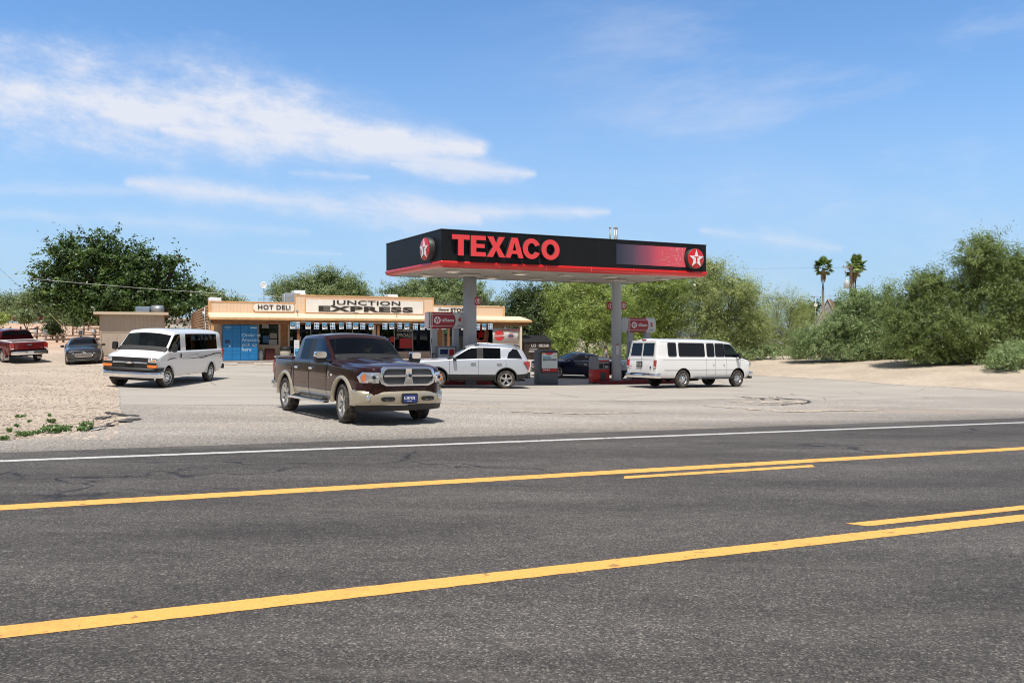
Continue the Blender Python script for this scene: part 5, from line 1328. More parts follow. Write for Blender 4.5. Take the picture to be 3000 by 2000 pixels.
# brown boarding between the openings
w = MB()
for a, b_ in ((bl(822), bl(843)), (bl(1264), bl(1274)), (bl(1297) , bl(1299)), (bl(1422), bl(1427))): w.bb((a, -.03, .10), (b_, -.002, 2.35))
w.build('wall_boarding', M_DOOR, store)
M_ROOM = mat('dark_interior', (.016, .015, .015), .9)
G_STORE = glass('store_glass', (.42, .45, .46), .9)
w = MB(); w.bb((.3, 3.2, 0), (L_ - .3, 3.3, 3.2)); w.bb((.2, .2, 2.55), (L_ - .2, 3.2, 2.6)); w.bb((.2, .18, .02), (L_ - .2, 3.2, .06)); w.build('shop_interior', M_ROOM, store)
for (a, b_, z0, z1, k) in OPEN:
    if k == 'w':
        n = max(1, round((b_ - a) / 1.35)); f = MB()
        f.bb((a, .0, z0), (a + .05, .1, z1)); f.bb((b_ - .05, .0, z0), (b_, .1, z1)); f.bb((a + .05, .0, z1 - .05), (b_ - .05, .1, z1)); f.bb((a + .05, .0, z0), (b_ - .05, .1, z0 + .05))
        for i in range(1, n): x = a + (b_ - a) * i / n; f.bb((x - .025, .005, z0 + .05), (x + .025, .095, z1 - .05))
        fo = f.build('window_frame', mat('window_frame_alu', (.32, .31, .29), .5, .4), store)
        for i in range(n):
            xa, xb = a + (b_ - a) * i / n + .04, a + (b_ - a) * (i + 1) / n - .04
            g = MB(); g.bb((xa, .045, z0 + .04), (xb, .055, z1 - .04)); g.build('pane', G_STORE, fo)
    else:
        f = MB(); f.bb((a, .02, 0.1), (b_, .07, z1)); fo = f.build('door', M_DOOR, store)
        g = MB(); g.rbox((b_ - .12, -.01, 1.05), (.04, .06, .2), .015); g.build('handle', M_CHROME2, fo)
# things on show inside
random.seed(5)
CC = [(.5, .04, .03), (.6, .45, .12), (.05, .2, .5), (.55, .5, .42), (.1, .35, .15), (.6, .25, .08), (.7, .7, .68), (.3, .2, .12)]
MC = [mat('goods_%s' % n, tuple(x * .6 for x in c), .5) for n, c in zip(('red', 'yellow', 'blue', 'cream', 'green', 'orange', 'white', 'brown'), CC)]
for (a, b_, z0, z1, k) in OPEN:
    if k != 'w' or b_ - a < .8: continue
    x = a + .15
    while x < b_ - .5:
        sh = MB(); wd = min(random.uniform(.7, 1.1), b_ - x - .1); y = random.uniform(.5, 1.1)
        for z in (.55, .95, 1.35, 1.75, 2.1):
            sh.bb((x, y, z), (x + wd, y + .35, z + .025), 7); xx = x + .02
            while xx < x + wd - .1:
                ww = random.uniform(.08, .2); hh = random.uniform(.14, .33)
                if random.random() < .62: sh.bb((xx, y + .02, z + .025), (xx + ww * .9, y + .2, z + .025 + hh), random.randrange(7))
                xx += ww
        sh.build('goods_shelf', MC, store); x += wd + random.uniform(.15, .9)
# window lettering and pictures
w = MB(); x = bl(1185); text_geo('SPECIALS', .30, .002, .006, .9, mb=w, M=Matrix.Translation((x, -.012, 1.62)) @ Matrix.Rotation(PI / 2, 4, 'X')); text_geo('CORNER', .30, .002, .006, .9, mb=w, M=Matrix.Translation((x, -.012, 1.95)) @ Matrix.Rotation(PI / 2, 4, 'X'))
text_geo('COLD DRINKS', .30, .002, .006, .9, mb=w, M=Matrix.Translation((x, -.012, 2.20)) @ Matrix.Rotation(PI / 2, 4, 'X')); w.build('window_lettering', mat('window_letter_grey', (.42, .42, .41), .6), store)
w = MB(); x = bl(1190); w.bb((x - .45, .03, .75), (x + .5, .036, 1.42), 0); w.lathe([(0, 0), (.2, 0)], 'y', (bl(1150), .03, 1.35), 0, 24); w.build('drink_poster', [mat('poster_red', (.40, .02, .025), .5)], store)
w = MB(); x = bl(1409)
w.lathe([(.40, 0), (.62, 0), (.62, .008), (.40, .008)], 'y', (x, -.02, 1.68), 0, 36); st = [(.40 * math.cos(R(90 + 36 * k)) * (1 if k % 2 == 0 else .42), .40 * math.sin(R(90 + 36 * k)) * (1 if k % 2 == 0 else .42)) for k in range(10)]
w.prism([(x + p[0], 1.68 + p[1]) for p in st], 'y', -.02, -.014, 1); w.build('window_decal', [mat('decal_rose', (.45, .16, .15), .6), M_REDL], store)
for (u0, u1, z0, z1, c) in ((768, 787, 2.05, 2.28, 6), (790, 812, 1.42, 1.75, 3), (788, 812, .86, 1.36, 6), (770, 788, 1.15, 1.60, 2), (848, 858, 1.3, 1.5, 6), (872, 882, 1.25, 1.55, 6), (1060, 1080, 1.1, 1.5, 6)):
    w = MB(); w.bb((bl(u0), .03, z0), (bl(u1), .036, z1)); w.build('window_notice', MC[c], store)
w = MB(); x = bl(1286); w.bb((x + .42, .012, 1.75), (x + .60, .018, 2.28)); w.build('window_notice', mat('notice_green', (.06, .35, .20), .5), store)
# sign boards on the parapet
def bface(x, z, y): return Matrix.Translation((x, y, z)) @ Matrix.Rotation(PI / 2, 4, 'X')
xa, xb = bl(742), bl(863.5); sb = MB(); c_ = .12
P = [(xa + c_, 3.10), (xb - c_, 3.10), (xb - .03, 3.10 + c_ * .9), (xb - .03, 3.56 - c_), (xb - c_, 3.56), (xa + c_, 3.56), (xa, 3.56 - c_), (xa, 3.10 + c_)]
sb.prism(P, 'y', -.06, -.003, 0); sb.prism([(p[0] + (.03 if p[0] < (xa + xb) / 2 else -.03) * -1, p[1] + (.03 if p[1] > 3.3 else -.03)) for p in P], 'y', -.04, -.004, 1)
o = sb.build('deli_sign', [M_SIGNW, mat('sign_edge_orange', (.66, .34, .16), .7)], store)
tx = MB(); text_geo('HOT DELI', .40, .012, .009, 1.02, spacing=1.12, mb=tx, M=bface((xa + xb) / 2, 3.33, -.075)); tx.build('sign_lettering', M_LETTER, o)
xa, xb = bl(896), bl(1239); sb = MB(); sb.bb((xa, -.06, 3.06), (xb, -.003, 3.92), 0); sb.bb((xa - .05, -.04, 3.01), (xb + .05, -.004, 3.97), 1); o = sb.build('name_sign', [M_SIGNW, MATS['sign_edge_orange']], store)
tx = MB(); text_geo('JUNCTION', .40, .012, .006, 2.25, spacing=1.05, mb=tx, M=bface((xa + xb) / 2 + .05, 3.715, -.075)); tx.build('sign_lettering', M_LETTER, o)
tx = MB(); text_geo('EXPRESS', .46, .012, .020, 3.40, spacing=1.10, mb=tx, M=bface((xa + xb) / 2 + .0, 3.30, -.075)); tx.build('sign_lettering', M_LETTER, o)
xa, xb = bl(1271), bl(1372); sb = MB(); sb.bb((xa, -.05, 3.08), (xb, -.003, 3.55), 0); o = sb.build('general_sign', [M_SIGNW], store)
tx = MB(); text_geo('General', .27, .012, .002, .9, shear=.45, mb=tx, M=bface(xa + .66, 3.38, -.065)); tx.build('sign_lettering', M_LETTER, o); tx = MB(); text_geo('STORE', .38, .012, .012, 1.12, mb=tx, M=bface(xb - .72, 3.34, -.065)); tx.build('sign_lettering', M_LETTER, o)
# lamps over the porch
for u, k in ((872, 1), (1043, 0), (1162, 0)):
    x = bl(u, 1.0); w = MB(); w.tube([(x, -1.0, 2.80), (x, -1.0, 3.02)], .014)
    if k: w.lathe([(.02, -.10), (.10, -.02), (.11, .05), (0, .06)], 'x', (x - .02, -1.0, 3.09), 0, 14)
    else: w.rbox((x, -1.0, 3.05), (.28, .14, .07), .02)
    w.build('sign_lamp', mat('lamp_grey', (.30, .29, .27), .5, .4), store)
# cream end wall at the right of the porch
w = MB(); w.bb((L_ + .02, -.5, .1), (L_ + .12, -.3, 2.5)); xe = bl(1526, .8); w.bb((bl(1455, 1.5), -1.55, .1), (bl(1519, 1.5), -1.50, 1.35)); w.build('porch_end_wall', M_CREAM, store)

def bpt(x, y, z=0.0): return BM @ Vector((x, y, z))
def bmat(x, y, z=0.0): return BM @ Matrix.Translation((x, y, z))
# drink banner hung at the right end of the porch
xa, xb = bl(1443, 1.6), bl(1519, 1.6); bn = MB(); nx = 14; vs = []
wdt = xb - xa
def bnz(t): return .05 * math.sin(t * 3.1) * (1 - t) - .03 * t
for i in range(nx + 1):
    t = i / nx; yw = .03 * math.sin(t * 9); vs += [(t * wdt, yw, 1.02 + bnz(t) * .6), (t * wdt, yw * .4, 2.10 + bnz(t) * .3)]
bn.add(vs, [(2 * i, 2 * i + 2, 2 * i + 3, 2 * i + 1) for i in range(nx)], 0, True)
bo = bn.build('banner', mat('banner_vinyl', (.56, .54, .49), .6, var=.12), None, recalc=False); bo.matrix_world = bmat(xa, -1.62, 0)
so = bo.modifiers.new('s', 'SOLIDIFY'); so.thickness = .006
tag(bo, 'pale vinyl banner with red drink disc hanging at the right end of the porch', 'banner')
b = MB(); b.lathe([(0, -.04), (.37, -.035)], 'y', (.50, 0, 1.60), 0, 32); b.build('drink_disc', mat('disc_red', (.62, .04, .035), .5), bo)
b = MB(); text_geo('Coca-Cola', .22, .002, .004, .78, shear=.3, mb=b, M=Matrix.Translation((.50, -.05, 1.60)) @ Matrix.Rotation(PI / 2, 4, 'X') @ Matrix.Rotation(.06, 4, 'Z')); b.build('disc_lettering', M_WHITEINK, bo)
b = MB(); text_geo('JUNCTION EXPRESS', .17, .002, .004, 1.0, mb=b, M=Matrix.Translation((1.34, -.045, 1.98)) @ Matrix.Rotation(PI / 2, 4, 'X')); text_geo('HOT DELI SUBS PIZZA', .07, .002, .001, 1.5, mb=b, M=Matrix.Translation((1.4, -.045, 1.14)) @ Matrix.Rotation(PI / 2, 4, 'X')); b.build('banner_lettering', mat('ink_red_faded', (.50, .10, .10), .6), bo)
b = MB(); b.lathe([(.11, -.04), (.18, -.04)], 'y', (1.38, 0, 1.60), 0, 24); b.bb((1.14, -.05, 1.55), (1.62, -.044, 1.61), 1); b.lathe([(0, -.042), (.10, -.042)], 'y', (1.38, 0, 1.60), 2, 20); b.build('banner_emblem', [MATS['ink_red_faded'], M_PLATE_B, mat('emblem_blue', (.12, .22, .45), .6)], bo)
# hanging flyers on a string under the porch edge
fl_mats = {'car': [M_WHITEINK, mat('flyer_blue', (.05, .28, .50), .5), M_INK], 'text': [M_WHITEINK, mat('flyer_navy', (.05, .14, .30), .5), MATS['flyer_blue']]}
def flyer(kind):
    b = MB(); b.bb((-.15, -.002, -.40), (.15, .002, 0), 0)
    if kind == 'car':
        b.bb((-.145, -.005, -.20), (.145, -.0035, -.01), 1); b.prism([(-.12, -.22), (-.08, -.15), (.05, -.14), (.12, -.2), (.12, -.26), (-.12, -.27)], 'y', -.008, -.006, 2); b.prism([(-.07, -.17), (.03, -.16), (.07, -.2), (-.09, -.2)], 'y', -.011, -.009, 0); b.bb((-.02, -.005, -.38), (.13, -.0035, -.34), 1)
    else:
        for z in (-.04, -.22): b.bb((-.13, -.005, z - .13), (-.01, -.0035, z), 1); b.bb((.02, -.005, z - .13), (.13, -.0035, z - .02), 2)
        b.bb((-.12, -.005, -.39), (.12, -.0035, -.37), 1)
    return b.build('flyer', fl_mats[kind], None)
us = [858, 870, 903, 928, 951, 974, 1000, 1022, 1042, 1063, 1087, 1128, 1148, 1171, 1192, 1218, 1238, 1258, 1277, 1300, 1358, 1400, 1419, 1437]
protos = {}
for i, u in enumerate(us):
    k = 'text' if i % 2 else 'car'
    if k not in protos: o = protos[k] = flyer(k)
    else: o = protos[k].copy(); COL.objects.link(o)
    d = PD + .02 if u < 1440 else PD; x = bl(u, d)
    o.matrix_world = bmat(x, -d, 2.42 - .045 * math.sin(((u - 880) / 45) % PI)) @ Matrix.Rotation(random.uniform(-.25, .25), 4, 'Z') @ Matrix.Rotation(random.uniform(-.06, .06), 4, 'Y')
    od = ['first', 'second', 'third', 'fourth', 'fifth', 'sixth', 'seventh', 'eighth', 'ninth', 'tenth', 'eleventh', 'twelfth'][i // 2]
    tag(o, ('%s from the left of the white flyers with a blue car picture under the porch' if k == 'car' else '%s from the left of the white flyers with blue printed blocks under the porch') % od, 'flyer', 'flyers with a blue car picture' if k == 'car' else 'flyers with blue text')
b = MB(); pts = []
for i in range(120):
    u = 855 + i * (1440 - 855) / 119; pts.append(tuple(bpt(bl(u, PD + .02), -PD - .02, 2.43 - .045 * math.sin(((u - 880) / 45) % PI))))
b.tube(pts, .006, 0, 4); tag(b.build('flyer_string', M_WHITEINK, None), 'thin white string under the porch edge from which the flyers hang', 'string')

# roof-top things
M_UNIT = mat('unit_beige_grey', (.55, .56, .56), .5, var=.12)
def rooftop_unit(name, u0, u1, vtop, Y, dep, label, cat, big=True):
    a, b_ = at(u0, vtop, Y), at(u1, vtop, Y); wd = (b_ - a).length; zb = 3.36 + BZ
    m = frame(((a + b_) / 2).to_tuple()[:2] + (zb,), BX, (0, 0, 1)); m = Matrix((BX, -BN, Vector((0, 0, 1)))).transposed().to_4x4(); m.translation = Vector(((a.x + b_.x) / 2, (a.y + b_.y) / 2, zb))
    r = empty(name, mat=m, label=label, cat=cat); h = a.z - zb
    if big:
        b = MB(); b.rbox((-.1, 0, h * .42), (wd * .62, dep, h * .84), .04, 0); b.build('housing', M_STEELG, r, bevel=.01)
        b = MB(); b.prism([(-dep / 2, .05), (dep / 2, .05), (dep / 2, h), (-dep / 2 + .25, h), (-dep / 2, h * .8)], 'x', wd * .02, wd * .46, 0); b.build('hood', M_STEELW, r, bevel=.02)
        b = MB(); b.bb((wd * .1, -dep / 2 - .02, h * .25), (wd * .4, -dep / 2 - .004, h * .6)); b.tube([(-wd * .42, -dep / 2 - .05, 0), (-wd * .42, -dep / 2 - .05, h * .8)], .02); b.build('grille', M_UNIT, r)
    else:
        b = MB(); b.rbox((0, 0, h * .5), (wd, dep, h), .03); b.build('housing', M_STEELW, r, bevel=.02)
        b = MB(); b.rbox((-wd * .1, 0, h + .02), (wd * .6, dep * .7, .04), .03); b.build('lid', M_STEELG, r)
    return r
rooftop_unit('rooftop_air_conditioner', 823, 892, 851, 51.0, 1.4, 'large white and grey air conditioner on the store roof, left of the name sign', 'air conditioner')
rooftop_unit('rooftop_air_conditioner', 1098, 1164, 862.5, 56.0, 1.2, 'low grey and white air conditioner on the store roof, right part above the name sign', 'air conditioner')
rooftop_unit('roof_vent', 612, 646, 873, 47.0, .8, 'small white roof vent at the left corner of the store roof', 'vent', False)
p0 = at(773.5, 886, 52); r = empty('satellite_dish', (p0.x, p0.y, 3.42), label='white round satellite dish on a thin pole on the store roof', cat='satellite dish')
b = MB(); b.tube([(0, 0, 0), (0, 0, at(0, 846, 52).z - 3.42)], .03); b.build('pole', M_STEELG, r)
zc_ = at(0, 836, 52).z - 3.42; b = MB(); b.lathe([(0, .06), (.10, .045), (.2, .012), (.245, -.02), (.2, .0), (0, .045)], 'y', (0, -.06, zc_), n=24); d_ = b.build('dish', M_STEELW, r); b = MB(); b.tube([(0, -.05, zc_ - .2), (0, -.38, zc_ - .05)], .01); b.rbox((0, -.38, zc_ - .04), (.06, .08, .05), .01); b.build('feed_arm', M_STEELG, d_)

# parcel locker bank under the porch
M_LOCK = mat('locker_blue', (.012, .19, .46), .45, var=.10, vscale=2); M_LOCKD = mat('locker_blue_dark', (.008, .10, .27), .6)
xa, xb = bl(653, 1.25), bl(755, 1.25); lw = xb - xa
lk = empty('parcel_locker', mat=bmat(xa, -1.25, .10), label='bright blue parcel locker wall with white writing under the porch', cat='parcel locker')
b = MB(); b.bb((0, .012, .02), (lw, .75, 2.14)); b.bb((.9, -.03, -.06), (lw - .5, .1, .018)); b.build('cabinet', M_LOCKD, lk)
cols = [0, .26, .50, .745, 1.0]; rows = {0: [0, .17, .27, .65, .73, .80, .88, 1.0], 1: [0, .17, .27, .50, .55, .59, .64, .68, .73, .80, .88, 1.0], 2: [0, .17, .27, .42, .55, .80, .88, 1.0], 3: [0, .17, .27, .42, .52, .66, .80, .88, 1.0]}
H = 2.12
for c in range(4):
    rr_ = rows[c]
    for i in range(len(rr_) - 1):
        x0, x1 = cols[c] * lw + .012, cols[c + 1] * lw - .012; z0, z1 = .03 + rr_[i] * H * .99 + .006, .03 + rr_[i + 1] * H * .99 - .006
        b = MB(); b.bb((x0, -.012, z0), (x1, .010, z1)); b.build('locker_door', M_LOCK, lk)
b = MB()
for i, tline in enumerate(('Order at', 'Amazon,', 'pick up', 'here')): text_geo(tline, .30, .002, .0, 1.0, align='LEFT', mb=b, M=Matrix.Translation((lw * .53, -.018, 1.52 - i * .285)) @ Matrix.Rotation(PI / 2, 4, 'X'))
text_geo('amazon', .12, .002, .002, 1.0, align='LEFT', mb=b, M=Matrix.Translation((.10, -.018, 2.00)) @ Matrix.Rotation(PI / 2, 4, 'X')); b.tube([(.14, -.018, 1.935), (.24, -.018, 1.905), (.38, -.018, 1.91), (.44, -.018, 1.935)], .008, 0, 6)
b.bb((lw * .79, -.022, 1.93), (lw * .98, -.014, 2.0), 0); b.build('lettering', mat('locker_letter', (.50, .68, .80), .5), lk)
b = MB(); b.rbox((lw * .13, -.02, 1.14), (.27, .02, .19), .02, 0, None, 'y'); b.rbox((lw * .10, -.02, .86), (.12, .02, .03), .01, 0, None, 'y'); b.rbox((lw * .19, -.02, .88), (.09, .02, .10), .01, 1, None, 'y'); b.build('touch_screen', [mat('screen_dark', (.03, .05, .13), .1), MATS['locker_letter']], lk)
# small things on the porch
p = bmat(bl(836, 1.4), -1.4, .10); r = empty('litter_bin', mat=p, label='beige litter bin with black bag rim beside the porch post', cat='litter bin')
b = MB(); b.lathe([(.27, 0), (.31, .35), (.32, .72), (.30, .72), (.28, .05), (0, .05)], 'z', n=20); b.build('drum', mat('bin_beige', (.46, .41, .34), .8, var=.2), r); b = MB(); b.lathe([(.335, .60), (.345, .74), (.30, .84), (.28, .78), (.26, .6)], 'z', n=20); b.build('bag_rim', M_BLACK, r)
r = empty('sandwich_sign', mat=bmat(bl(869, 1.75), -1.75, .10), label='narrow blue and white sandwich sign in front of the porch post', cat='sign')
b = MB(); b.rbox((0, 0, .70), (.30, .10, 1.05), .03, 0, None, 'y'); b.box((0, 0, .12), (.34, .3, .24), 2); b.bb((-.13, -.056, .30), (.13, -.051, .72), 1); text_geo('ZYN', .13, .002, .006, .95, mb=b, M=bface(0, .46, -.062), mi=3); text_geo('Find', .08, .002, .002, .9, mb=b, M=bface(0, .62, -.062), mi=0)
for k in range(4): b.bb((-.11, -.056, .82 + k * .09), (.11, -.051, .845 + k * .09), 4)
b.build('sign_panel', [M_WHITEINK, mat('sign_cyan', (.05, .38, .70), .5), M_BRAKE, M_PLATE_B, mat('print_grey', (.55, .58, .6), .5)], r)
r = empty('propane_cage', mat=bmat(bl(785, .7), -.7, .10), label='low dark red bin with a white sack beside it under the deli window', cat='storage bin')
b = MB(); b.rbox((.1, 0, .35), (.55, .5, .7), .04); b.build('bin_box', mat('bin_oxblood', (.14, .03, .025), .6), r); b = MB(); b.lathe([(.16, 0), (.19, .3), (.15, .55), (.05, .62), (0, .62)], 'z', (-.45, 0, 0), n=12); b.build('sack', mat('sack_white', (.5, .52, .55), .8), r)
# red vending box partly behind the left van
r = empty('newspaper_box', mat=bmat(bl(650, .9) - .45, -.9, .10), label='red vending box left of the blue parcel lockers', cat='vending box'); b = MB(); b.rbox((0, 0, .6), (.45, .45, 1.2), .03); b.build('cabinet', mat('box_red', (.40, .02, .02), .5), r); b = MB(); b.bb((-.18, -.235, .35), (.18, -.227, .8)); b.build('door', mat('box_glass', (.10, .22, .06), .2), r)
# parking kerbs in front of the store
for i, (u0, u1) in enumerate(((652, 694), (744, 806), (520, 560))):
    a, c = gpt(u0, 1069), gpt(u1, 1069 if i < 2 else 1066); m = (a + c) / 2; L0 = (c - a).length; r = MB(); r.prism([(-.09, 0), (.09, 0), (.07, .13), (-.07, .13)], 'x', -L0 / 2, L0 / 2); o = r.build('wheel_stop', mat('kerb_concrete', (.58, .53, .46), .9, var=.2, vscale=4), None, bevel=.012)
    o.location = m; o.rotation_euler = (0, 0, math.atan2(c.y - a.y, c.x - a.x)); tag(o, ['concrete wheel stop below the left half of the blue lockers', 'concrete wheel stop right of the blue lockers', 'concrete wheel stop behind the swoosh-striped van'][i], 'wheel stop', 'concrete wheel stops')

# ================================================================== SHED
def shed():
    a = at(297, 1048, 45); b_ = at(478, 1048, 45); wd = (b_ - a).length * .93; z0 = gz((a.x + b_.x) / 2, 45) - .05
    m = Matrix.Translation(((a.x + b_.x) / 2, 45, z0)) @ Matrix.Rotation(R(24), 4, 'Z'); r = empty('shed', mat=m, label='tan panelled shed with a flat overhanging roof behind the white van', cat='shed')
    t = NT('shed_panel'); s = t.N('ShaderNodeSeparateXYZ'); t.L(t.P, s.inputs[0]); g = t.rng(t.M('PINGPONG', t.M('ADD', s.outputs[0], 50.), .105), 0, .012)
    c = t.ramp(t.noise(1.2, 6, .7, t.map(0, (1, 1, .4))), [(.3, (.46, .375, .30)), (.7, (.56, .465, .375))]); c = t.mix(t.M('MULTIPLY', t.M('SUBTRACT', 1.0, g), .45), c, (.22, .16, .11)); t.done(c, .85, g, .5, .01)
    h = 2.72
    b = MB(); b.bb((-wd / 2, 0, 0), (wd / 2, 3.4, h)); b.build('wall', t.m, r)
    b = MB(); b.bb((-wd / 2 - .0, -.025, 0), (-wd / 2 + .10, -.003, h)); b.bb((wd / 2 - .10, -.025, 0), (wd / 2, -.003, h)); b.bb((-wd / 2 + .1, -.02, 1.62), (wd / 2 - .1, -.003, 1.66)); b.bb((-wd / 2, -.03, -.02), (wd / 2, -.003, .06)); b.build('corner_board', mat('shed_trim', (.50, .40, .30), .8), r)
    b = MB(); b.bb((-wd / 2 - .28, -.36, h + .003), (wd / 2 + .26, 3.7, h + .06)); rf = b.build('roof', mat('shed_roof', (.40, .33, .27), .9, var=.2), r)
    b = MB(); b.bb((-wd / 2 - .28, -.40, h - .06), (wd / 2 + .26, -.362, h + .10)); b.build('fascia', mat('shed_fascia', (.62, .50, .37), .8), rf)
    b = MB(); b.bb((-wd / 2 - .26, -.34, h - .14), (-wd / 2 - .002, 3.6, h - .003)); b.bb((wd / 2 + .002, -.34, h - .14), (wd / 2 + .24, 3.6, h - .003)); b.build('eaves', M_PORCHW, rf)
    u = empty('swamp_cooler', (m @ Vector((.95, 1.0, h + .06))).to_tuple(), label='metal cooler with a round duct on the shed roof', cat='cooler')
    b = MB(); b.rbox((-.35, 0, .22), (.85, .6, .40), .03); b.build('housing', mat('cooler_blue_grey', (.38, .46, .56), .35, .7), u, bevel=.015)
    b = MB(); b.lathe([(0, -.3), (.26, -.3), (.27, 0), (.26, .3), (0, .3)], 'x', (.45, 0, .24), n=18); b.build('duct', M_STEELG, u)
shed()

# ================================================================== CANOPY
CA = R(24); CX = Vector((math.cos(CA), math.sin(CA), 0)); CN = Vector((-math.sin(CA), math.cos(CA), 0))
CP = Vector((-2.85, 30.3, 0)); CL, CD = 13.2, 5.71; CZ0, CZR, CZ1 = 4.41, 4.66, 5.92
CM = Matrix((CX, CN, Vector((0, 0, 1)))).transposed().to_4x4(); CM.translation = CP
can = empty('fuel_canopy', mat=CM, label='black fuel canopy with a red lower band and large red lettering on two grey columns', cat='canopy')
M_FBLK = mat('fascia_black', (.007, .008, .010), .5, spec=.28, var=.15, vscale=1.2); M_FRED = mat('band_red', (.62, .010, .008), .3, coat=.5, var=.06)
M_SOFFIT = mat('canopy_soffit', (.52, .48, .43), .7, var=.08, vscale=1.5); M_COLG = mat('column_grey', (.37, .39, .42), .5, var=.06, vscale=1.5)
M_LRED = mat('letter_red', (.80, .055, .06), .42, coat=.2); M_LSIDE = mat('letter_return', (.03, .03, .032), .5); M_DRED = mat('disc_face_red', (.60, .012, .014), .3, coat=.5)
b = MB(); t_ = .12
b.bb((0, 0, CZR), (CL, t_, CZ1)); b.bb((0, CD - t_, CZR), (CL, CD, CZ1)); b.bb((0, t_, CZR), (t_, CD - t_, CZ1)); b.bb((CL - t_, t_, CZR), (CL, CD - t_, CZ1)); fas = b.build('fascia', M_FBLK, can)
for i in range(1, 9):
    x = CL * i / 9; b = MB(); b.bb((x, -.004, CZR + .01), (x + .012, -.0005, CZ1)); b.build('fascia_seam', mat('seam_black', (.02, .022, .025), .7), fas)
b = MB(); b.bb((-.02, -.02, CZ1), (CL + .02, .06, CZ1 + .03)); b.bb((-.02, .06, CZ1), (.06, CD, CZ1 + .03)); b.build('fascia_cap', mat('cap_dark', (.03, .032, .035), .5), fas)
# rounded red band with rounded corners
def ring(off, z, rc=.25):
    pts = []
    for cx, cy, t0 in ((CL + off - rc, CD + off - rc, 0), (-off + rc, CD + off - rc, 90), (-off + rc, -off + rc, 180), (CL + off - rc, -off + rc, 270)):
        for k in range(5): a = R(t0 + 90 * k / 4); pts.append((cx + rc * math.cos(a), cy + rc * math.sin(a), z))
    return pts
b = MB(); prof = [(.004, CZR + .01, .02), (.05, CZR - .005, .06), (.06, CZR - .08, .08), (.04, CZR - .18, .14), (-.05, CZR - .235, .18), (-.14, CZR - .25, .18)]; vs = []
for off, z, rc in prof: vs += ring(off, z, rc)
n = 20; b.add(vs, [(k * n + i, k * n + (i + 1) % n, (k + 1) * n + (i + 1) % n, (k + 1) * n + i) for k in range(5) for i in range(n)], 0, True); band = b.build('red_band', M_FRED, can)
for i in range(1, 6):
    x = CL * i / 6 + .3; b = MB(); b.bb((x, -.066, CZR - .20), (x + .012, -.055, CZR - .01)); b.build('band_joint', mat('band_joint_light', (.75, .20, .18), .4), band)
b = MB(); b.bb((.13, .13, CZ0 + .02), (CL - .13, CD - .13, CZ0 + .08)); sof = b.build('soffit', M_SOFFIT, can)
for i in range(1, 14): b = MB(); y = i * CD / 14; b.bb((.14, y, CZ0 + .008), (CL - .14, y + .012, CZ0 + .0195)); b.build('soffit_seam', mat('seam_grey', (.25, .22, .19), .8), sof)
for x in (1.2, 4.4, 6.7, 9.0, 12.0):
    for y in (1.5, 4.0):
        b = MB(); b.rbox((x, y, CZ0 - .02), (.55, .55, .07), .05); b.rbox((x, y, CZ0 - .06), (.4, .4, .03), .05, 1); b.build('canopy_light', [M_SOFFIT, M_WHITEL], can)
b = MB(); b.bb((.12, .12, CZ1 - .5), (CL - .12, CD - .12, CZ1 - .45)); b.build('deck', M_ROOFW, can)
def cx_at(u, d=0.0):
    k = (u - 1500) / F_PX; p = CP - CN * d; return (k * p.y - p.x) / (CX.x - k * CX.y)
def cz_at(u, v, d=0.0):
    x = cx_at(u, d); Y = (CP - CN * d + CX * x).y; return EYE + (V0 - v) / F_PX * Y
# columns
def colpos(u, Y):
    p = CM.inverted() @ on(u, Y); p.x += .137 * p.y; return p
CPOS = [colpos(1376.5, 33.95), colpos(1806, 37.1)]
for i, p in enumerate(CPOS):
    gzl = (CM.inverted() @ Vector((0, 0, gz(*(CM @ Vector((p.x, p.y, 0))).to_tuple()[:2])))).z
    b = MB(); b.lathe([(.228, gzl), (.228, CZ0 + .01)], 'z', (p.x, p.y, 0), 0, 36) if i else b.rbox((p.x, p.y, (gzl + CZ0) / 2), (.44, .44, CZ0 - gzl), .03)
    col = b.build('column', M_COLG, can)
    b = MB(); b.rbox((p.x, p.y, CZ0 - .05), (.75, .60, .12), .03); b.build('column_cap', M_SOFFIT, col)
    def numsign(x, y, txt, z):
        b = MB(); b.rbox((x, y, z), (.27, .09, .37), .08, 0, None, 'y'); b.lathe([(.10, -.05), (.12, -.05)], 'y', (x, y, z), 1, 28); text_geo(txt, .18, .002, .008, .95, mb=b, M=Matrix.Translation((x, y - .052, z)) @ Matrix.Rotation(PI / 2, 4, 'X'), mi=1); b.build('pump_number', [mat('number_red', (.33, .012, .016), .4), M_WHITEINK], col)
    if i == 0: numsign(p.x + .26, p.y - .20, '4', 1.612 + (985 - 882) / 2200 * 33.8)
    else:
        numsign(p.x + .29, p.y - .12, '2', 1.612 + (985 - 895) / 2200 * 37.1); numsign(p.x - .29, p.y + .12, '1', 1.612 + (985 - 896) / 2200 * 37.1)
        b = MB(); b.bb((p.x - .20, p.y - .245, .72), (p.x - .02, p.y - .225, 1.18), 0); b.bb((p.x - .20, p.y - .248, 1.18), (p.x - .02, p.y - .225, 1.22), 1); b.build('notice', [mat('notice_paper', (.60, .60, .58), .6), MATS['number_red']], col)
b = MB(); p = CPOS[1]
for u_ in (1787, 1800.5, 1806.5):
    y = .9; x = cx_at(u_, -y) + .137 * y; b = MB(); b.tube([(x, y, CZ1 - .45), (x, y, CZ1 + .62)], .035, 0, 10); b.lathe([(.035, CZ1 + .62), (.065, CZ1 + .70), (.045, CZ1 + .72), (0, CZ1 + .70)], 'z', (x, y, 0), 0, 12); b.build('vent_pipe', M_STEELG, can)
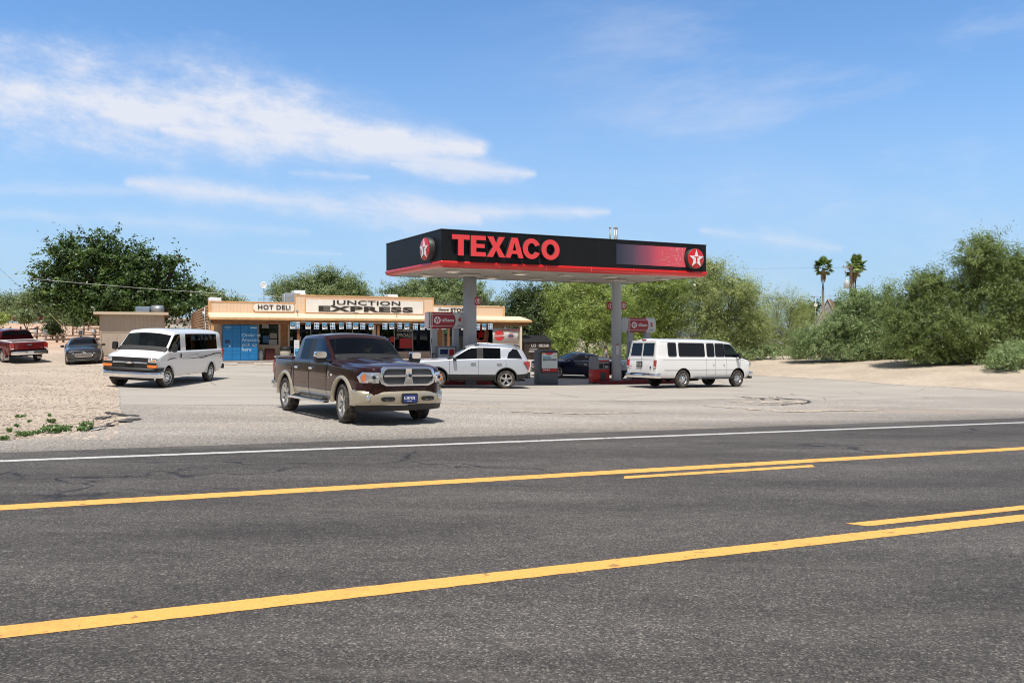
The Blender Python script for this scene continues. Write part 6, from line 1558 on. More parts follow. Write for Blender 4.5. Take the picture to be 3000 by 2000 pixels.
# big red letters (own outlines)
def arc(cx, cy, rx, ry, a0, a1, n=20): return [(cx + rx * math.cos(R(a0 + (a1 - a0) * k / n)), cy + ry * math.sin(R(a0 + (a1 - a0) * k / n))) for k in range(n + 1)]
def letter(ch, w, h):
    s = h * .245
    if ch == 'T': return [[(0, h), (0, h - s * .92), (w / 2 - s * .58, h - s * .92), (w / 2 - s * .58, 0), (w / 2 + s * .58, 0), (w / 2 + s * .58, h - s * .92), (w, h - s * .92), (w, h)][::-1]], []
    if ch == 'E': return [[(0, 0), (w, 0), (w, s * .85), (s * 1.15, s * .85), (s * 1.15, h / 2 - s * .36), (w * .92, h / 2 - s * .36), (w * .92, h / 2 + s * .42), (s * 1.15, h / 2 + s * .42), (s * 1.15, h - s * .85), (w, h - s * .85), (w, h), (0, h)]], []
    if ch == 'X': k = s * 1.35; return [[(0, 0), (k, 0), (w / 2, h * .34), (w - k, 0), (w, 0), (w * .67, h * .51), (w * .97, h), (w * .97 - k, h), (w / 2, h * .68), (.03 * w + k, h), (.03 * w, h), (w * .33, h * .51)]], []
    if ch == 'A': k = s * 1.1; return [[(0, 0), (k, 0), (k + w * .075, h * .20), (w - k - w * .075, h * .20), (w - k, 0), (w, 0), (w / 2 + k * .62, h), (w / 2 - k * .62, h)]], [[(k + w * .13, h * .37), (w / 2, h * .76), (w - k - w * .13, h * .37)]]
    if ch == 'O': return [arc(w / 2, h / 2, w / 2, h / 2 * 1.03, 0, 360, 40)[:-1]], [arc(w / 2, h / 2, w / 2 - s * 1.12, h / 2 - s * .88, 0, 360, 40)[:-1]]
    if ch == 'C': return [arc(w / 2, h / 2, w / 2, h / 2 * 1.03, 24, 336, 34) + [(w * .70, h * .36)] + arc(w / 2, h / 2, w / 2 - s * 1.12, h / 2 - s * .88, 318, 42, 30) + [(w * .70, h * .62)]], []
def solid(mb, outer, holes, M, z0, z1, mf, ms):
    bm = bmesh.new(); loops = []
    for lp in outer + holes:
        vs = [bm.verts.new((x, y, 0)) for x, y in lp]; loops.append(vs); [bm.edges.new((vs[i], vs[(i + 1) % len(vs)])) for i in range(len(vs))]
    bmesh.ops.triangle_fill(bm, edges=bm.edges[:], use_beauty=True)
    bm.verts.index_update(); V = [tuple(v.co) for v in bm.verts]; F = [tuple(v.index for v in f.verts) for f in bm.faces]
    nv = len(V); mb.add([(x, y, z1) for x, y, _ in V], F, mf, False, M); mb.add([(x, y, z0) for x, y, _ in V], F, ms, False, M)
    for vs in loops:
        n = len(vs); q = [(v.co.x, v.co.y, z0) for v in vs] + [(v.co.x, v.co.y, z1) for v in vs]; mb.add(q, [(i, (i + 1) % n, n + (i + 1) % n, n + i) for i in range(n)], ms, False, M)
    bm.free()
LD = .22
LET = [('T', 1323, 1374), ('E', 1377.5, 1421.5), ('X', 1424, 1479), ('A', 1479, 1532), ('C', 1530, 1581.5), ('O', 1584.5, 1637.5)]
zb, zt = CZR + .30, CZR + .30 + .86
zb = cz_at(1450, 753.2, LD); zt = cz_at(1450, 693.5, LD); 
for ch, u0, u1 in LET:
    x0, x1 = cx_at(u0, LD), cx_at(u1, LD); h = zt - zb; o_, h_ = letter(ch, x1 - x0, h); b = MB()
    solid(b, o_, h_, Matrix.Translation((x0, -LD, zb)) @ Matrix.Rotation(PI / 2, 4, 'X'), -.13, 0, 0, 1)
    for yy in (h * .3, h * .7): b.tube([(x0 + (x1 - x0) * .5, -.10, zb + yy), (x0 + (x1 - x0) * .5, .0, zb + yy)], .02, 1, 6)
    b.build('letter', [M_LRED, M_LSIDE], can)
def emblem(M_, r):
    """round red disc with a white star and a T, in the local XY plane facing +Z"""
    d = MB(); d.lathe([(r * 1.0, -.26), (r * 1.02, -.02), (r * .97, .0)], 'z', (0, 0, 0), 0, 40, M_); d.lathe([(r * .97, 0), (r * .9, .018), (0, .03)], 'z', (0, 0, 0), 1, 40, M_); o = d.build('disc', [M_LSIDE, M_DRED], can)
    s = MB(); R_ = r * .90; st = [(R_ * (1 if k % 2 == 0 else .40) * math.cos(R(90 + 36 * k)), R_ * (1 if k % 2 == 0 else .40) * math.sin(R(90 + 36 * k)) - r * .03) for k in range(10)]
    T = [(-.24, .10), (-.24, -.01), (-.16, .02), (-.09, .02), (-.09, -.36), (-.13, -.42), (.13, -.42), (.09, -.36), (.09, .02), (.16, .02), (.24, -.01), (.24, .10)]
    solid(s, [st], [], M_, .032, .045, 0, 0); solid(s, [[(p[0] * r * 1.05, p[1] * r * 1.05 + .04) for p in T]], [], M_, .045, .052, 1, 1); s.build('star', [M_WHITEINK, M_DRED], o)
xc = cx_at(2037, .25); zc = cz_at(2037, 757.5, .25)
emblem(Matrix.Translation((xc, -.24, zc)) @ Matrix.Rotation(PI / 2, 4, 'X'), .47)
emblem(Matrix.Translation((-.24, 1.02, zc - .02)) @ Matrix.Rotation(-PI / 2, 4, 'Z') @ Matrix.Rotation(PI / 2, 4, 'X'), .47)
# faded gradient panel with fine pale lines
t = NT('gradient_panel'); xx0, xx1 = cx_at(1805), cx_at(2009); s = t.N('ShaderNodeSeparateXYZ'); t.L(t.P, s.inputs[0])
f = t.M('DIVIDE', t.M('SUBTRACT', s.outputs[0], xx0), xx1 - xx0, clamp=True)
col = t.ramp(f, [(0, (.03, .04, .07)), (.22, (.09, .07, .11)), (.45, (.32, .08, .13)), (.60, (.62, .09, .13)), (1, (.76, .11, .15))]); t.done(col, .45, None)
b = MB(); zp0, zp1 = cz_at(1900, 778), cz_at(1900, 720); arcp = [(xx1 - .10 + .12 * (2 * abs(k / 12 - .5)) ** 2, zp0 + (zp1 - zp0) * k / 12) for k in range(13)]
b.prism([(xx0, zp1), (xx0, zp0)] + arcp, 'y', -.012, -.003); gp = b.build('gradient_panel', t.m, can)
random.seed(11); b = MB()
for k in range(46):
    x = xx1 - .15 - abs(random.gauss(0, .55)); z = random.uniform(zp0 + .05, zp1 - .1); L0 = random.uniform(.08, .4); horiz = random.random() < .5
    x2, z2 = (max(xx0 + .8, x - L0), z + random.uniform(-.03, .03)) if horiz else (x + random.uniform(-.1, .1), min(zp1 - .03, z + L0)); x2 = min(x2, xx1 - .14)
    b.tube([(x, -.014, z), (x2, -.014, z2)], .0045, 0, 4)
b.build('panel_line_work', mat('line_work_pale', (.75, .38, .38), .5), gp)

# the canopy's ends are cut on a slight skew
def _shear(o):
    for c in children(o):
        if c.type == 'MESH':
            for v in c.data.vertices: v.co.x -= .137 * v.co.y
        _shear(c)
_shear(can)
# ================================================================== PUMP ISLANDS
PM = Matrix((CX, CN, Vector((0, 0, 1)))).transposed().to_4x4()
def pmat(u, Y, dz=0.0): p = on(u, Y); m = PM.copy(); m.translation = (p.x, p.y, p.z + dz); return m
M_KERB = mat('kerb_red', (.20, .018, .02), .7, var=.35, vscale=5); M_PUMP = mat('pump_grey', (.14, .16, .19), .45, var=.08); M_PUMPL = mat('pump_light', (.50, .52, .54), .4); M_PRED = mat('pump_red', (.48, .012, .014), .4, coat=.3); M_CREDV = mat('valance_red', (.34, .010, .022), .35, coat=.3); M_VWHITE = mat('valance_white', (.62, .64, .64), .4)
for i, (u, Y, L0) in enumerate(((1330, 34.3, 4.2), (1860, 37.7, 4.4))):
    b = MB(); b.rbox((0, 0, .05), (L0, 1.15, .24), .45); o = b.build('pump_island', M_KERB, None, bevel=.02); o.matrix_world = pmat(u, Y); tag(o, ['red painted kerb island under the left pump, behind the white SUV', 'red painted kerb island around the round canopy column'][i], 'kerb island', 'red pump islands')
def dispenser(u, Y, num, label, vtop):
    z_top = at(u, vtop, Y).z; m = pmat(u, Y, .17); r = empty('fuel_pump', mat=m, label=label, cat='fuel pump', group='fuel pumps'); H = z_top - m.translation.z
    b = MB(); b.rbox((0, 0, .78), (.95, .55, 1.56), .05); b.build('cabinet', M_PUMP, r, bevel=.01)
    b = MB(); b.bb((-.40, -.284, .9), (.40, -.276, 1.5), 0); b.bb((-.32, -.290, 1.2), (.05, -.2845, 1.42), 1); b.bb((.12, -.290, .95), (.34, -.2845, 1.42), 2); b.build('display_panel', [M_PUMPL, mat('screen_dark', (.03, .05, .13), .1), M_PRED], r)
    b = MB(); b.bb((-.44, -.283, .1), (.44, -.276, .84)); b.build('lower_door', M_PRED, r)
    for sx in (-.52, .52):
        b = MB(); b.bb((sx - .13, -.11, 0), (sx + .13, .11, H - .74)); b.build('support', M_COLG, r)
        b = MB(); pts = [(sx * 1.33, -.2, 1.9), (sx * 1.45, -.25, 1.4), (sx * 1.45, -.25, .7), (sx * 1.36, -.25, .35), (sx * 1.28, -.25, .8), (sx * 1.25, -.22, 1.1)]; b.tube(pts, .016, 0, 8); b.build('hose', M_BLACK, r)
        b = MB(); b.rbox((sx * 1.2, -.18, 1.12), (.09, .16, .26), .03); b.tube([(sx * 1.2, -.24, 1.2), (sx * 1.2, -.36, 1.08)], .018, 1); b.build('nozzle', [M_BLACK, M_CHROME2], r)
    w_, h_ = 1.78, .74; z0, z1 = H - h_, H; v = MB()
    prof = [(-.16, z0), (-.22, z0 + .10), (-.24, (z0 + z1) / 2), (-.22, z1 - .10), (-.16, z1), (.16, z1), (.22, z1 - .1), (.24, (z0 + z1) / 2), (.22, z0 + .1), (.16, z0)]
    vs = []; xs = [-w_ / 2, -w_ / 2 + .03, w_ / 2 - .03, w_ / 2]
    for x in xs:
        k = .93 if abs(x) > w_ / 2 - .01 else 1; vs += [(x, y * k, (z - (z0 + z1) / 2) * (.97 if k < 1 else 1) + (z0 + z1) / 2) for y, z in prof]
    n = 10; v.add(vs, [(a * n + i, a * n + (i + 1) % n, (a + 1) * n + (i + 1) % n, (a + 1) * n + i) for a in range(3) for i in range(n)] + [tuple(range(n)), tuple(range(3 * n, 4 * n))], 0); val = v.build('valance', [M_VWHITE], r)
    def skin(mb, poly, off, mi):
        """patch following the bulged face; poly in (x, z)"""
        def y(z):
            t = abs(z - (z0 + z1) / 2) / (h_ / 2); return -(.24 - .02 * min(1, t / .73) - (.06 * max(0, (t - .73) / .27))) - off
        xs_ = [p[0] for p in poly]; Z = [z0 + .004 + (h_ - .008) * k / 12 for k in range(13)]
        L1, L2 = poly
        vs = []
        for z, a, b_ in zip(Z, [L1(k / 12) for k in range(13)], [L2(k / 12) for k in range(13)]): vs += [(a, y(z), z), (b_, y(z), z)]
        mb.add(vs, [(2 * i, 2 * i + 1, 2 * i + 3, 2 * i + 2) for i in range(12)], mi)
    def skin2(mb, l1, l2, off, mi):
        vs = []
        for k in range(13):
            z = z0 + .004 + (h_ - .008) * k / 12; t = abs(z - (z0 + z1) / 2) / (h_ / 2); y = -(.24 - .02 * min(1, t / .73) - (.06 * max(0, (t - .73) / .27))) - off; vs += [(l1(k / 12), y, z), (l2(k / 12), y, z)]
        mb.add(vs, [(2 * i, 2 * i + 1, 2 * i + 3, 2 * i + 2) for i in range(12)], mi)
    v = MB(); skin2(v, lambda t: -.66, lambda t: .44 - .14 * (2 * t - 1) ** 2, .004, 0); skin2(v, lambda t: -.72, lambda t: -.69, .004, 0); skin2(v, lambda t: -.82 + .02 * t, lambda t: -.76, .004, 0); v.build('red_panel', M_CREDV, val, recalc=False)
    v = MB(); zc = (z0 + z1) / 2; F = Matrix.Translation((-.44, -.262, zc)) @ Matrix.Rotation(PI / 2, 4, 'X'); v.lathe([(0, 0), (.16, 0)], 'z', (0, 0, 0), 0, 28, F)
    st = [(.155 * (1 if k % 2 == 0 else .40) * math.cos(R(90 + 36 * k)), .155 * (1 if k % 2 == 0 else .40) * math.sin(R(90 + 36 * k))) for k in range(10)]; solid(v, [st], [], F, .002, .006, 1, 1)
    v.add([(-.035, .02, .009), (.035, .02, .009), (.035, .0, .009), (.012, .0, .009), (.012, -.07, .009), (-.012, -.07, .009), (-.012, 0, .009), (-.035, 0, .009)], [tuple(range(8))], 0, False, F)
    text_geo('TECHRON', .145, .002, .005, .86, mb=v, M=Matrix.Translation((.05, -.268, zc - .02)) @ Matrix.Rotation(PI / 2, 4, 'X'), mi=0); text_geo('with', .08, .002, .002, 1, mb=v, M=Matrix.Translation((-.06, -.268, zc + .075)) @ Matrix.Rotation(PI / 2, 4, 'X'), mi=0); v.build('valance_lettering', [M_WHITEINK, M_CREDV], val)
    v = MB(); text_geo(num, .27, .002, .014, .95, mb=v, M=Matrix.Translation((.62, -.262, zc + .02)) @ Matrix.Rotation(PI / 2, 4, 'X'), mi=0); v.bb((.50, -.250, zc - .235), (.76, -.244, zc - .222), 1); v.bb((.50, -.243, zc - .275), (.72, -.236, zc - .262), 1); v.build('pump_number', [mat('digit_red', (.55, .02, .03), .4), M_INK], val)
    return r
dispenser(1303, 34.2, '4', 'fuel pump with white and red header numbered 4, beside the square column', 914.5)
dispenser(1871, 38.6, '2', 'fuel pump with white and red header numbered 2, behind the long white van', 931)
# advertising kiosk
kz = on(1600, 35.7); m = frame(kz, CX, (0, 0, 1)); m = PM @ Matrix.Rotation(R(-8), 4, 'Z'); m.translation = kz; ks = empty('advert_kiosk', mat=m, label='slate grey kiosk box with a framed fuel advert on its front', cat='kiosk')
b = MB(); b.rbox((0, .0, .80), (.98, .70, 1.60), .03); b.build('housing', mat('kiosk_slate', (.085, .105, .13), .5, var=.1), ks, bevel=.01)
b = MB(); b.rbox((.04, -.365, 1.05), (.86, .05, 1.0), .04, 0, None, 'y'); fr = b.build('poster_frame', M_BLACK, ks)
b = MB(); y = -.392; x0, x1, z0, z1 = -.35, .43, .60, 1.51
b.bb((x0, y - .002, z0), (x1, y, z1), 0); b.bb((x0, y - .005, z0), (x1, y - .0025, z0 + .17), 1)
b.prism([(x0, z1)] + [(x0 + (x1 - x0) * k / 16, z1 - .05 - .07 * max(0, math.sin(PI * (k / 16 - .22) / .5)) if 3 < k < 12 else z1 - .02) for k in range(17)] + [(x1, z1)], 'y', y - .005, y - .0025, 2)
b.prism([(x0, z1), (x0, z1 - .08), (x0 + .1, z1 - .06), (x0 + .16, z1)], 'y', y - .008, y - .0055, 3); b.lathe([(0, 0), (.055, 0)], 'y', (x1 - .09, y - .006, z1 - .16), 4, 20); b.prism([(x1 - .07, z1), (x1, z1), (x1, z1 - .06)], 'y', y - .008, y - .0055, 5)
fm = lambda x, z: Matrix.Translation((x, y - .008, z)) @ Matrix.Rotation(PI / 2, 4, 'X')
text_geo('SHOP FOR', .085, .001, .003, .95, align='LEFT', mb=b, M=fm(x0 + .06, z1 - .20), mi=6); text_geo('GROCERIES', .085, .001, .003, .95, align='LEFT', mb=b, M=fm(x0 + .06, z1 - .26), mi=6); text_geo('SAVE ON FUEL', .115, .001, .005, .92, align='LEFT', shear=.15, mb=b, M=fm(x0 + .05, z1 - .345), mi=7)
for z, a, c in ((.405, .03, .74), (.47, .14, .62), (.545, .08, .66), (.61, .12, .66), (.635, .2, .6)): b.bb((x0 + a, y - .005, z1 - z), (x0 + c, y - .003, z1 - z + .010), 8)
for k in range(4): b.bb((x0 + .08 + k * .085, y - .008, z0 + .07), (x0 + .14 + k * .085, y - .0055, z0 + .13), 0 if k % 2 == 0 else 8)
b.build('poster', [mat('poster_paper', (.60, .68, .70), .5), mat('poster_red', (.40, .02, .025), .5), mat('poster_scarlet', (.55, .04, .03), .5), mat('poster_orange', (.65, .22, .05), .5), mat('poster_yellow', (.65, .58, .12), .5), mat('poster_green', (.25, .45, .2), .5), mat('poster_cyan', (.08, .38, .55), .5), M_INK, mat('print_grey', (.55, .58, .6), .5)], fr)
# squeegee and towel stand
m = PM @ Matrix.Rotation(R(-8), 4, 'Z'); m.translation = on(1755, 37.3); sq = empty('service_stand', mat=m, label='red and grey towel and litter stand between the navy sedan and the round column', cat='service stand')
b = MB(); b.rbox((0, 0, .35), (.90, .62, .68), .06); b.build('base', M_PRED, sq, bevel=.015); b = MB(); b.rbox((0, 0, .03), (.93, .65, .06), .06); b.build('plinth', M_BLACK, sq)
b = MB(); b.prism([(-.31, .695), (.31, .695), (.31, 1.22), (.2, 1.32), (-.16, 1.32), (-.31, 1.12)], 'x', -.43, .43); b.build('hood', mat('stand_grey', (.24, .25, .26), .5), sq, bevel=.02)
b = MB(); b.bb((-.12, -.318, .74), (.08, -.311, .98), 0); b.bb((.13, -.318, .74), (.40, -.311, .98), 0); b.rbox((.26, -.33, .82), (.2, .05, .1), .02, 1); b.build('opening', [M_BLACK, M_PUMPL], sq)
b = MB(); b.add([(-.14, -.317, 1.13), (.42, -.317, 1.13), (.42, -.20, 1.30), (-.14, -.20, 1.30)], [(0, 1, 2, 3)], 0); b.add([(-.14, -.330, 1.08), (.42, -.330, 1.08), (.42, -.322, 1.145), (-.14, -.322, 1.145)], [(0, 1, 2, 3)], 1); b.build('header_card', [MATS['poster_paper'], M_PRED], sq)
b = MB(); b.rbox((.10, -.316, .36), (.30, .03, .40), .03, 0, None, 'y'); b.build('litter_flap', mat('flap_dark', (.05, .055, .06), .5), sq)
# dumpster with ribbed lid
dp = on(1568, 53.0); dm = Matrix.Translation(dp) @ Matrix.Rotation(R(14), 4, 'Z'); du = empty('dumpster', mat=dm, label='dark brown dumpster with ribbed lids and white numbers behind the store corner', cat='dumpster')
M_DUMP = mat('dumpster_brown', (.055, .035, .026), .7, var=.35, vscale=3); b = MB(); b.prism([(-.75, 0), (.75, 0), (.80, 1.55), (-.80, 1.15)], 'x', -.95, .95); b.build('bin', M_DUMP, du, bevel=.02)
for k in range(5): b = MB(); x = -.8 + k * .4; b.bb((x - .03, -.84, .1), (x + .03, -.775, 1.0)); b.build('rib', M_DUMP, du)
b = MB(); b.prism([(-.86, 1.17), (.84, 1.58), (.84, 1.64), (-.86, 1.23)], 'x', -1.02, 1.02, 0)
for k in range(14): x = -.95 + k * .146; b.prism([(-.87, 1.235), (.83, 1.645), (.83, 1.68), (-.87, 1.27)], 'x', x, x + .06, 0)
b.build('lid', mat('lid_black', (.03, .03, .032), .5), du)
b = MB(); text_geo('LCI   082168', .27, .003, .008, .88, mb=b, M=Matrix.Translation((.1, -.85, .93)) @ Matrix.Rotation(PI / 2, 4, 'X')); b.bb((-.65, -.85, .66), (-.1, -.843, .71)); b.bb((-.7, -.85, .50), (-.05, -.843, .58)); b.build('lettering', mat('letter_dusty_white', (.5, .48, .45), .7), du)
# ================================================================== TREES AND PLANTS
def leaf_mat(name, c1, c2, c3=None, trans=.42):
    if name in MATS: return MATS[name]
    m = bpy.data.materials.new(name); m.use_nodes = True; nt = m.node_tree; nt.nodes.clear(); N, L = nt.nodes.new, nt.links.new
    out = N('ShaderNodeOutputMaterial'); at_ = N('ShaderNodeAttribute'); at_.attribute_name = 'tint'; rp = N('ShaderNodeValToRGB'); L(at_.outputs['Fac'], rp.inputs[0])
    e = rp.color_ramp.elements; e[0].color = (*c1, 1); e[1].color = (*c2, 1); e[0].position = .1; e[1].position = .8
    if c3: q = e.new(.97); q.color = (*c3, 1)
    d = N('ShaderNodeBsdfDiffuse'); L(rp.outputs[0], d.inputs[0]); t = N('ShaderNodeBsdfTranslucent'); L(rp.outputs[0], t.inputs[0])
    g = N('ShaderNodeBsdfGlossy'); g.inputs['Roughness'].default_value = .45; g.inputs[0].default_value = (.9, .95, .9, 1)
    a = N('ShaderNodeMixShader'); a.inputs[0].default_value = trans; L(d.outputs[0], a.inputs[1]); L(t.outputs[0], a.inputs[2])
    b = N('ShaderNodeMixShader'); b.inputs[0].default_value = .04; L(a.outputs[0], b.inputs[1]); L(g.outputs[0], b.inputs[2]); L(b.outputs[0], out.inputs[0])
    MATS[name] = m; return m
LM = {
 'mulberry': leaf_mat('leaf_mulberry', (0.030, 0.060, 0.014), (0.105, 0.190, 0.040), (0.260, 0.380, 0.100)),
 'mesquite': leaf_mat('leaf_mesquite', (0.149, 0.213, 0.081), (0.299, 0.391, 0.161), (0.437, 0.483, 0.253)),
 'mesq_dark': leaf_mat('leaf_mesquite_dark', (0.057, 0.096, 0.030), (0.162, 0.227, 0.076), (0.286, 0.330, 0.124)),
 'paloverde': leaf_mat('leaf_palo_verde', (.20, .27, .06), (.40, .50, .12), (.50, .52, .18), .35),
 'wispy': leaf_mat('leaf_wispy', (0.240, 0.300, 0.108), (0.456, 0.528, 0.192), (0.600, 0.504, 0.264), .35),
 'shrub': leaf_mat('leaf_shrub', (0.181, 0.265, 0.102), (0.361, 0.470, 0.193), (0.516, 0.516, 0.325)),
 'bigmesq': leaf_mat('leaf_big_mesquite', (0.133, 0.191, 0.057), (0.276, 0.361, 0.105), (0.391, 0.445, 0.150)),
 'juniper': leaf_mat('leaf_juniper', (0.115, 0.174, 0.068), (0.268, 0.348, 0.152)),
 'far': leaf_mat('leaf_far', (0.143, 0.198, 0.083), (0.264, 0.341, 0.143), (0.374, 0.418, 0.209)),
 'palm': leaf_mat('leaf_palm', (.10, .17, .04), (.26, .38, .09), (.42, .46, .18)),
 'weed': leaf_mat('leaf_weed', (.10, .19, .05), (.22, .36, .11), (.32, .42, .2)),
}
M_BARK = mat('bark_grey_brown', (.13, .10, .08), .95, var=.4, vscale=6, bump=.5, bscale=20); M_BARKD = mat('bark_dark', (.07, .05, .04), .95, var=.4, vscale=6)
M_DRYP = mat('dry_palm_skirt', (.30, .19, .09), .9, var=.4, vscale=10)

def quads_mesh(name, C, A, B, tint, m, parent):
    """C centres, A and B half axes -> one mesh of leaf quads"""
    n = len(C); v = np.empty((n, 4, 3), np.float32); v[:, 0] = C - A * 1.0; v[:, 1] = C + B * .9 - A * .1; v[:, 2] = C + A; v[:, 3] = C - B * .9 - A * .1
    me = bpy.data.meshes.new(name); me.vertices.add(4 * n); me.loops.add(4 * n); me.polygons.add(n)
    me.vertices.foreach_set('co', v.ravel()); me.loops.foreach_set('vertex_index', np.arange(4 * n, dtype=np.int32))
    me.polygons.foreach_set('loop_start', np.arange(0, 4 * n, 4, dtype=np.int32))
    at_ = me.attributes.new('tint', 'FLOAT', 'POINT'); at_.data.foreach_set('value', np.repeat(tint.astype(np.float32), 4))
    me.materials.append(m); me.update(calc_edges=True); o = bpy.data.objects.new(name, me); COL.objects.link(o)
    if parent: o.parent = parent
    return o
def foliage(rng, lobes, leaf, cl_sig, per, dens, droop=0.3, aspect=.42, hollow=.45, core=1.0, spray=0.0):
    """lobes: centre (3), radii (3). Returns C, A, B, tint"""
    Cs, As, Bs, Ts = [], [], [], []
    for c, r in lobes:
        c = np.array(c); r = np.array(r); area = 4 * PI * ((r[0] * r[2]) ** 1.6 / 3 + (r[0] * r[1]) ** 1.6 / 3 + (r[1] * r[2]) ** 1.6 / 3) ** (1 / 1.6)
        n = max(6, int(area * dens / (per * leaf * leaf * aspect * 2)))
        d = rng.normal(size=(n, 3)); d /= np.linalg.norm(d, axis=1)[:, None]
        lump = 1 + .16 * np.sin(d[:, 0] * 5 + c[0]) * np.sin(d[:, 2] * 6 + c[2]) + .10 * np.sin(d[:, 1] * 9 + c[1] * 3)
        rad = (hollow + (1 - hollow) * rng.random(n) ** .6) * lump
        cc = c + d * r * rad[:, None]; ct = rng.random(n)
        k = rng.poisson(per, n) + 2; idx = np.repeat(np.arange(n), k); N_ = len(idx)
        off = rng.normal(size=(N_, 3)) * cl_sig * (.6 + .8 * rng.random(n)[idx, None])
        if spray:                                      # feathery sprays running outwards from the cluster
            t = rng.random(N_)[:, None]; dirn = d * r; dirn /= np.linalg.norm(dirn, axis=1)[:, None]; sp = dirn + rng.normal(size=(n, 3)) * .55; sp[:, 2] -= droop * .5
            off = off * .45 + sp[idx] * t * spray
        P = cc[idx] + off
        nr = rng.normal(size=(N_, 3)) * .62 + (d * .75)[idx] + np.array([0, 0, .75]); nr /= np.linalg.norm(nr, axis=1)[:, None]
        q = rng.normal(size=(N_, 3)) + (d * .8)[idx]; q[:, 2] -= droop; a = q - nr * (q * nr).sum(1)[:, None]; a /= np.linalg.norm(a, axis=1)[:, None] + 1e-9
        b = np.cross(nr, a)
        s = leaf * (.6 + .8 * rng.random(N_))[:, None]
        Cs.append(P); As.append(a * s); Bs.append(b * s * aspect); Ts.append(np.clip(.70 * ct[idx] + .30 * rng.random(N_), 0, 1))
        if core:
            m_ = int(area * 7 * core); d2 = rng.normal(size=(m_, 3)); d2 /= np.linalg.norm(d2, axis=1)[:, None]; P = c + d2 * r * (.25 + .5 * rng.random(m_))[:, None]
            a = rng.normal(size=(m_, 3)); a /= np.linalg.norm(a, axis=1)[:, None]; b = np.cross(a, rng.normal(size=(m_, 3))); b /= np.linalg.norm(b, axis=1)[:, None] + 1e-9
            Cs.append(P); As.append(a * .22); Bs.append(b * .13); Ts.append(rng.random(m_) * .5)  # inner leaves get only the darker tints: crown shade put into their colour
    return np.concatenate(Cs), np.concatenate(As), np.concatenate(Bs), np.concatenate(Ts)
def wood(rng, base, lobes, r0, m, parent, twigs=5, name='trunk', bare=0):
    b = MB(); rnd = random.Random(int(rng.integers(1e6))); base = Vector(base)
    cz = sum(c[2] for c, r in lobes) / len(lobes); cxm = sum(c[0] for c, r in lobes) / len(lobes); cym = sum(c[1] for c, r in lobes) / len(lobes)
    fork = base + Vector(((cxm - base.x) * .15, (cym - base.y) * .15, max(.25, (cz - base.z) * .30)))
    b.tube([base - Vector((0, 0, .3)), base.lerp(fork, .5) + Vector((rnd.uniform(-.08, .08), 0, 0)), fork], r0, 0, 8, r2=r0 * .75)
    for c, r in lobes:
        c = Vector(c); mid = fork.lerp(c, .5) + Vector((rnd.uniform(-.3, .3), rnd.uniform(-.2, .2), rnd.uniform(-.1, .3))); b.tube([fork, mid, c], r0 * .5, 0, 6, r2=r0 * .14)
        for k in range(twigs):
            d = Vector((rnd.gauss(0, 1), rnd.gauss(0, 1), rnd.gauss(.3, .8))).normalized(); e = c + Vector((d.x * r[0], d.y * r[1], d.z * r[2])) * rnd.uniform(.75, 1.0 + .25 * bare)
            s_ = mid.lerp(c, rnd.random()); mm = s_.lerp(e, .5) + Vector((rnd.uniform(-.15, .15), 0, rnd.uniform(0, .2))); b.tube([s_, mm, e], r0 * .15, 0, 4, r2=.008, cap=False)
    return b.build(name, m, parent, recalc=False)
TCOUNT = 0
def tree(name, label, cat, group, Y, base, lobes, kind, leaf=.10, sig=.22, per=22, dens=1.5, r0=.16, depth=1.0, bark=None, droop=.3, aspect=.42, twigs=6, core=1.0, hollow=.45, spray=0.0, seed=None, bare=0, crown='crown'):
    """base: photo column of the trunk foot; lobes: (u, v, ru, rv[, dY]) in photo px at depth Y"""
    global TCOUNT; TCOUNT += 1
    rng = np.random.default_rng(seed or (100 + TCOUNT)); bp = on(base, Y); k = Y / F_PX
    L3 = []
    for lb in lobes:
        u, v, ru, rv = lb[:4]; dY = lb[4] if len(lb) > 4 else float(rng.uniform(-.8, .8)); p = at(u, v, Y); rx, rz = ru * k, rv * k
        L3.append(((p.x - bp.x, dY, p.z - bp.z), (rx, (rx + rz) / 2 * depth, rz)))
    r = empty(name, bp.to_tuple(), label=label, cat=cat, group=group)
    C, A, B, T = foliage(rng, L3, leaf, sig, per, dens, droop, aspect, hollow, core, spray); ok = C[:, 2] > .02
    quads_mesh(crown, C[ok], A[ok], B[ok], T[ok], LM[kind], r)
    wood(rng, (0, 0, 0), L3, r0, bark or M_BARK, r, twigs, bare=bare)
    return r, L3
# broad mulberry behind the shed
tree('mulberry_tree', 'big dark green broadleaf tree rising behind the tan shed', 'tree', None, 62, 470,
     [(190, 825, 56, 54), (160, 868, 46, 40), (180, 760, 44, 44), (235, 755, 50, 54), (300, 745, 54, 52), (350, 775, 54, 52), (300, 830, 84, 62), (400, 800, 60, 58), (455, 815, 52, 54), (380, 865, 100, 52), (250, 880, 72, 42), (470, 875, 74, 44), (538, 850, 34, 34), (572, 872, 28, 28), (312, 700, 22, 24), (205, 712, 18, 18), (160, 738, 20, 18), (425, 745, 20, 24), (500, 775, 20, 26), (470, 752, 12, 14), (130, 800, 22, 18), (350, 900, 140, 28), (540, 902, 44, 32), (270, 706, 10, 12), (365, 728, 14, 16), (518, 752, 8, 12), (95, 812, 10, 8), (575, 838, 18, 14), (122, 770, 10, 10)],
     'mulberry', leaf=.12, sig=.30, per=24, dens=1.3, r0=.32, bark=M_BARKD, aspect=.62, droop=.15, twigs=5, spray=.85, hollow=.35)
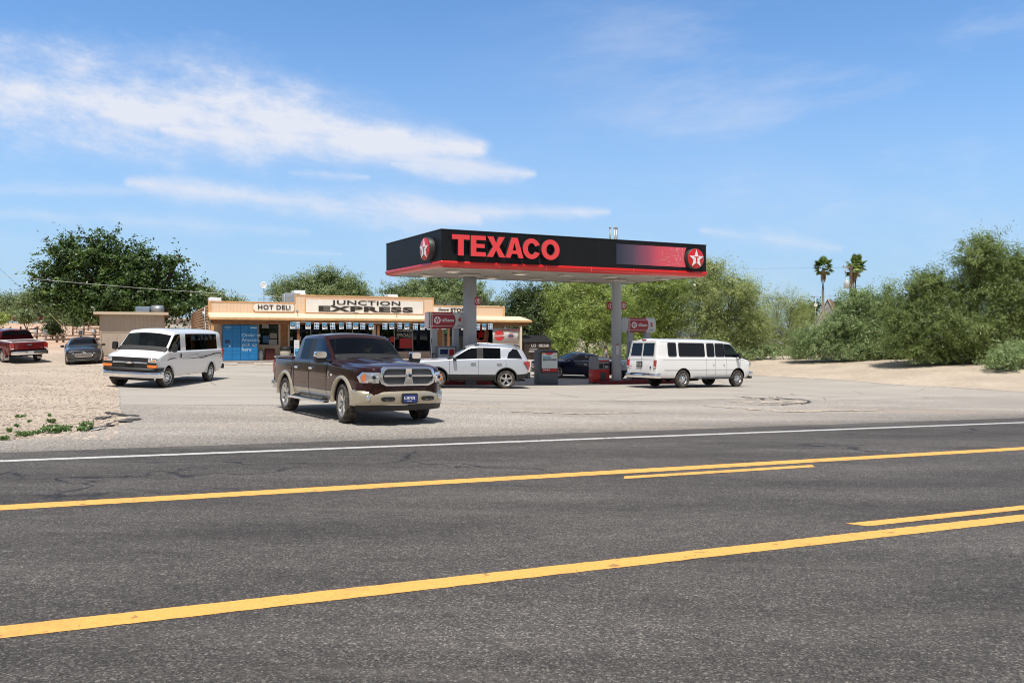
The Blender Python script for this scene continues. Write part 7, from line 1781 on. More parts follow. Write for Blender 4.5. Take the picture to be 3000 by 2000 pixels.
# far wood on the hillside left
tree('mesquite_tree', 'olive green mesquite on the hillside at the left edge', 'tree', 'mesquites on the hillside', 140, 20, [(-40, 890, 50, 34), (20, 893, 46, 30), (60, 900, 40, 24), (0, 912, 60, 18), (-30, 915, 50, 18), (50, 915, 40, 14)], 'far', leaf=.20, sig=.6, per=22, dens=1.9, r0=.25)
tree('mesquite_tree', 'rounded olive green mesquite left of the big dark tree', 'tree', 'mesquites on the hillside', 130, 125, [(95, 882, 34, 26), (130, 872, 42, 30), (170, 885, 46, 32), (120, 905, 60, 22), (80, 912, 50, 16), (150, 915, 60, 18), (200, 905, 50, 26)], 'far', leaf=.20, sig=.55, per=22, dens=1.9, r0=.25)
tree('mesquite_tree', 'dull green mesquite low behind the big dark tree', 'tree', 'mesquites on the hillside', 110, 260, [(210, 920, 50, 22), (280, 918, 50, 22), (350, 920, 60, 22), (250, 932, 60, 14), (170, 928, 30, 14), (320, 935, 60, 12), (400, 925, 60, 24), (450, 930, 50, 20)], 'far', leaf=.20, sig=.5, per=22, dens=1.9, r0=.2)
tree('mesquite_tree', 'thin mesquite behind the left corner of the store', 'tree', 'mesquites behind the store', 92, 600, [(560, 862, 34, 24), (600, 855, 34, 22), (640, 868, 40, 18), (680, 878, 34, 12), (590, 885, 60, 16)], 'mesquite', leaf=.14, sig=.4, per=18, dens=.75, r0=.15, spray=.5)
tree('mesquite_tree', 'grey green mesquite behind the large rooftop air conditioner', 'tree', 'mesquites behind the store', 76, 940, [(815, 856, 34, 30), (860, 848, 40, 30), (905, 835, 44, 34), (955, 826, 44, 34), (1000, 835, 40, 36), (1040, 845, 34, 36), (1062, 862, 24, 30), (930, 868, 100, 28), (960, 803, 24, 18)], 'mesquite', leaf=.09, sig=.32, per=28, dens=1.15, r0=.22, spray=.55)
tree('mesquite_tree', 'mesquite behind the name sign and the left canopy column', 'tree', 'mesquites behind the store', 82, 1290, [(1150, 860, 34, 24), (1200, 852, 40, 30), (1250, 840, 46, 34), (1310, 836, 54, 38), (1365, 850, 46, 44), (1400, 872, 36, 30), (1280, 870, 110, 30), (1440, 890, 40, 18)], 'mesquite', leaf=.095, sig=.34, per=28, dens=1.25, r0=.22, spray=.5)
tree('mesquite_tree', 'dark green mesquite standing behind the dumpster', 'tree', 'trees behind the lot', 60, 1565, [(1515, 905, 40, 46), (1560, 870, 44, 38), (1610, 862, 44, 34), (1600, 920, 60, 50), (1540, 960, 54, 44), (1620, 975, 56, 44), (1520, 865, 26, 26), (1500, 945, 24, 30)], 'mesq_dark', leaf=.085, sig=.3, per=28, dens=1.35, r0=.2, spray=.55)
tree('palo_verde_tree', 'yellow green palo verde behind the navy sedan', 'tree', 'trees behind the lot', 57, 1720, [(1660, 850, 44, 36), (1705, 838, 50, 34), (1760, 850, 54, 40), (1680, 910, 62, 48), (1750, 920, 70, 56), (1800, 900, 54, 54), (1700, 965, 66, 38), (1775, 975, 60, 34), (1640, 890, 36, 34)], 'paloverde', leaf=.078, sig=.30, per=30, dens=1.35, r0=.18, spray=.6, aspect=.28, bark=M_BARKD)
tree('bushy_shrub', 'light yellow green shrub just left of the navy sedan', 'shrub', 'shrubs along the lot', 54, 1645, [(1625, 1000, 26, 26), (1655, 985, 30, 28), (1660, 1010, 36, 24), (1635, 1022, 34, 18)], 'paloverde', leaf=.08, sig=.2, per=22, dens=1.2, r0=.05, aspect=.28, spray=.4)
tree('palo_verde_tree', 'wide pale green palo verde behind the long white van', 'tree', 'trees behind the lot', 62, 1950, [(1860, 850, 54, 44), (1930, 840, 60, 46), (1990, 838, 54, 50), (1880, 920, 70, 60), (1960, 920, 74, 64), (1850, 980, 60, 44), (1930, 990, 74, 46), (1830, 900, 40, 54)], 'paloverde', leaf=.08, sig=.34, per=30, dens=1.25, r0=.2, spray=.65, aspect=.26, bark=M_BARKD, bare=.5)
tree('palo_verde_tree', 'tall feathery palo verde with bare twigs right of the canopy', 'tree', 'trees behind the lot', 60, 2110, [(2050, 850, 46, 50), (2100, 830, 46, 52), (2090, 782, 34, 26), (2150, 850, 50, 48), (2180, 880, 40, 44), (2060, 930, 60, 60), (2130, 935, 66, 62), (2190, 950, 46, 60), (2080, 1000, 64, 40), (2160, 1010, 64, 36), (2210, 960, 26, 50)], 'wispy', leaf=.078, sig=.32, per=30, dens=1.1, r0=.2, spray=.7, aspect=.26, bark=M_BARKD, twigs=12, bare=1)
tree('tamarisk_shrub', 'thin see-through brownish shrub left of the dense bush', 'shrub', 'shrubs along the lot', 70, 2300, [(2265, 890, 24, 30), (2310, 885, 34, 30), (2335, 908, 24, 26), (2270, 960, 40, 44), (2320, 960, 40, 44), (2290, 1015, 60, 34), (2240, 930, 24, 60), (2345, 950, 30, 60)], 'wispy', leaf=.08, sig=.3, per=22, dens=.75, r0=.08, spray=.8, aspect=.22, core=0, twigs=22, bark=M_BARKD, bare=1)
tree('dense_bush', 'large grey green bush with pale seed pods under the palms', 'shrub', 'shrubs along the lot', 54, 2510, [(2385, 990, 44, 36), (2458, 945, 40, 34), (2500, 905, 58, 42), (2560, 900, 54, 36), (2620, 925, 54, 46), (2480, 970, 80, 60), (2580, 980, 90, 60), (2400, 1015, 54, 36), (2360, 1010, 34, 36), (2500, 1025, 80, 36), (2610, 1030, 80, 34), (2490, 868, 28, 22), (2540, 862, 22, 16), (2590, 862, 20, 30)], 'shrub', leaf=.075, sig=.27, per=30, dens=1.4, r0=.12, spray=.45, aspect=.34)
tree('mesquite_tree', 'huge dark green mesquite filling the right edge', 'tree', 'trees behind the lot', 47, 2840, [(2660, 920, 56, 48), (2700, 860, 52, 46), (2720, 820, 44, 34), (2770, 870, 70, 60), (2840, 760, 58, 46), (2870, 720, 40, 32), (2900, 790, 60, 46), (2950, 775, 52, 44), (3010, 800, 60, 50), (2860, 850, 80, 60), (2960, 860, 80, 64), (3030, 860, 60, 80), (2720, 950, 80, 60), (2810, 960, 80, 60), (2910, 960, 90, 60), (3010, 970, 80, 60), (2700, 1020, 70, 36), (2790, 1030, 70, 38), (2880, 1035, 70, 40), (2650, 985, 46, 44), (3060, 830, 60, 60)], 'bigmesq', leaf=.070, sig=.26, per=32, dens=1.45, r0=.34, spray=.5, aspect=.34, bark=M_BARKD)
tree('low_shrub', 'low bright green shrub at the foot of the huge mesquite', 'shrub', 'shrubs along the lot', 41.5, 2965, [(2930, 1045, 40, 26), (2980, 1035, 40, 34), (3020, 1040, 40, 40), (2960, 1062, 54, 20)], 'shrub', leaf=.075, sig=.2, per=22, dens=1.3, r0=.05, spray=.35, aspect=.34)
tree('round_tree', 'dark leafy tree between the first palm and the grey gable', 'tree', 'trees behind the lot', 105, 2390, [(2362, 904, 22, 16), (2385, 898, 18, 16), (2350, 915, 34, 16), (2455, 893, 18, 12), (2360, 935, 50, 22)], 'mulberry', leaf=.2, sig=.4, per=18, dens=1.2, r0=.15)
tree('low_shrub', 'pale low scrub at the foot of the thin brownish shrub', 'shrub', 'shrubs along the lot', 58, 2300, [(2220, 1035, 34, 14), (2275, 1030, 36, 18), (2335, 1035, 34, 16), (2160, 1038, 34, 12)], 'shrub', leaf=.08, sig=.22, per=20, dens=1.0, r0=.04, spray=.4)
tree('low_shrub', 'brown green undergrowth behind the long white van', 'shrub', 'shrubs along the lot', 55, 1900, [(1780, 1030, 60, 16), (1870, 1030, 70, 18), (1960, 1032, 70, 18), (2050, 1035, 70, 16)], 'wispy', leaf=.08, sig=.22, per=20, dens=.9, r0=.04, spray=.4)
# hillside shrubs
tree('umbrella_shrub', 'grey green shrub pruned to an umbrella on bare stems', 'shrub', 'shrubs in the camp ground', 70, 79, [(62, 926, 20, 11), (82, 922, 24, 12), (100, 930, 18, 10), (75, 935, 26, 8)], 'juniper', leaf=.10, sig=.2, per=20, dens=1.3, r0=.07, bark=mat('bark_red_brown', (.16, .07, .05), .9), twigs=3, hollow=.3)
tree('round_shrub', 'round green shrub beyond the rail fence, middle of the camp ground', 'shrub', 'shrubs in the camp ground', 64, 155, [(145, 963, 20, 17), (165, 962, 18, 16), (155, 972, 25, 13)], 'mesq_dark', leaf=.09, sig=.18, per=20, dens=1.5, r0=.05)
tree('round_shrub', 'small round shrub beyond the fence near the shed', 'shrub', 'shrubs in the camp ground', 85, 224, [(218, 943, 12, 11), (231, 944, 12, 11)], 'mesq_dark', leaf=.11, sig=.2, per=20, dens=1.5, r0=.05)
tree('round_shrub', 'yellow green shrub at the left edge of the camp ground', 'shrub', 'shrubs in the camp ground', 90, 10, [(4, 930, 18, 16), (18, 938, 14, 10), (-10, 930, 18, 18)], 'paloverde', leaf=.12, sig=.22, per=20, dens=1.3, r0=.05)
# fan palms
def palm(u, Y, vtop, rad_px, label, seed, skirt):
    rng = np.random.default_rng(seed); rnd = random.Random(seed); bp = on(u, Y); k = Y / F_PX; top = at(u, vtop, Y); r = empty('fan_palm', bp.to_tuple(), label=label, cat='palm tree', group='fan palms')
    hc = top.z - bp.z - .15; b = MB(); b.tube([(0, 0, -.3), (.05, 0, hc * .3), (-.02, 0, hc * .7), (0, 0, hc - .1)], .17, 0, 10, r2=.12); b.build('trunk', mat('palm_trunk', (.24, .17, .12), .95, var=.35, vscale=8, bump=.4), r)
    C, A, B, T = [], [], [], []; R0 = rad_px * k * 1.12
    for i in range(54):
        az = rnd.uniform(0, 2 * PI); el = R(rnd.uniform(-50, 88)); L0 = R0 * rnd.uniform(.25, .66); d = Vector((math.cos(az) * math.cos(el), math.sin(az) * math.cos(el), math.sin(el))); c = Vector((0, 0, hc)) + d * L0
        side = d.cross(Vector((0, 0, 1))).normalized(); up = side.cross(d).normalized(); t0 = rnd.random()
        for j in range(15):
            a = R(-72 + 144 * j / 14); bl_ = R0 * .5 * (1 - .18 * abs(a)); dd = (d * math.cos(a) + side * math.sin(a)); dd.z -= .22 + .35 * abs(a) * rnd.random(); dd.normalize(); cc = c + dd * bl_ * .5
            w_ = dd.cross(up).normalized() * (.10); C.append(cc); A.append(dd * bl_ * .5); B.append(w_); T.append(min(1, t0 * .7 + rnd.random() * .3))
    quads_mesh('crown', np.array([tuple(c) for c in C]), np.array([tuple(c) for c in A]), np.array([tuple(c) for c in B]), np.array(T), LM['palm'], r)
    b = MB()
    for i in range(60):
        a = rnd.uniform(0, 2 * PI); r1 = rnd.uniform(.15, .36); L1 = rnd.uniform(1.0, skirt * .78); b.add([(r1 * math.cos(a) * .5, r1 * math.sin(a) * .5, hc - .1), (r1 * math.cos(a + .3), r1 * math.sin(a + .3), hc - L1 * .7), (r1 * math.cos(a), r1 * math.sin(a), hc - L1)], [(0, 1, 2)])
    b.build('dry_skirt', M_DRYP, r, recalc=False)
palm(2411, 88, 778, 30, 'slim fan palm standing alone left of the wooden pole', 3, 2.6)
palm(2506, 92, 774, 30, 'fan palm right behind the wooden utility pole', 4, 2.8)
palm(2500, 98, 790, 24, 'shorter fan palm hidden behind the second palm', 5, 2.8)
# weeds at the lower left
rng = np.random.default_rng(9)
def weed(u, v, w_px, h_px, label, n=160):
    p = gpt(u, v); k = p.y / F_PX; W, H = w_px * k, h_px * k; o = empty('weed', p.to_tuple(), label=label, cat='weed', group='weeds at the edge of the gravel')
    C = rng.uniform(-1, 1, size=(n, 3)) * np.array([W / 2.0, W / 3.5, 1]); C[:, 2] = rng.random(n) * H; a = rng.normal(size=(n, 3)); a[:, 2] = np.abs(a[:, 2]) * .8 + .2; a /= np.linalg.norm(a, axis=1)[:, None]; b = np.cross(a, rng.normal(size=(n, 3))); b /= np.linalg.norm(b, axis=1)[:, None]
    s = (.02 + .025 * rng.random(n))[:, None]; l = quads_mesh('leaves', C, a * s, b * s * .5, rng.random(n), LM['weed'], o)
    m = MB()
    for i in range(12): q = C[i]; m.tube([(0, 0, 0), (q[0] * .5, q[1] * .5, q[2] * .6), tuple(q)], .004, 0, 4)
    m.build('stem', MATS['bark_grey_brown'], o)
for i, (u, v, w_, h_, n, lab) in enumerate([(150, 1266, 60, 24, 420, 'bright green leafy weed clump, largest at the gravel edge'), (185, 1262, 50, 20, 300, 'green weed right beside the largest weed clump'), (252, 1258, 40, 30, 320, 'upright green weed next to the broken asphalt'), (240, 1262, 34, 16, 180, 'low weed at the foot of the upright weed'), (70, 1275, 60, 14, 260, 'long low strip of weeds on the bare soil'),
        (10, 1286, 30, 10, 120, 'small weed at the left photo border'), (58, 1222, 28, 8, 110, 'flat weed patch in the gravel'), (148, 1238, 28, 14, 140, 'small weed behind the largest clump'), (24, 1266, 18, 14, 80, 'dull weed tuft on the soil at the left'), (48, 1250, 12, 8, 60, 'tiny tuft in the gravel, left one'), (84, 1236, 10, 6, 50, 'tiny tuft in the gravel, middle one'), (145, 1218, 10, 6, 50, 'tiny tuft in the gravel, right one'), (108, 1270, 22, 10, 90, 'weed tuft between the strip and the largest clump')]): weed(u, v, w_ * .85, h_ * .8, lab, int(n * .55))
# ================================================================== LEFT HILLSIDE: rail fences, hook-up posts
M_RAIL = mat('weathered_rail', (.19, .12, .08), .95, var=.4, vscale=8, bump=.4)
def rail_fence(us, Y, h, label, dY=0.0, rails=(.35, .75)):
    P = [on(u, Y + dY * i) for i, u in enumerate(us)]; r = empty('rail_fence', P[0].to_tuple(), label=label, cat='fence', group='rustic rail fences'); rnd = random.Random(int(us[0] + Y * 7))
    for p in P:
        q = p - P[0]; b = MB(); t = rnd.uniform(-.05, .05); b.tube([(q.x, q.y, q.z - .2), (q.x + t, q.y, q.z + h * rnd.uniform(.95, 1.12))], .085, 0, 7, r2=.07); b.build('post', M_RAIL, r)
    for a, c in zip(P, P[1:]):
        for k in rails:
            a_, c_ = a - P[0], c - P[0]; j = rnd.uniform(-.05, .05); b = MB(); b.tube([(a_.x, a_.y - .08, a_.z + h * k + j), ((a_.x + c_.x) / 2, (a_.y + c_.y) / 2 - .08, (a_.z + c_.z) / 2 + h * k - .03), (c_.x, c_.y - .08, c_.z + h * k - j)], .055, 0, 6); b.build('rail', M_RAIL, r)
rail_fence([-60, 10, 107, 166, 186, 277, 330], 58, .72, 'dark rustic rail fence on the slope just behind the charcoal sedan')
rail_fence([213, 245, 292, 330], 74, .8, 'rustic rail fence beyond the round shrubs, close to the shed roof')
rail_fence([-30, 9, 30], 72, .9, 'short rustic fence beside the hook-up posts at the far left')
rail_fence([60, 103, 108, 150], 70, .9, 'rustic fence section under the umbrella shrub')
rail_fence([258, 293, 340], 92, 1.0, 'farthest rustic rail fence on the hillside beside the shed roof')
M_PED = mat('pedestal_grey', (.55, .57, .58), .5, var=.1)
for u, Y, hpx, lab in ((13, 68, 25, 'grey hook-up post beside the fence at the far left'), (134, 62, 30, 'grey hook-up post in front of the round green shrub'), (136.5, 84, 18, 'grey hook-up post in front of the distant red truck'), (103, 68, 22, 'grey hook-up post right of the umbrella shrub stems'), (237, 64, 24, 'grey hook-up post above the charcoal sedan'), (274, 68, 22, 'grey hook-up post close to the shed wall'), (245, 84, 18, 'grey hook-up post right of the small round shrub')):
    p = on(u, Y); h = hpx * Y / F_PX; r = empty('hookup_post', p.to_tuple(), label=lab, cat='utility post', group='camp hook-up posts')
    b = MB(); b.bb((-.06, -.06, -.1), (.06, .06, h)); b.build('post', M_PED, r); b = MB(); b.rbox((0, -.05, h * .72), (.26, .18, h * .5), .03); b.prism([(-.16, h * .96), (.06, h * .96), (.06, h * 1.05)], 'x', -.15, .15); b.build('meter_box', M_PED, r)
p = on(52, 66); h = 26 * 66 / F_PX; r = empty('transformer_cabinet', p.to_tuple(), label='pale green louvred cabinet left of the umbrella shrub', cat='cabinet')
b = MB(); b.rbox((0, 0, h / 2), (.5, .5, h), .03); b.build('housing', mat('cabinet_green', (.42, .55, .42), .5), r)
for k in range(8): b = MB(); b.bb((-.22, -.262, .06 + h * k / 9), (.22, -.252, .09 + h * k / 9)); b.build('louvre', mat('cabinet_green_dark', (.2, .3, .2), .6), r)
p = on(22, 66); r = empty('picnic_table', p.to_tuple(), label='dark picnic table at the far left beyond the fence', cat='table'); b = MB(); b.bb((-.9, -.35, .72), (.9, .35, .76)); b.build('table_top', M_RAIL, r)
for sg in (-1, 1):
    b = MB(); b.bb((-.9, sg * .7 - .12, .42), (.9, sg * .7 + .12, .46)); b.build('bench', M_RAIL, r); b = MB(); b.tube([(sg * .65, -.75, 0), (sg * .65, 0, .72), (sg * .65, .75, 0)], .04, 0, 6); b.build('leg', M_RAIL, r)
# white outbuilding between shed and store
a, c = at(498, 935, 78), at(606, 935, 78); z0 = gz((a.x + c.x) / 2, 78); r = empty('outbuilding', ((a.x + c.x) / 2, 78, z0), label='pale grey outbuilding glimpsed between the shed and the store', cat='building'); w2 = (c.x - a.x) / 2; H = a.z - z0
b = MB(); b.bb((-w2, 0, 0), (w2, 5, H)); b.build('wall', mat('stucco_pale', (.55, .56, .54), .9, var=.12), r); b = MB(); b.bb((-w2 - .2, -.25, H + .003), (w2 + .2, 5.2, H + .12)); b.build('roof', M_ROOFW, r)
b = MB(); b.tube([(w2 - 1.9, -.4, H * .2), (w2 - 1.6, -.4, H * .62), (w2 - 1, -.4, H * .75), (w2 - .4, -.4, H * .72)], .09, 0, 8); b.build('pipe', M_STEELG, r)
rd = copy_tree(red_a); rd.matrix_world = slope_mat(on(101, 122).x, 122, 0.0); tag(rd, 'distant red pickup truck on the hillside, half hidden by the umbrella shrub', 'pickup truck', 'pickup trucks')
sv = copy_tree(suv_a); q = on(1900, 43.5); sv.matrix_world = slope_mat(q.x, q.y, CA + PI); tag(sv, 'white vehicle at the far pump, almost hidden behind the round column and the long van', 'SUV', 'white SUVs')
sv = copy_tree(suv_a); q = on(2268, 86); sv.matrix_world = slope_mat(q.x, q.y, R(8)); tag(sv, 'white vehicle glimpsed through the thin brownish shrub', 'SUV', 'white SUVs')

# ================================================================== RIGHT BACKGROUND
Y = 82; p = on(2492, Y); top = at(2492, 776, Y); r = empty('utility_pole', p.to_tuple(), label='dark wooden utility pole with a pale transformer can between the palms', cat='utility pole'); H = top.z - p.z
b = MB(); b.tube([(0, 0, -.3), (0, 0, H)], .17, 0, 10, r2=.13); b.build('pole', mat('pole_wood', (.085, .05, .035), .9, var=.3, vscale=6), r)
zt = at(0, 833, Y).z - p.z; b = MB(); b.lathe([(0, zt - .42), (.30, zt - .42), (.30, zt + .40), (.26, zt + .43), (0, zt + .43)], 'z', (-.46, 0, 0), 0, 20); b.tube([(-.46, 0, zt + .4), (-.5, 0, zt + .62)], .05, 0, 6); b.tube([(-.36, .1, zt + .4), (-.4, .1, zt + .62)], .05, 0, 6); b.build('transformer', mat('can_grey', (.60, .63, .64), .4, .2), r)
b = MB(); b.bb((-.9, -.06, H - .32), (.15, .06, H - .2)); b.tube([(-.8, 0, H - .2), (-.8, 0, H)], .04, 0, 8); b.tube([(-.45, 0, H - .2), (-.45, 0, H)], .04, 0, 8); b.tube([(-.6, -.1, H - .5), (-.6, -.12, H - .95)], .06, 0, 8); b.tube([(-.8, 0, H), (-.75, -.1, H - .6), (-.55, 0, zt + .6)], .012, 0, 5); b.build('crossarm', mat('hardware_grey', (.35, .34, .33), .6, .3), r)
Y = 98; p = on(2424, Y); r = empty('gabled_house', p.to_tuple(), rz=R(-28), label='steep grey gable with white edge boards peeping over the dense bush', cat='house'); pk = at(2424, 882, Y).z - p.z
b = MB(); b.prism([(-3.3, pk - 7.0), (3.3, pk - 7.0), (0, pk)], 'y', 0, 9, 0); b.build('wall', mat('gable_grey', (.33, .33, .33), .8, var=.15), r)
b = MB(); b.prism([(-3.5, pk - 7.2), (-3.1, pk - 7.2), (.05, pk + .0), (3.1, pk - 7.2), (3.5, pk - 7.2), (.0, pk + .35)], 'y', .3, 9.3, 0); b.build('roof', mat('roof_brown', (.30, .17, .11), .9, var=.25), r)
b = MB(); b.prism([(-3.6, pk - 7.2), (-3.48, pk - 7.2), (.0, pk + .22), (3.48, pk - 7.2), (3.6, pk - 7.2), (.0, pk + .42)], 'y', -.12, .298, 0); b.build('edge_board', M_CREAM if False else mat('edge_board_grey', (.50, .50, .48), .7), r)
b = MB(); b.bb((1.2, 2, pk - 6), (7.5, 8, pk - .8)); b.build('wing', mat('brick_brown', (.30, .14, .08), .9, var=.2), r)
Y = 94; p = on(2388.5, Y); r = empty('antenna_mast', p.to_tuple(), label='small white dish on a thin mast left of the grey gable', cat='antenna'); zt = at(0, 893, Y).z - p.z; b = MB(); b.tube([(0, 0, 0), (0, 0, zt + 1.2)], .04); b.build('mast', M_STEELG, r); b = MB(); b.lathe([(0, .08), (.2, .03), (.24, 0), (.2, .02), (0, .06)], 'y', (0, -.1, zt), n=16); b.build('dish', M_WHITEINK, r)
b = MB(); pts = []
for i in range(50): a = R(-60 + 160 * i / 49); pts.append((math.sin(a) * 3800, math.cos(a) * 3800))
vs = []
for i, (x, y) in enumerate(pts): h = 40 + 34 * math.sin(i * .55) + 16 * math.sin(i * 1.7 + 1); vs += [(x, y, -20), (x * 1.05, y * 1.05, h), (x * 1.35, y * 1.35, h * 1.1), (x * 1.4, y * 1.4, -20)]
b.add(vs, [(4 * i + j, 4 * i + 4 + j, 4 * i + 5 + j, 4 * i + 1 + j) for i in range(49) for j in range(3)], 0, True); hl = b.build('hills', mat('far_hills', (.20, .24, .32), 1.0, var=.1, vscale=.002), None); hl['kind'] = 'structure'

# ================================================================== WIRES
def wire(pts, r, m, label, sag=0.0, n=14):
    P = []
    for a, c in zip(pts, pts[1:]):
        for i in range(n + 1): t = i / n; q = a.lerp(c, t); q.z -= sag * 4 * t * (1 - t); P.append(q)
    b = MB(); b.tube([tuple(q - pts[0]) for q in P], r, 0, 5); o = b.build('overhead_cable', m, None); o.location = pts[0]; tag(o, label, 'cable', 'overhead cables')
M_WL = mat('cable_pale', (.62, .62, .62), .5); M_WD = mat('cable_dark', (.12, .12, .13), .6)
wire([at(-160, 789, 50), at(886, 872, 52)], .011, M_WL, 'pale cable sloping across the dark tree down to the store roof', .22)
wire([at(-160, 640, 70), at(150, 925, 74)], .012, M_WD, 'thin dark cable coming down at the top left of the dark tree')
wire([at(1268, 884, 58), at(2491, 866, 82)], .014, M_WD, 'dark cable from the store roof to the right, upper one', .15)
wire([at(1268, 890, 58), at(1560, 889, 62)], .014, M_WD, 'dark cable from the store roof to the dark mesquite, lower one')
wire([at(2490, 784, 82), at(1400, 772, 90)], .010, M_WD, 'very thin cable from the top of the utility pole to the left', .3)
b_ = at(145, 918, 60); wire([b_, at(212, 985, 58)], .011, mat('guy_guard_yellow', (.70, .52, .25), .6), 'yellow guarded guy cable above the charcoal sedan')

# ================================================================== BROKEN PAVEMENT
def ribbon(name, px, w0, m, seed, dz=.004, kind='structure', jag=.35, step=.12):
    rnd = random.Random(seed); P = [gpt(u, v) for u, v in px]; Q = []
    for a, c in zip(P, P[1:]):
        n = max(2, int((c - a).length / step)); Q += [a.lerp(c, i / n) for i in range(n)]
    Q.append(P[-1]); vs = []; fs = []; N_ = len(Q)
    for i, q in enumerate(Q):
        d = (Q[min(i + 1, N_ - 1)] - Q[max(i - 1, 0)]).normalized(); nr = Vector((-d.y, d.x, 0)); w = w0 * (.4 + rnd.random()) * math.sin(PI * min(1, max(.08, (i + .5) / N_))) ** .5; c = q + nr * rnd.uniform(-jag, jag) * w0
        for s_ in (-1, 1): x, y = c.x + nr.x * w * s_ / 2, c.y + nr.y * w * s_ / 2; vs.append((x, y, gz(x, y) + dz))
    fs = [(2 * i, 2 * i + 2, 2 * i + 3, 2 * i + 1) for i in range(N_ - 1)]; me = bpy.data.meshes.new(name); me.from_pydata(vs, [], fs); me.materials.append(m); o = bpy.data.objects.new(name, me); COL.objects.link(o); o['kind'] = kind; return o
M_CRK = mat('crack_dark', (.07, .065, .06), .95, var=.4, vscale=20); M_OLD = mat('old_asphalt_edge', (.13, .12, .11), .95, var=.4, vscale=14)
for i, (px, w_) in enumerate([([(312, 1206), (335, 1211), (365, 1216), (390, 1217), (408, 1218)], .22), ([(345, 1236), (365, 1233), (385, 1226), (402, 1226)], .40), ([(278, 1228), (300, 1222), (325, 1219)], .28), ([(312, 1240), (330, 1241)], .25), ([(225, 1263), (262, 1259), (300, 1250), (345, 1243)], .16)]): ribbon('pavement_crack', px, w_, M_CRK, i)
ribbon('pavement_crack', [(268, 1262), (290, 1257), (310, 1253)], .10, MATS['line_paint_white'], 21, .008)
for i, (px, w_) in enumerate([([(2150, 1160), (2180, 1163), (2230, 1165), (2265, 1168), (2290, 1167), (2340, 1168), (2362, 1172)], .16), ([(2160, 1186), (2220, 1187), (2290, 1186), (2350, 1180)], .10), ([(1960, 1164), (2060, 1163), (2150, 1161)], .012), ([(2362, 1168), (2450, 1162), (2560, 1156)], .012), ([(2230, 1167), (2240, 1171)], .12), ([(2262, 1165), (2284, 1171)], .14), ([(2290, 1168), (2338, 1169)], .42), ([(2368, 1172), (2372, 1178), (2350, 1184)], .10), ([(2100, 1138), (2200, 1150), (2300, 1157)], .012), ([(2150, 1143), (2260, 1147), (2380, 1146), (2500, 1150)], .010), ([(1500, 1196), (1600, 1193), (1720, 1197)], .010)]): ribbon('pavement_crack', px, w_, M_CRK if i != 6 else M_OLD, 30 + i, .006)
for i, (px, w_) in enumerate([([(2140, 1176), (2200, 1178), (2290, 1178), (2355, 1176)], .55), ([(2060, 1188), (2300, 1205), (2600, 1200)], .25), ([(1500, 1205), (1700, 1212), (1900, 1208)], .22)]): ribbon('sand_drift', px, w_, mat('drift_sand', (.60, .50, .38), .95, var=.15, vscale=10), 60 + i, .003 + i * .0005, jag=.6)
rnd = random.Random(4); b = MB()
for i in range(9):                                                   # lifted slab pieces along the far rim of the pothole
    u = 2186 + i * 12 + rnd.uniform(-3, 3); p = gpt(u, 1164 + rnd.uniform(0, 4)); n = rnd.randint(4, 6); a0 = rnd.random() * 6; R_ = rnd.uniform(.09, .17); poly = [(p.x + R_ * 1.2 * rnd.uniform(.75, 1.1) * math.cos(a0 + 2 * PI * k / n), p.y + R_ * rnd.uniform(.75, 1.1) * math.sin(a0 + 2 * PI * k / n)) for k in range(n)]
    b.prism(poly, 'z', p.z - .02, p.z + rnd.uniform(.02, .045))
o = b.build('rubble', mat('slab_piece', (.42, .38, .33), .95, var=.2), None); o['kind'] = 'stuff'
# loose stones on the gravel
rng = np.random.default_rng(77); n = 4200; us = rng.uniform(-100, 345, n); vv = 1060 + 225 * rng.random(n) ** .8; vs = []; fs = []
X = []; 
d_ = (vv - V0) / F_PX; k_ = (us - 1500) / F_PX; Yv = EYE / np.maximum(d_ - .01735 - .01375 * k_, .012); Yv = np.minimum(Yv, 40); Xv = k_ * Yv; Zv = gz_arr(Xv, Yv) - .03
oc = np.array([(1, 0, 0), (0, 1, 0), (-1, 0, 0), (0, -1, 0), (0, 0, 1), (0, 0, -1)], float)
sz = (.012 + .035 * rng.random(n) ** 3)[:, None, None]; V = np.stack([Xv, Yv, Zv + .018], 1)[:, None, :] + oc[None] * sz * (.6 + .7 * rng.random((n, 6, 1))) * np.array([1.2, 1.2, .7]); F = np.array([(0, 1, 4), (1, 2, 4), (2, 3, 4), (3, 0, 4), (1, 0, 5), (2, 1, 5), (3, 2, 5), (0, 3, 5)])
me = bpy.data.meshes.new('gravel_stones'); me.from_pydata(V.reshape(-1, 3).tolist(), [], (F[None] + (np.arange(n) * 6)[:, None, None]).reshape(-1, 3).tolist()); me.materials.append(mat('stone_pale', (.50, .42, .35), .95, var=.45, vscale=1.7)); o = bpy.data.objects.new('gravel_stones', me); COL.objects.link(o); o['kind'] = 'stuff'

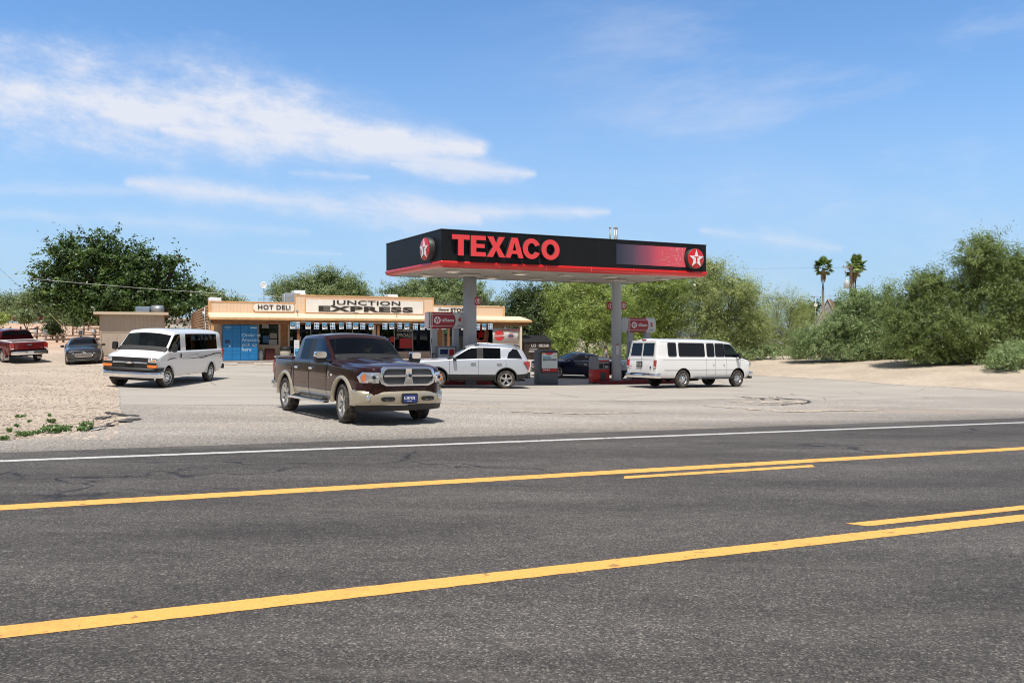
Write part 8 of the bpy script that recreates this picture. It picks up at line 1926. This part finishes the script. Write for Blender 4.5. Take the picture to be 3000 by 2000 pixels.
# ================================================================== PEOPLE
M_SKIN = mat('skin', (.50, .28, .20), .55, var=.05); M_SHIRT = mat('shirt_grey', (.23, .23, .24), .9, var=.1); M_DARKC = mat('cloth_dark', (.02, .02, .024), .9); M_HAIR = mat('hair_dark', (.03, .02, .015), .8)
def skinned(name, verts, edges, radii, m, parent, root=0, lev=2):
    me = bpy.data.meshes.new(name); me.from_pydata(verts, edges, []); o = bpy.data.objects.new(name, me); COL.objects.link(o)
    s = o.modifiers.new('k', 'SKIN'); s.use_smooth_shade = True
    for i, r in enumerate(radii): me.skin_vertices[0].data[i].radius = (r, r) if not isinstance(r, tuple) else r
    for i in range(len(verts)): me.skin_vertices[0].data[i].use_root = (i == root)
    u = o.modifiers.new('s', 'SUBSURF'); u.levels = lev; u.render_levels = lev
    dg = bpy.context.evaluated_depsgraph_get(); ev = bpy.data.meshes.new_from_object(o.evaluated_get(dg)); bpy.data.objects.remove(o)
    ev.name = name; ev.materials.clear(); ev.materials.append(m)
    for p in ev.polygons: p.use_smooth = True
    o = bpy.data.objects.new(name, ev); COL.objects.link(o); o.parent = parent; return o
def person(mtx, label, sit=False, shirt=M_SHIRT, cap=True):
    r = empty('person', mat=mtx, label=label, cat='person'); h = .0
    if sit: P = dict(pel=(0, 0, .0), sp=(-.04, 0, .25), ch=(-.07, 0, .42), nk=(-.06, 0, .56), hd=(-.03, 0, .66), top=(-.03, 0, .76))
    else: P = dict(pel=(0, 0, .95), sp=(0, 0, 1.12), ch=(-.01, 0, 1.33), nk=(0, 0, 1.50), hd=(.02, 0, 1.60), top=(.015, 0, 1.70))
    V = [P['pel'], P['sp'], P['ch'], P['nk'], P['hd'], P['top']]; E = [(0, 1), (1, 2), (2, 3), (3, 4), (4, 5)]; Rr = [(.15, .12), (.15, .12), (.17, .12), .06, .095, .07]
    def chain(a, pts, rs):
        prev = a
        for p, q in zip(pts, rs): V.append(p); Rr.append(q); E.append((prev, len(V) - 1)); prev = len(V) - 1
        return prev
    c = P['ch']
    for sg in (1, -1):
        if sit: el, wr, ha = (c[0] + .12, sg * .27, c[2] - .24), (c[0] + .40, sg * .17, c[2] - .14), (c[0] + .47, sg * .15, c[2] - .11)
        elif sg > 0: el, wr, ha = (.05, .27, 1.12), (.30, .22, 1.10), (.37, .21, 1.11)
        else: el, wr, ha = (-.12, -.27, 1.14), (-.16, -.24, .90), (-.15, -.22, .83)
        w = chain(2, [(c[0], sg * .17, c[2] + .07), (c[0], sg * .215, c[2] + .02), el, wr, ha], [.07, .055, .043, .028, .026])
        d = Vector(ha) - Vector(wr); d.normalize(); side = Vector((0, 0, 1)) if abs(d.z) < .6 else Vector((1, 0, 0)); nrm = d.cross(side).normalized()
        for k in range(4):
            b0 = Vector(ha) + side * (.026 - .017 * k) + d * .02; L1 = (.036, .040, .038, .030)[k]; chain(w, [tuple(b0), tuple(b0 + d * L1 + nrm * .006), tuple(b0 + d * L1 * 1.6 + nrm * .022 * sg), tuple(b0 + d * L1 * 1.9 + nrm * .04 * sg)], [.010, .009, .008, .006])
        chain(w, [tuple(Vector(ha) + side * .03), tuple(Vector(ha) + side * .05 + d * .025), tuple(Vector(ha) + side * .052 + d * .05)], [.012, .010, .007])
    for sg in (1, -1):
        if sit: chain(0, [(.02, sg * .10, -.02), (.44, sg * .13, .02), (.62, sg * .13, -.30), (.72, sg * .13, -.32)], [.09, .065, .045, .04])
        else: chain(0, [(0, sg * .10, .88), (.02, sg * .12, .50), (-.01, sg * .13, .10), (.11, sg * .14, .045)], [.095, .062, .045, .04])
    body = skinned('body', V, E, Rr, M_SKIN, r)
    hc = Vector(P['hd'])
    f = MB(); f.add([tuple(hc + Vector(q)) for q in ((.085, -.016, .005), (.085, .016, .005), (.118, 0, -.018), (.09, 0, .035))], [(0, 1, 2), (0, 2, 3), (1, 3, 2)], 0)
    for sg in (1, -1):
        f.lathe([(0, .004), (.009, .002), (.011, 0)], 'x', tuple(hc + Vector((.088, sg * .032, .012))), 1, 10); f.rbox(tuple(hc + Vector((0, sg * .094, -.005))), (.035, .02, .055), .01, 0)
    f.rbox(tuple(hc + Vector((.088, 0, -.045))), (.008, .045, .010), .003, 2); f.build('face', [M_SKIN, M_INK, mat('lip', (.35, .12, .10), .5)], body)
    T = lambda k, q: tuple(Vector(P[k]) + Vector(q))
    vs = [T('pel', (0, 0, .02)), T('sp', (.015, 0, 0)), T('ch', (.01, 0, 0)), T('ch', (0, 0, .14))]; es = [(0, 1), (1, 2), (2, 3)]; rs = [(.165, .135), (.17, .145), (.18, .135), .085]
    for sg in (1, -1):
        i0 = len(vs); e = V[[v for v in range(len(V)) if V[v][1] * sg > .2][0] + 1] if False else None
        if sit: el = (c[0] + .12, sg * .27, c[2] - .24)
        else: el = (.05, .27, 1.12) if sg > 0 else (-.12, -.27, 1.14)
        a = Vector((c[0], sg * .215, c[2] + .02)); m_ = a.lerp(Vector(el), .75); vs += [(c[0], sg * .165, c[2] + .07), tuple(a), tuple(m_)]; es += [(2, i0), (i0, i0 + 1), (i0 + 1, i0 + 2)]; rs += [.085, .075, .068]
    skinned('shirt', vs, es, rs, shirt, r)
    if sit: vs = [T('pel', (0, 0, -.02)), (.02, .10, -.02), (.44, .13, .02), (.60, .13, -.26), (.02, -.10, -.02), (.44, -.13, .02), (.60, -.13, -.26)]
    else: vs = [T('pel', (0, 0, .0)), (0, .10, .86), (.02, .12, .50), (-.01, .13, .12), (0, -.10, .86), (.02, -.12, .50), (-.01, -.13, .12)]
    skinned('trousers', vs, [(0, 1), (1, 2), (2, 3), (0, 4), (4, 5), (5, 6)], [(.165, .13), .11, .08, .07, .11, .08, .07], M_DARKC, r)
    if not sit:
        for sg in (1, -1): b = MB(); b.rbox((.05, sg * .14, .045), (.28, .10, .09), .04); b.build('shoe', M_BLACK, r, bevel=.015)
    b = MB(); b.lathe([(.104, .01), (.107, .05), (.09, .095), (.045, .118), (0, .122)], 'z', tuple(hc), 0, 20)
    if cap: b.prism([(hc.x + .06, -.085), (hc.x + .15, -.07), (hc.x + .19, 0), (hc.x + .15, .07), (hc.x + .06, .085)], 'z', hc.z + .015, hc.z + .03, 0)
    b.build('cap' if cap else 'hair', M_DARKC if cap else M_HAIR, r)
    return r
q = on(1775, 45.3); mm = Matrix.Translation((q.x, q.y, q.z)) @ Matrix.Rotation(R(170), 4, 'Z') @ Matrix.Scale(1.03, 4); person(mm, 'person in a grey t-shirt and black cap standing behind the navy sedan')
person(ram.matrix_world @ Matrix.Translation((.0, .42, .93)), 'person driving the maroon pickup, seen dimly through the windshield', sit=True, shirt=M_DARKC, cap=False)

# vegetation across the road, behind the viewer: the cars mirror it
rng = np.random.default_rng(31); L3 = []
for i in range(34):
    a = -1.0 + 2.0 * i / 33; x = 75 * math.sin(a * 1.15); y = -28 - 16 * math.cos(a * 1.3); L3.append(((x, y, plane_z(x, y) + rng.uniform(1.2, 2.2)), (3.2, 2.4, rng.uniform(2.0, 3.4))))
for i in range(16):
    y = -22 + i * 5.2; x = -50 - 3.0 * math.sin(i * 1.7) - max(0, y - 30) * .45; L3.append(((x, y, gz(x, y) + rng.uniform(2.0, 3.2)), (3.4, 3.6, rng.uniform(3.0, 4.6))))
C_, A_, B_, T_ = foliage(rng, L3, .34, .6, 14, .9, core=.35); o = quads_mesh('scrub', C_, A_, B_, T_, LM['bigmesq'], None); o['kind'] = 'stuff'
print('ground near person', on(1775, 45.3), 'tree quads', sum(len(o.data.polygons) for o in bpy.data.objects if o.type == 'MESH'))
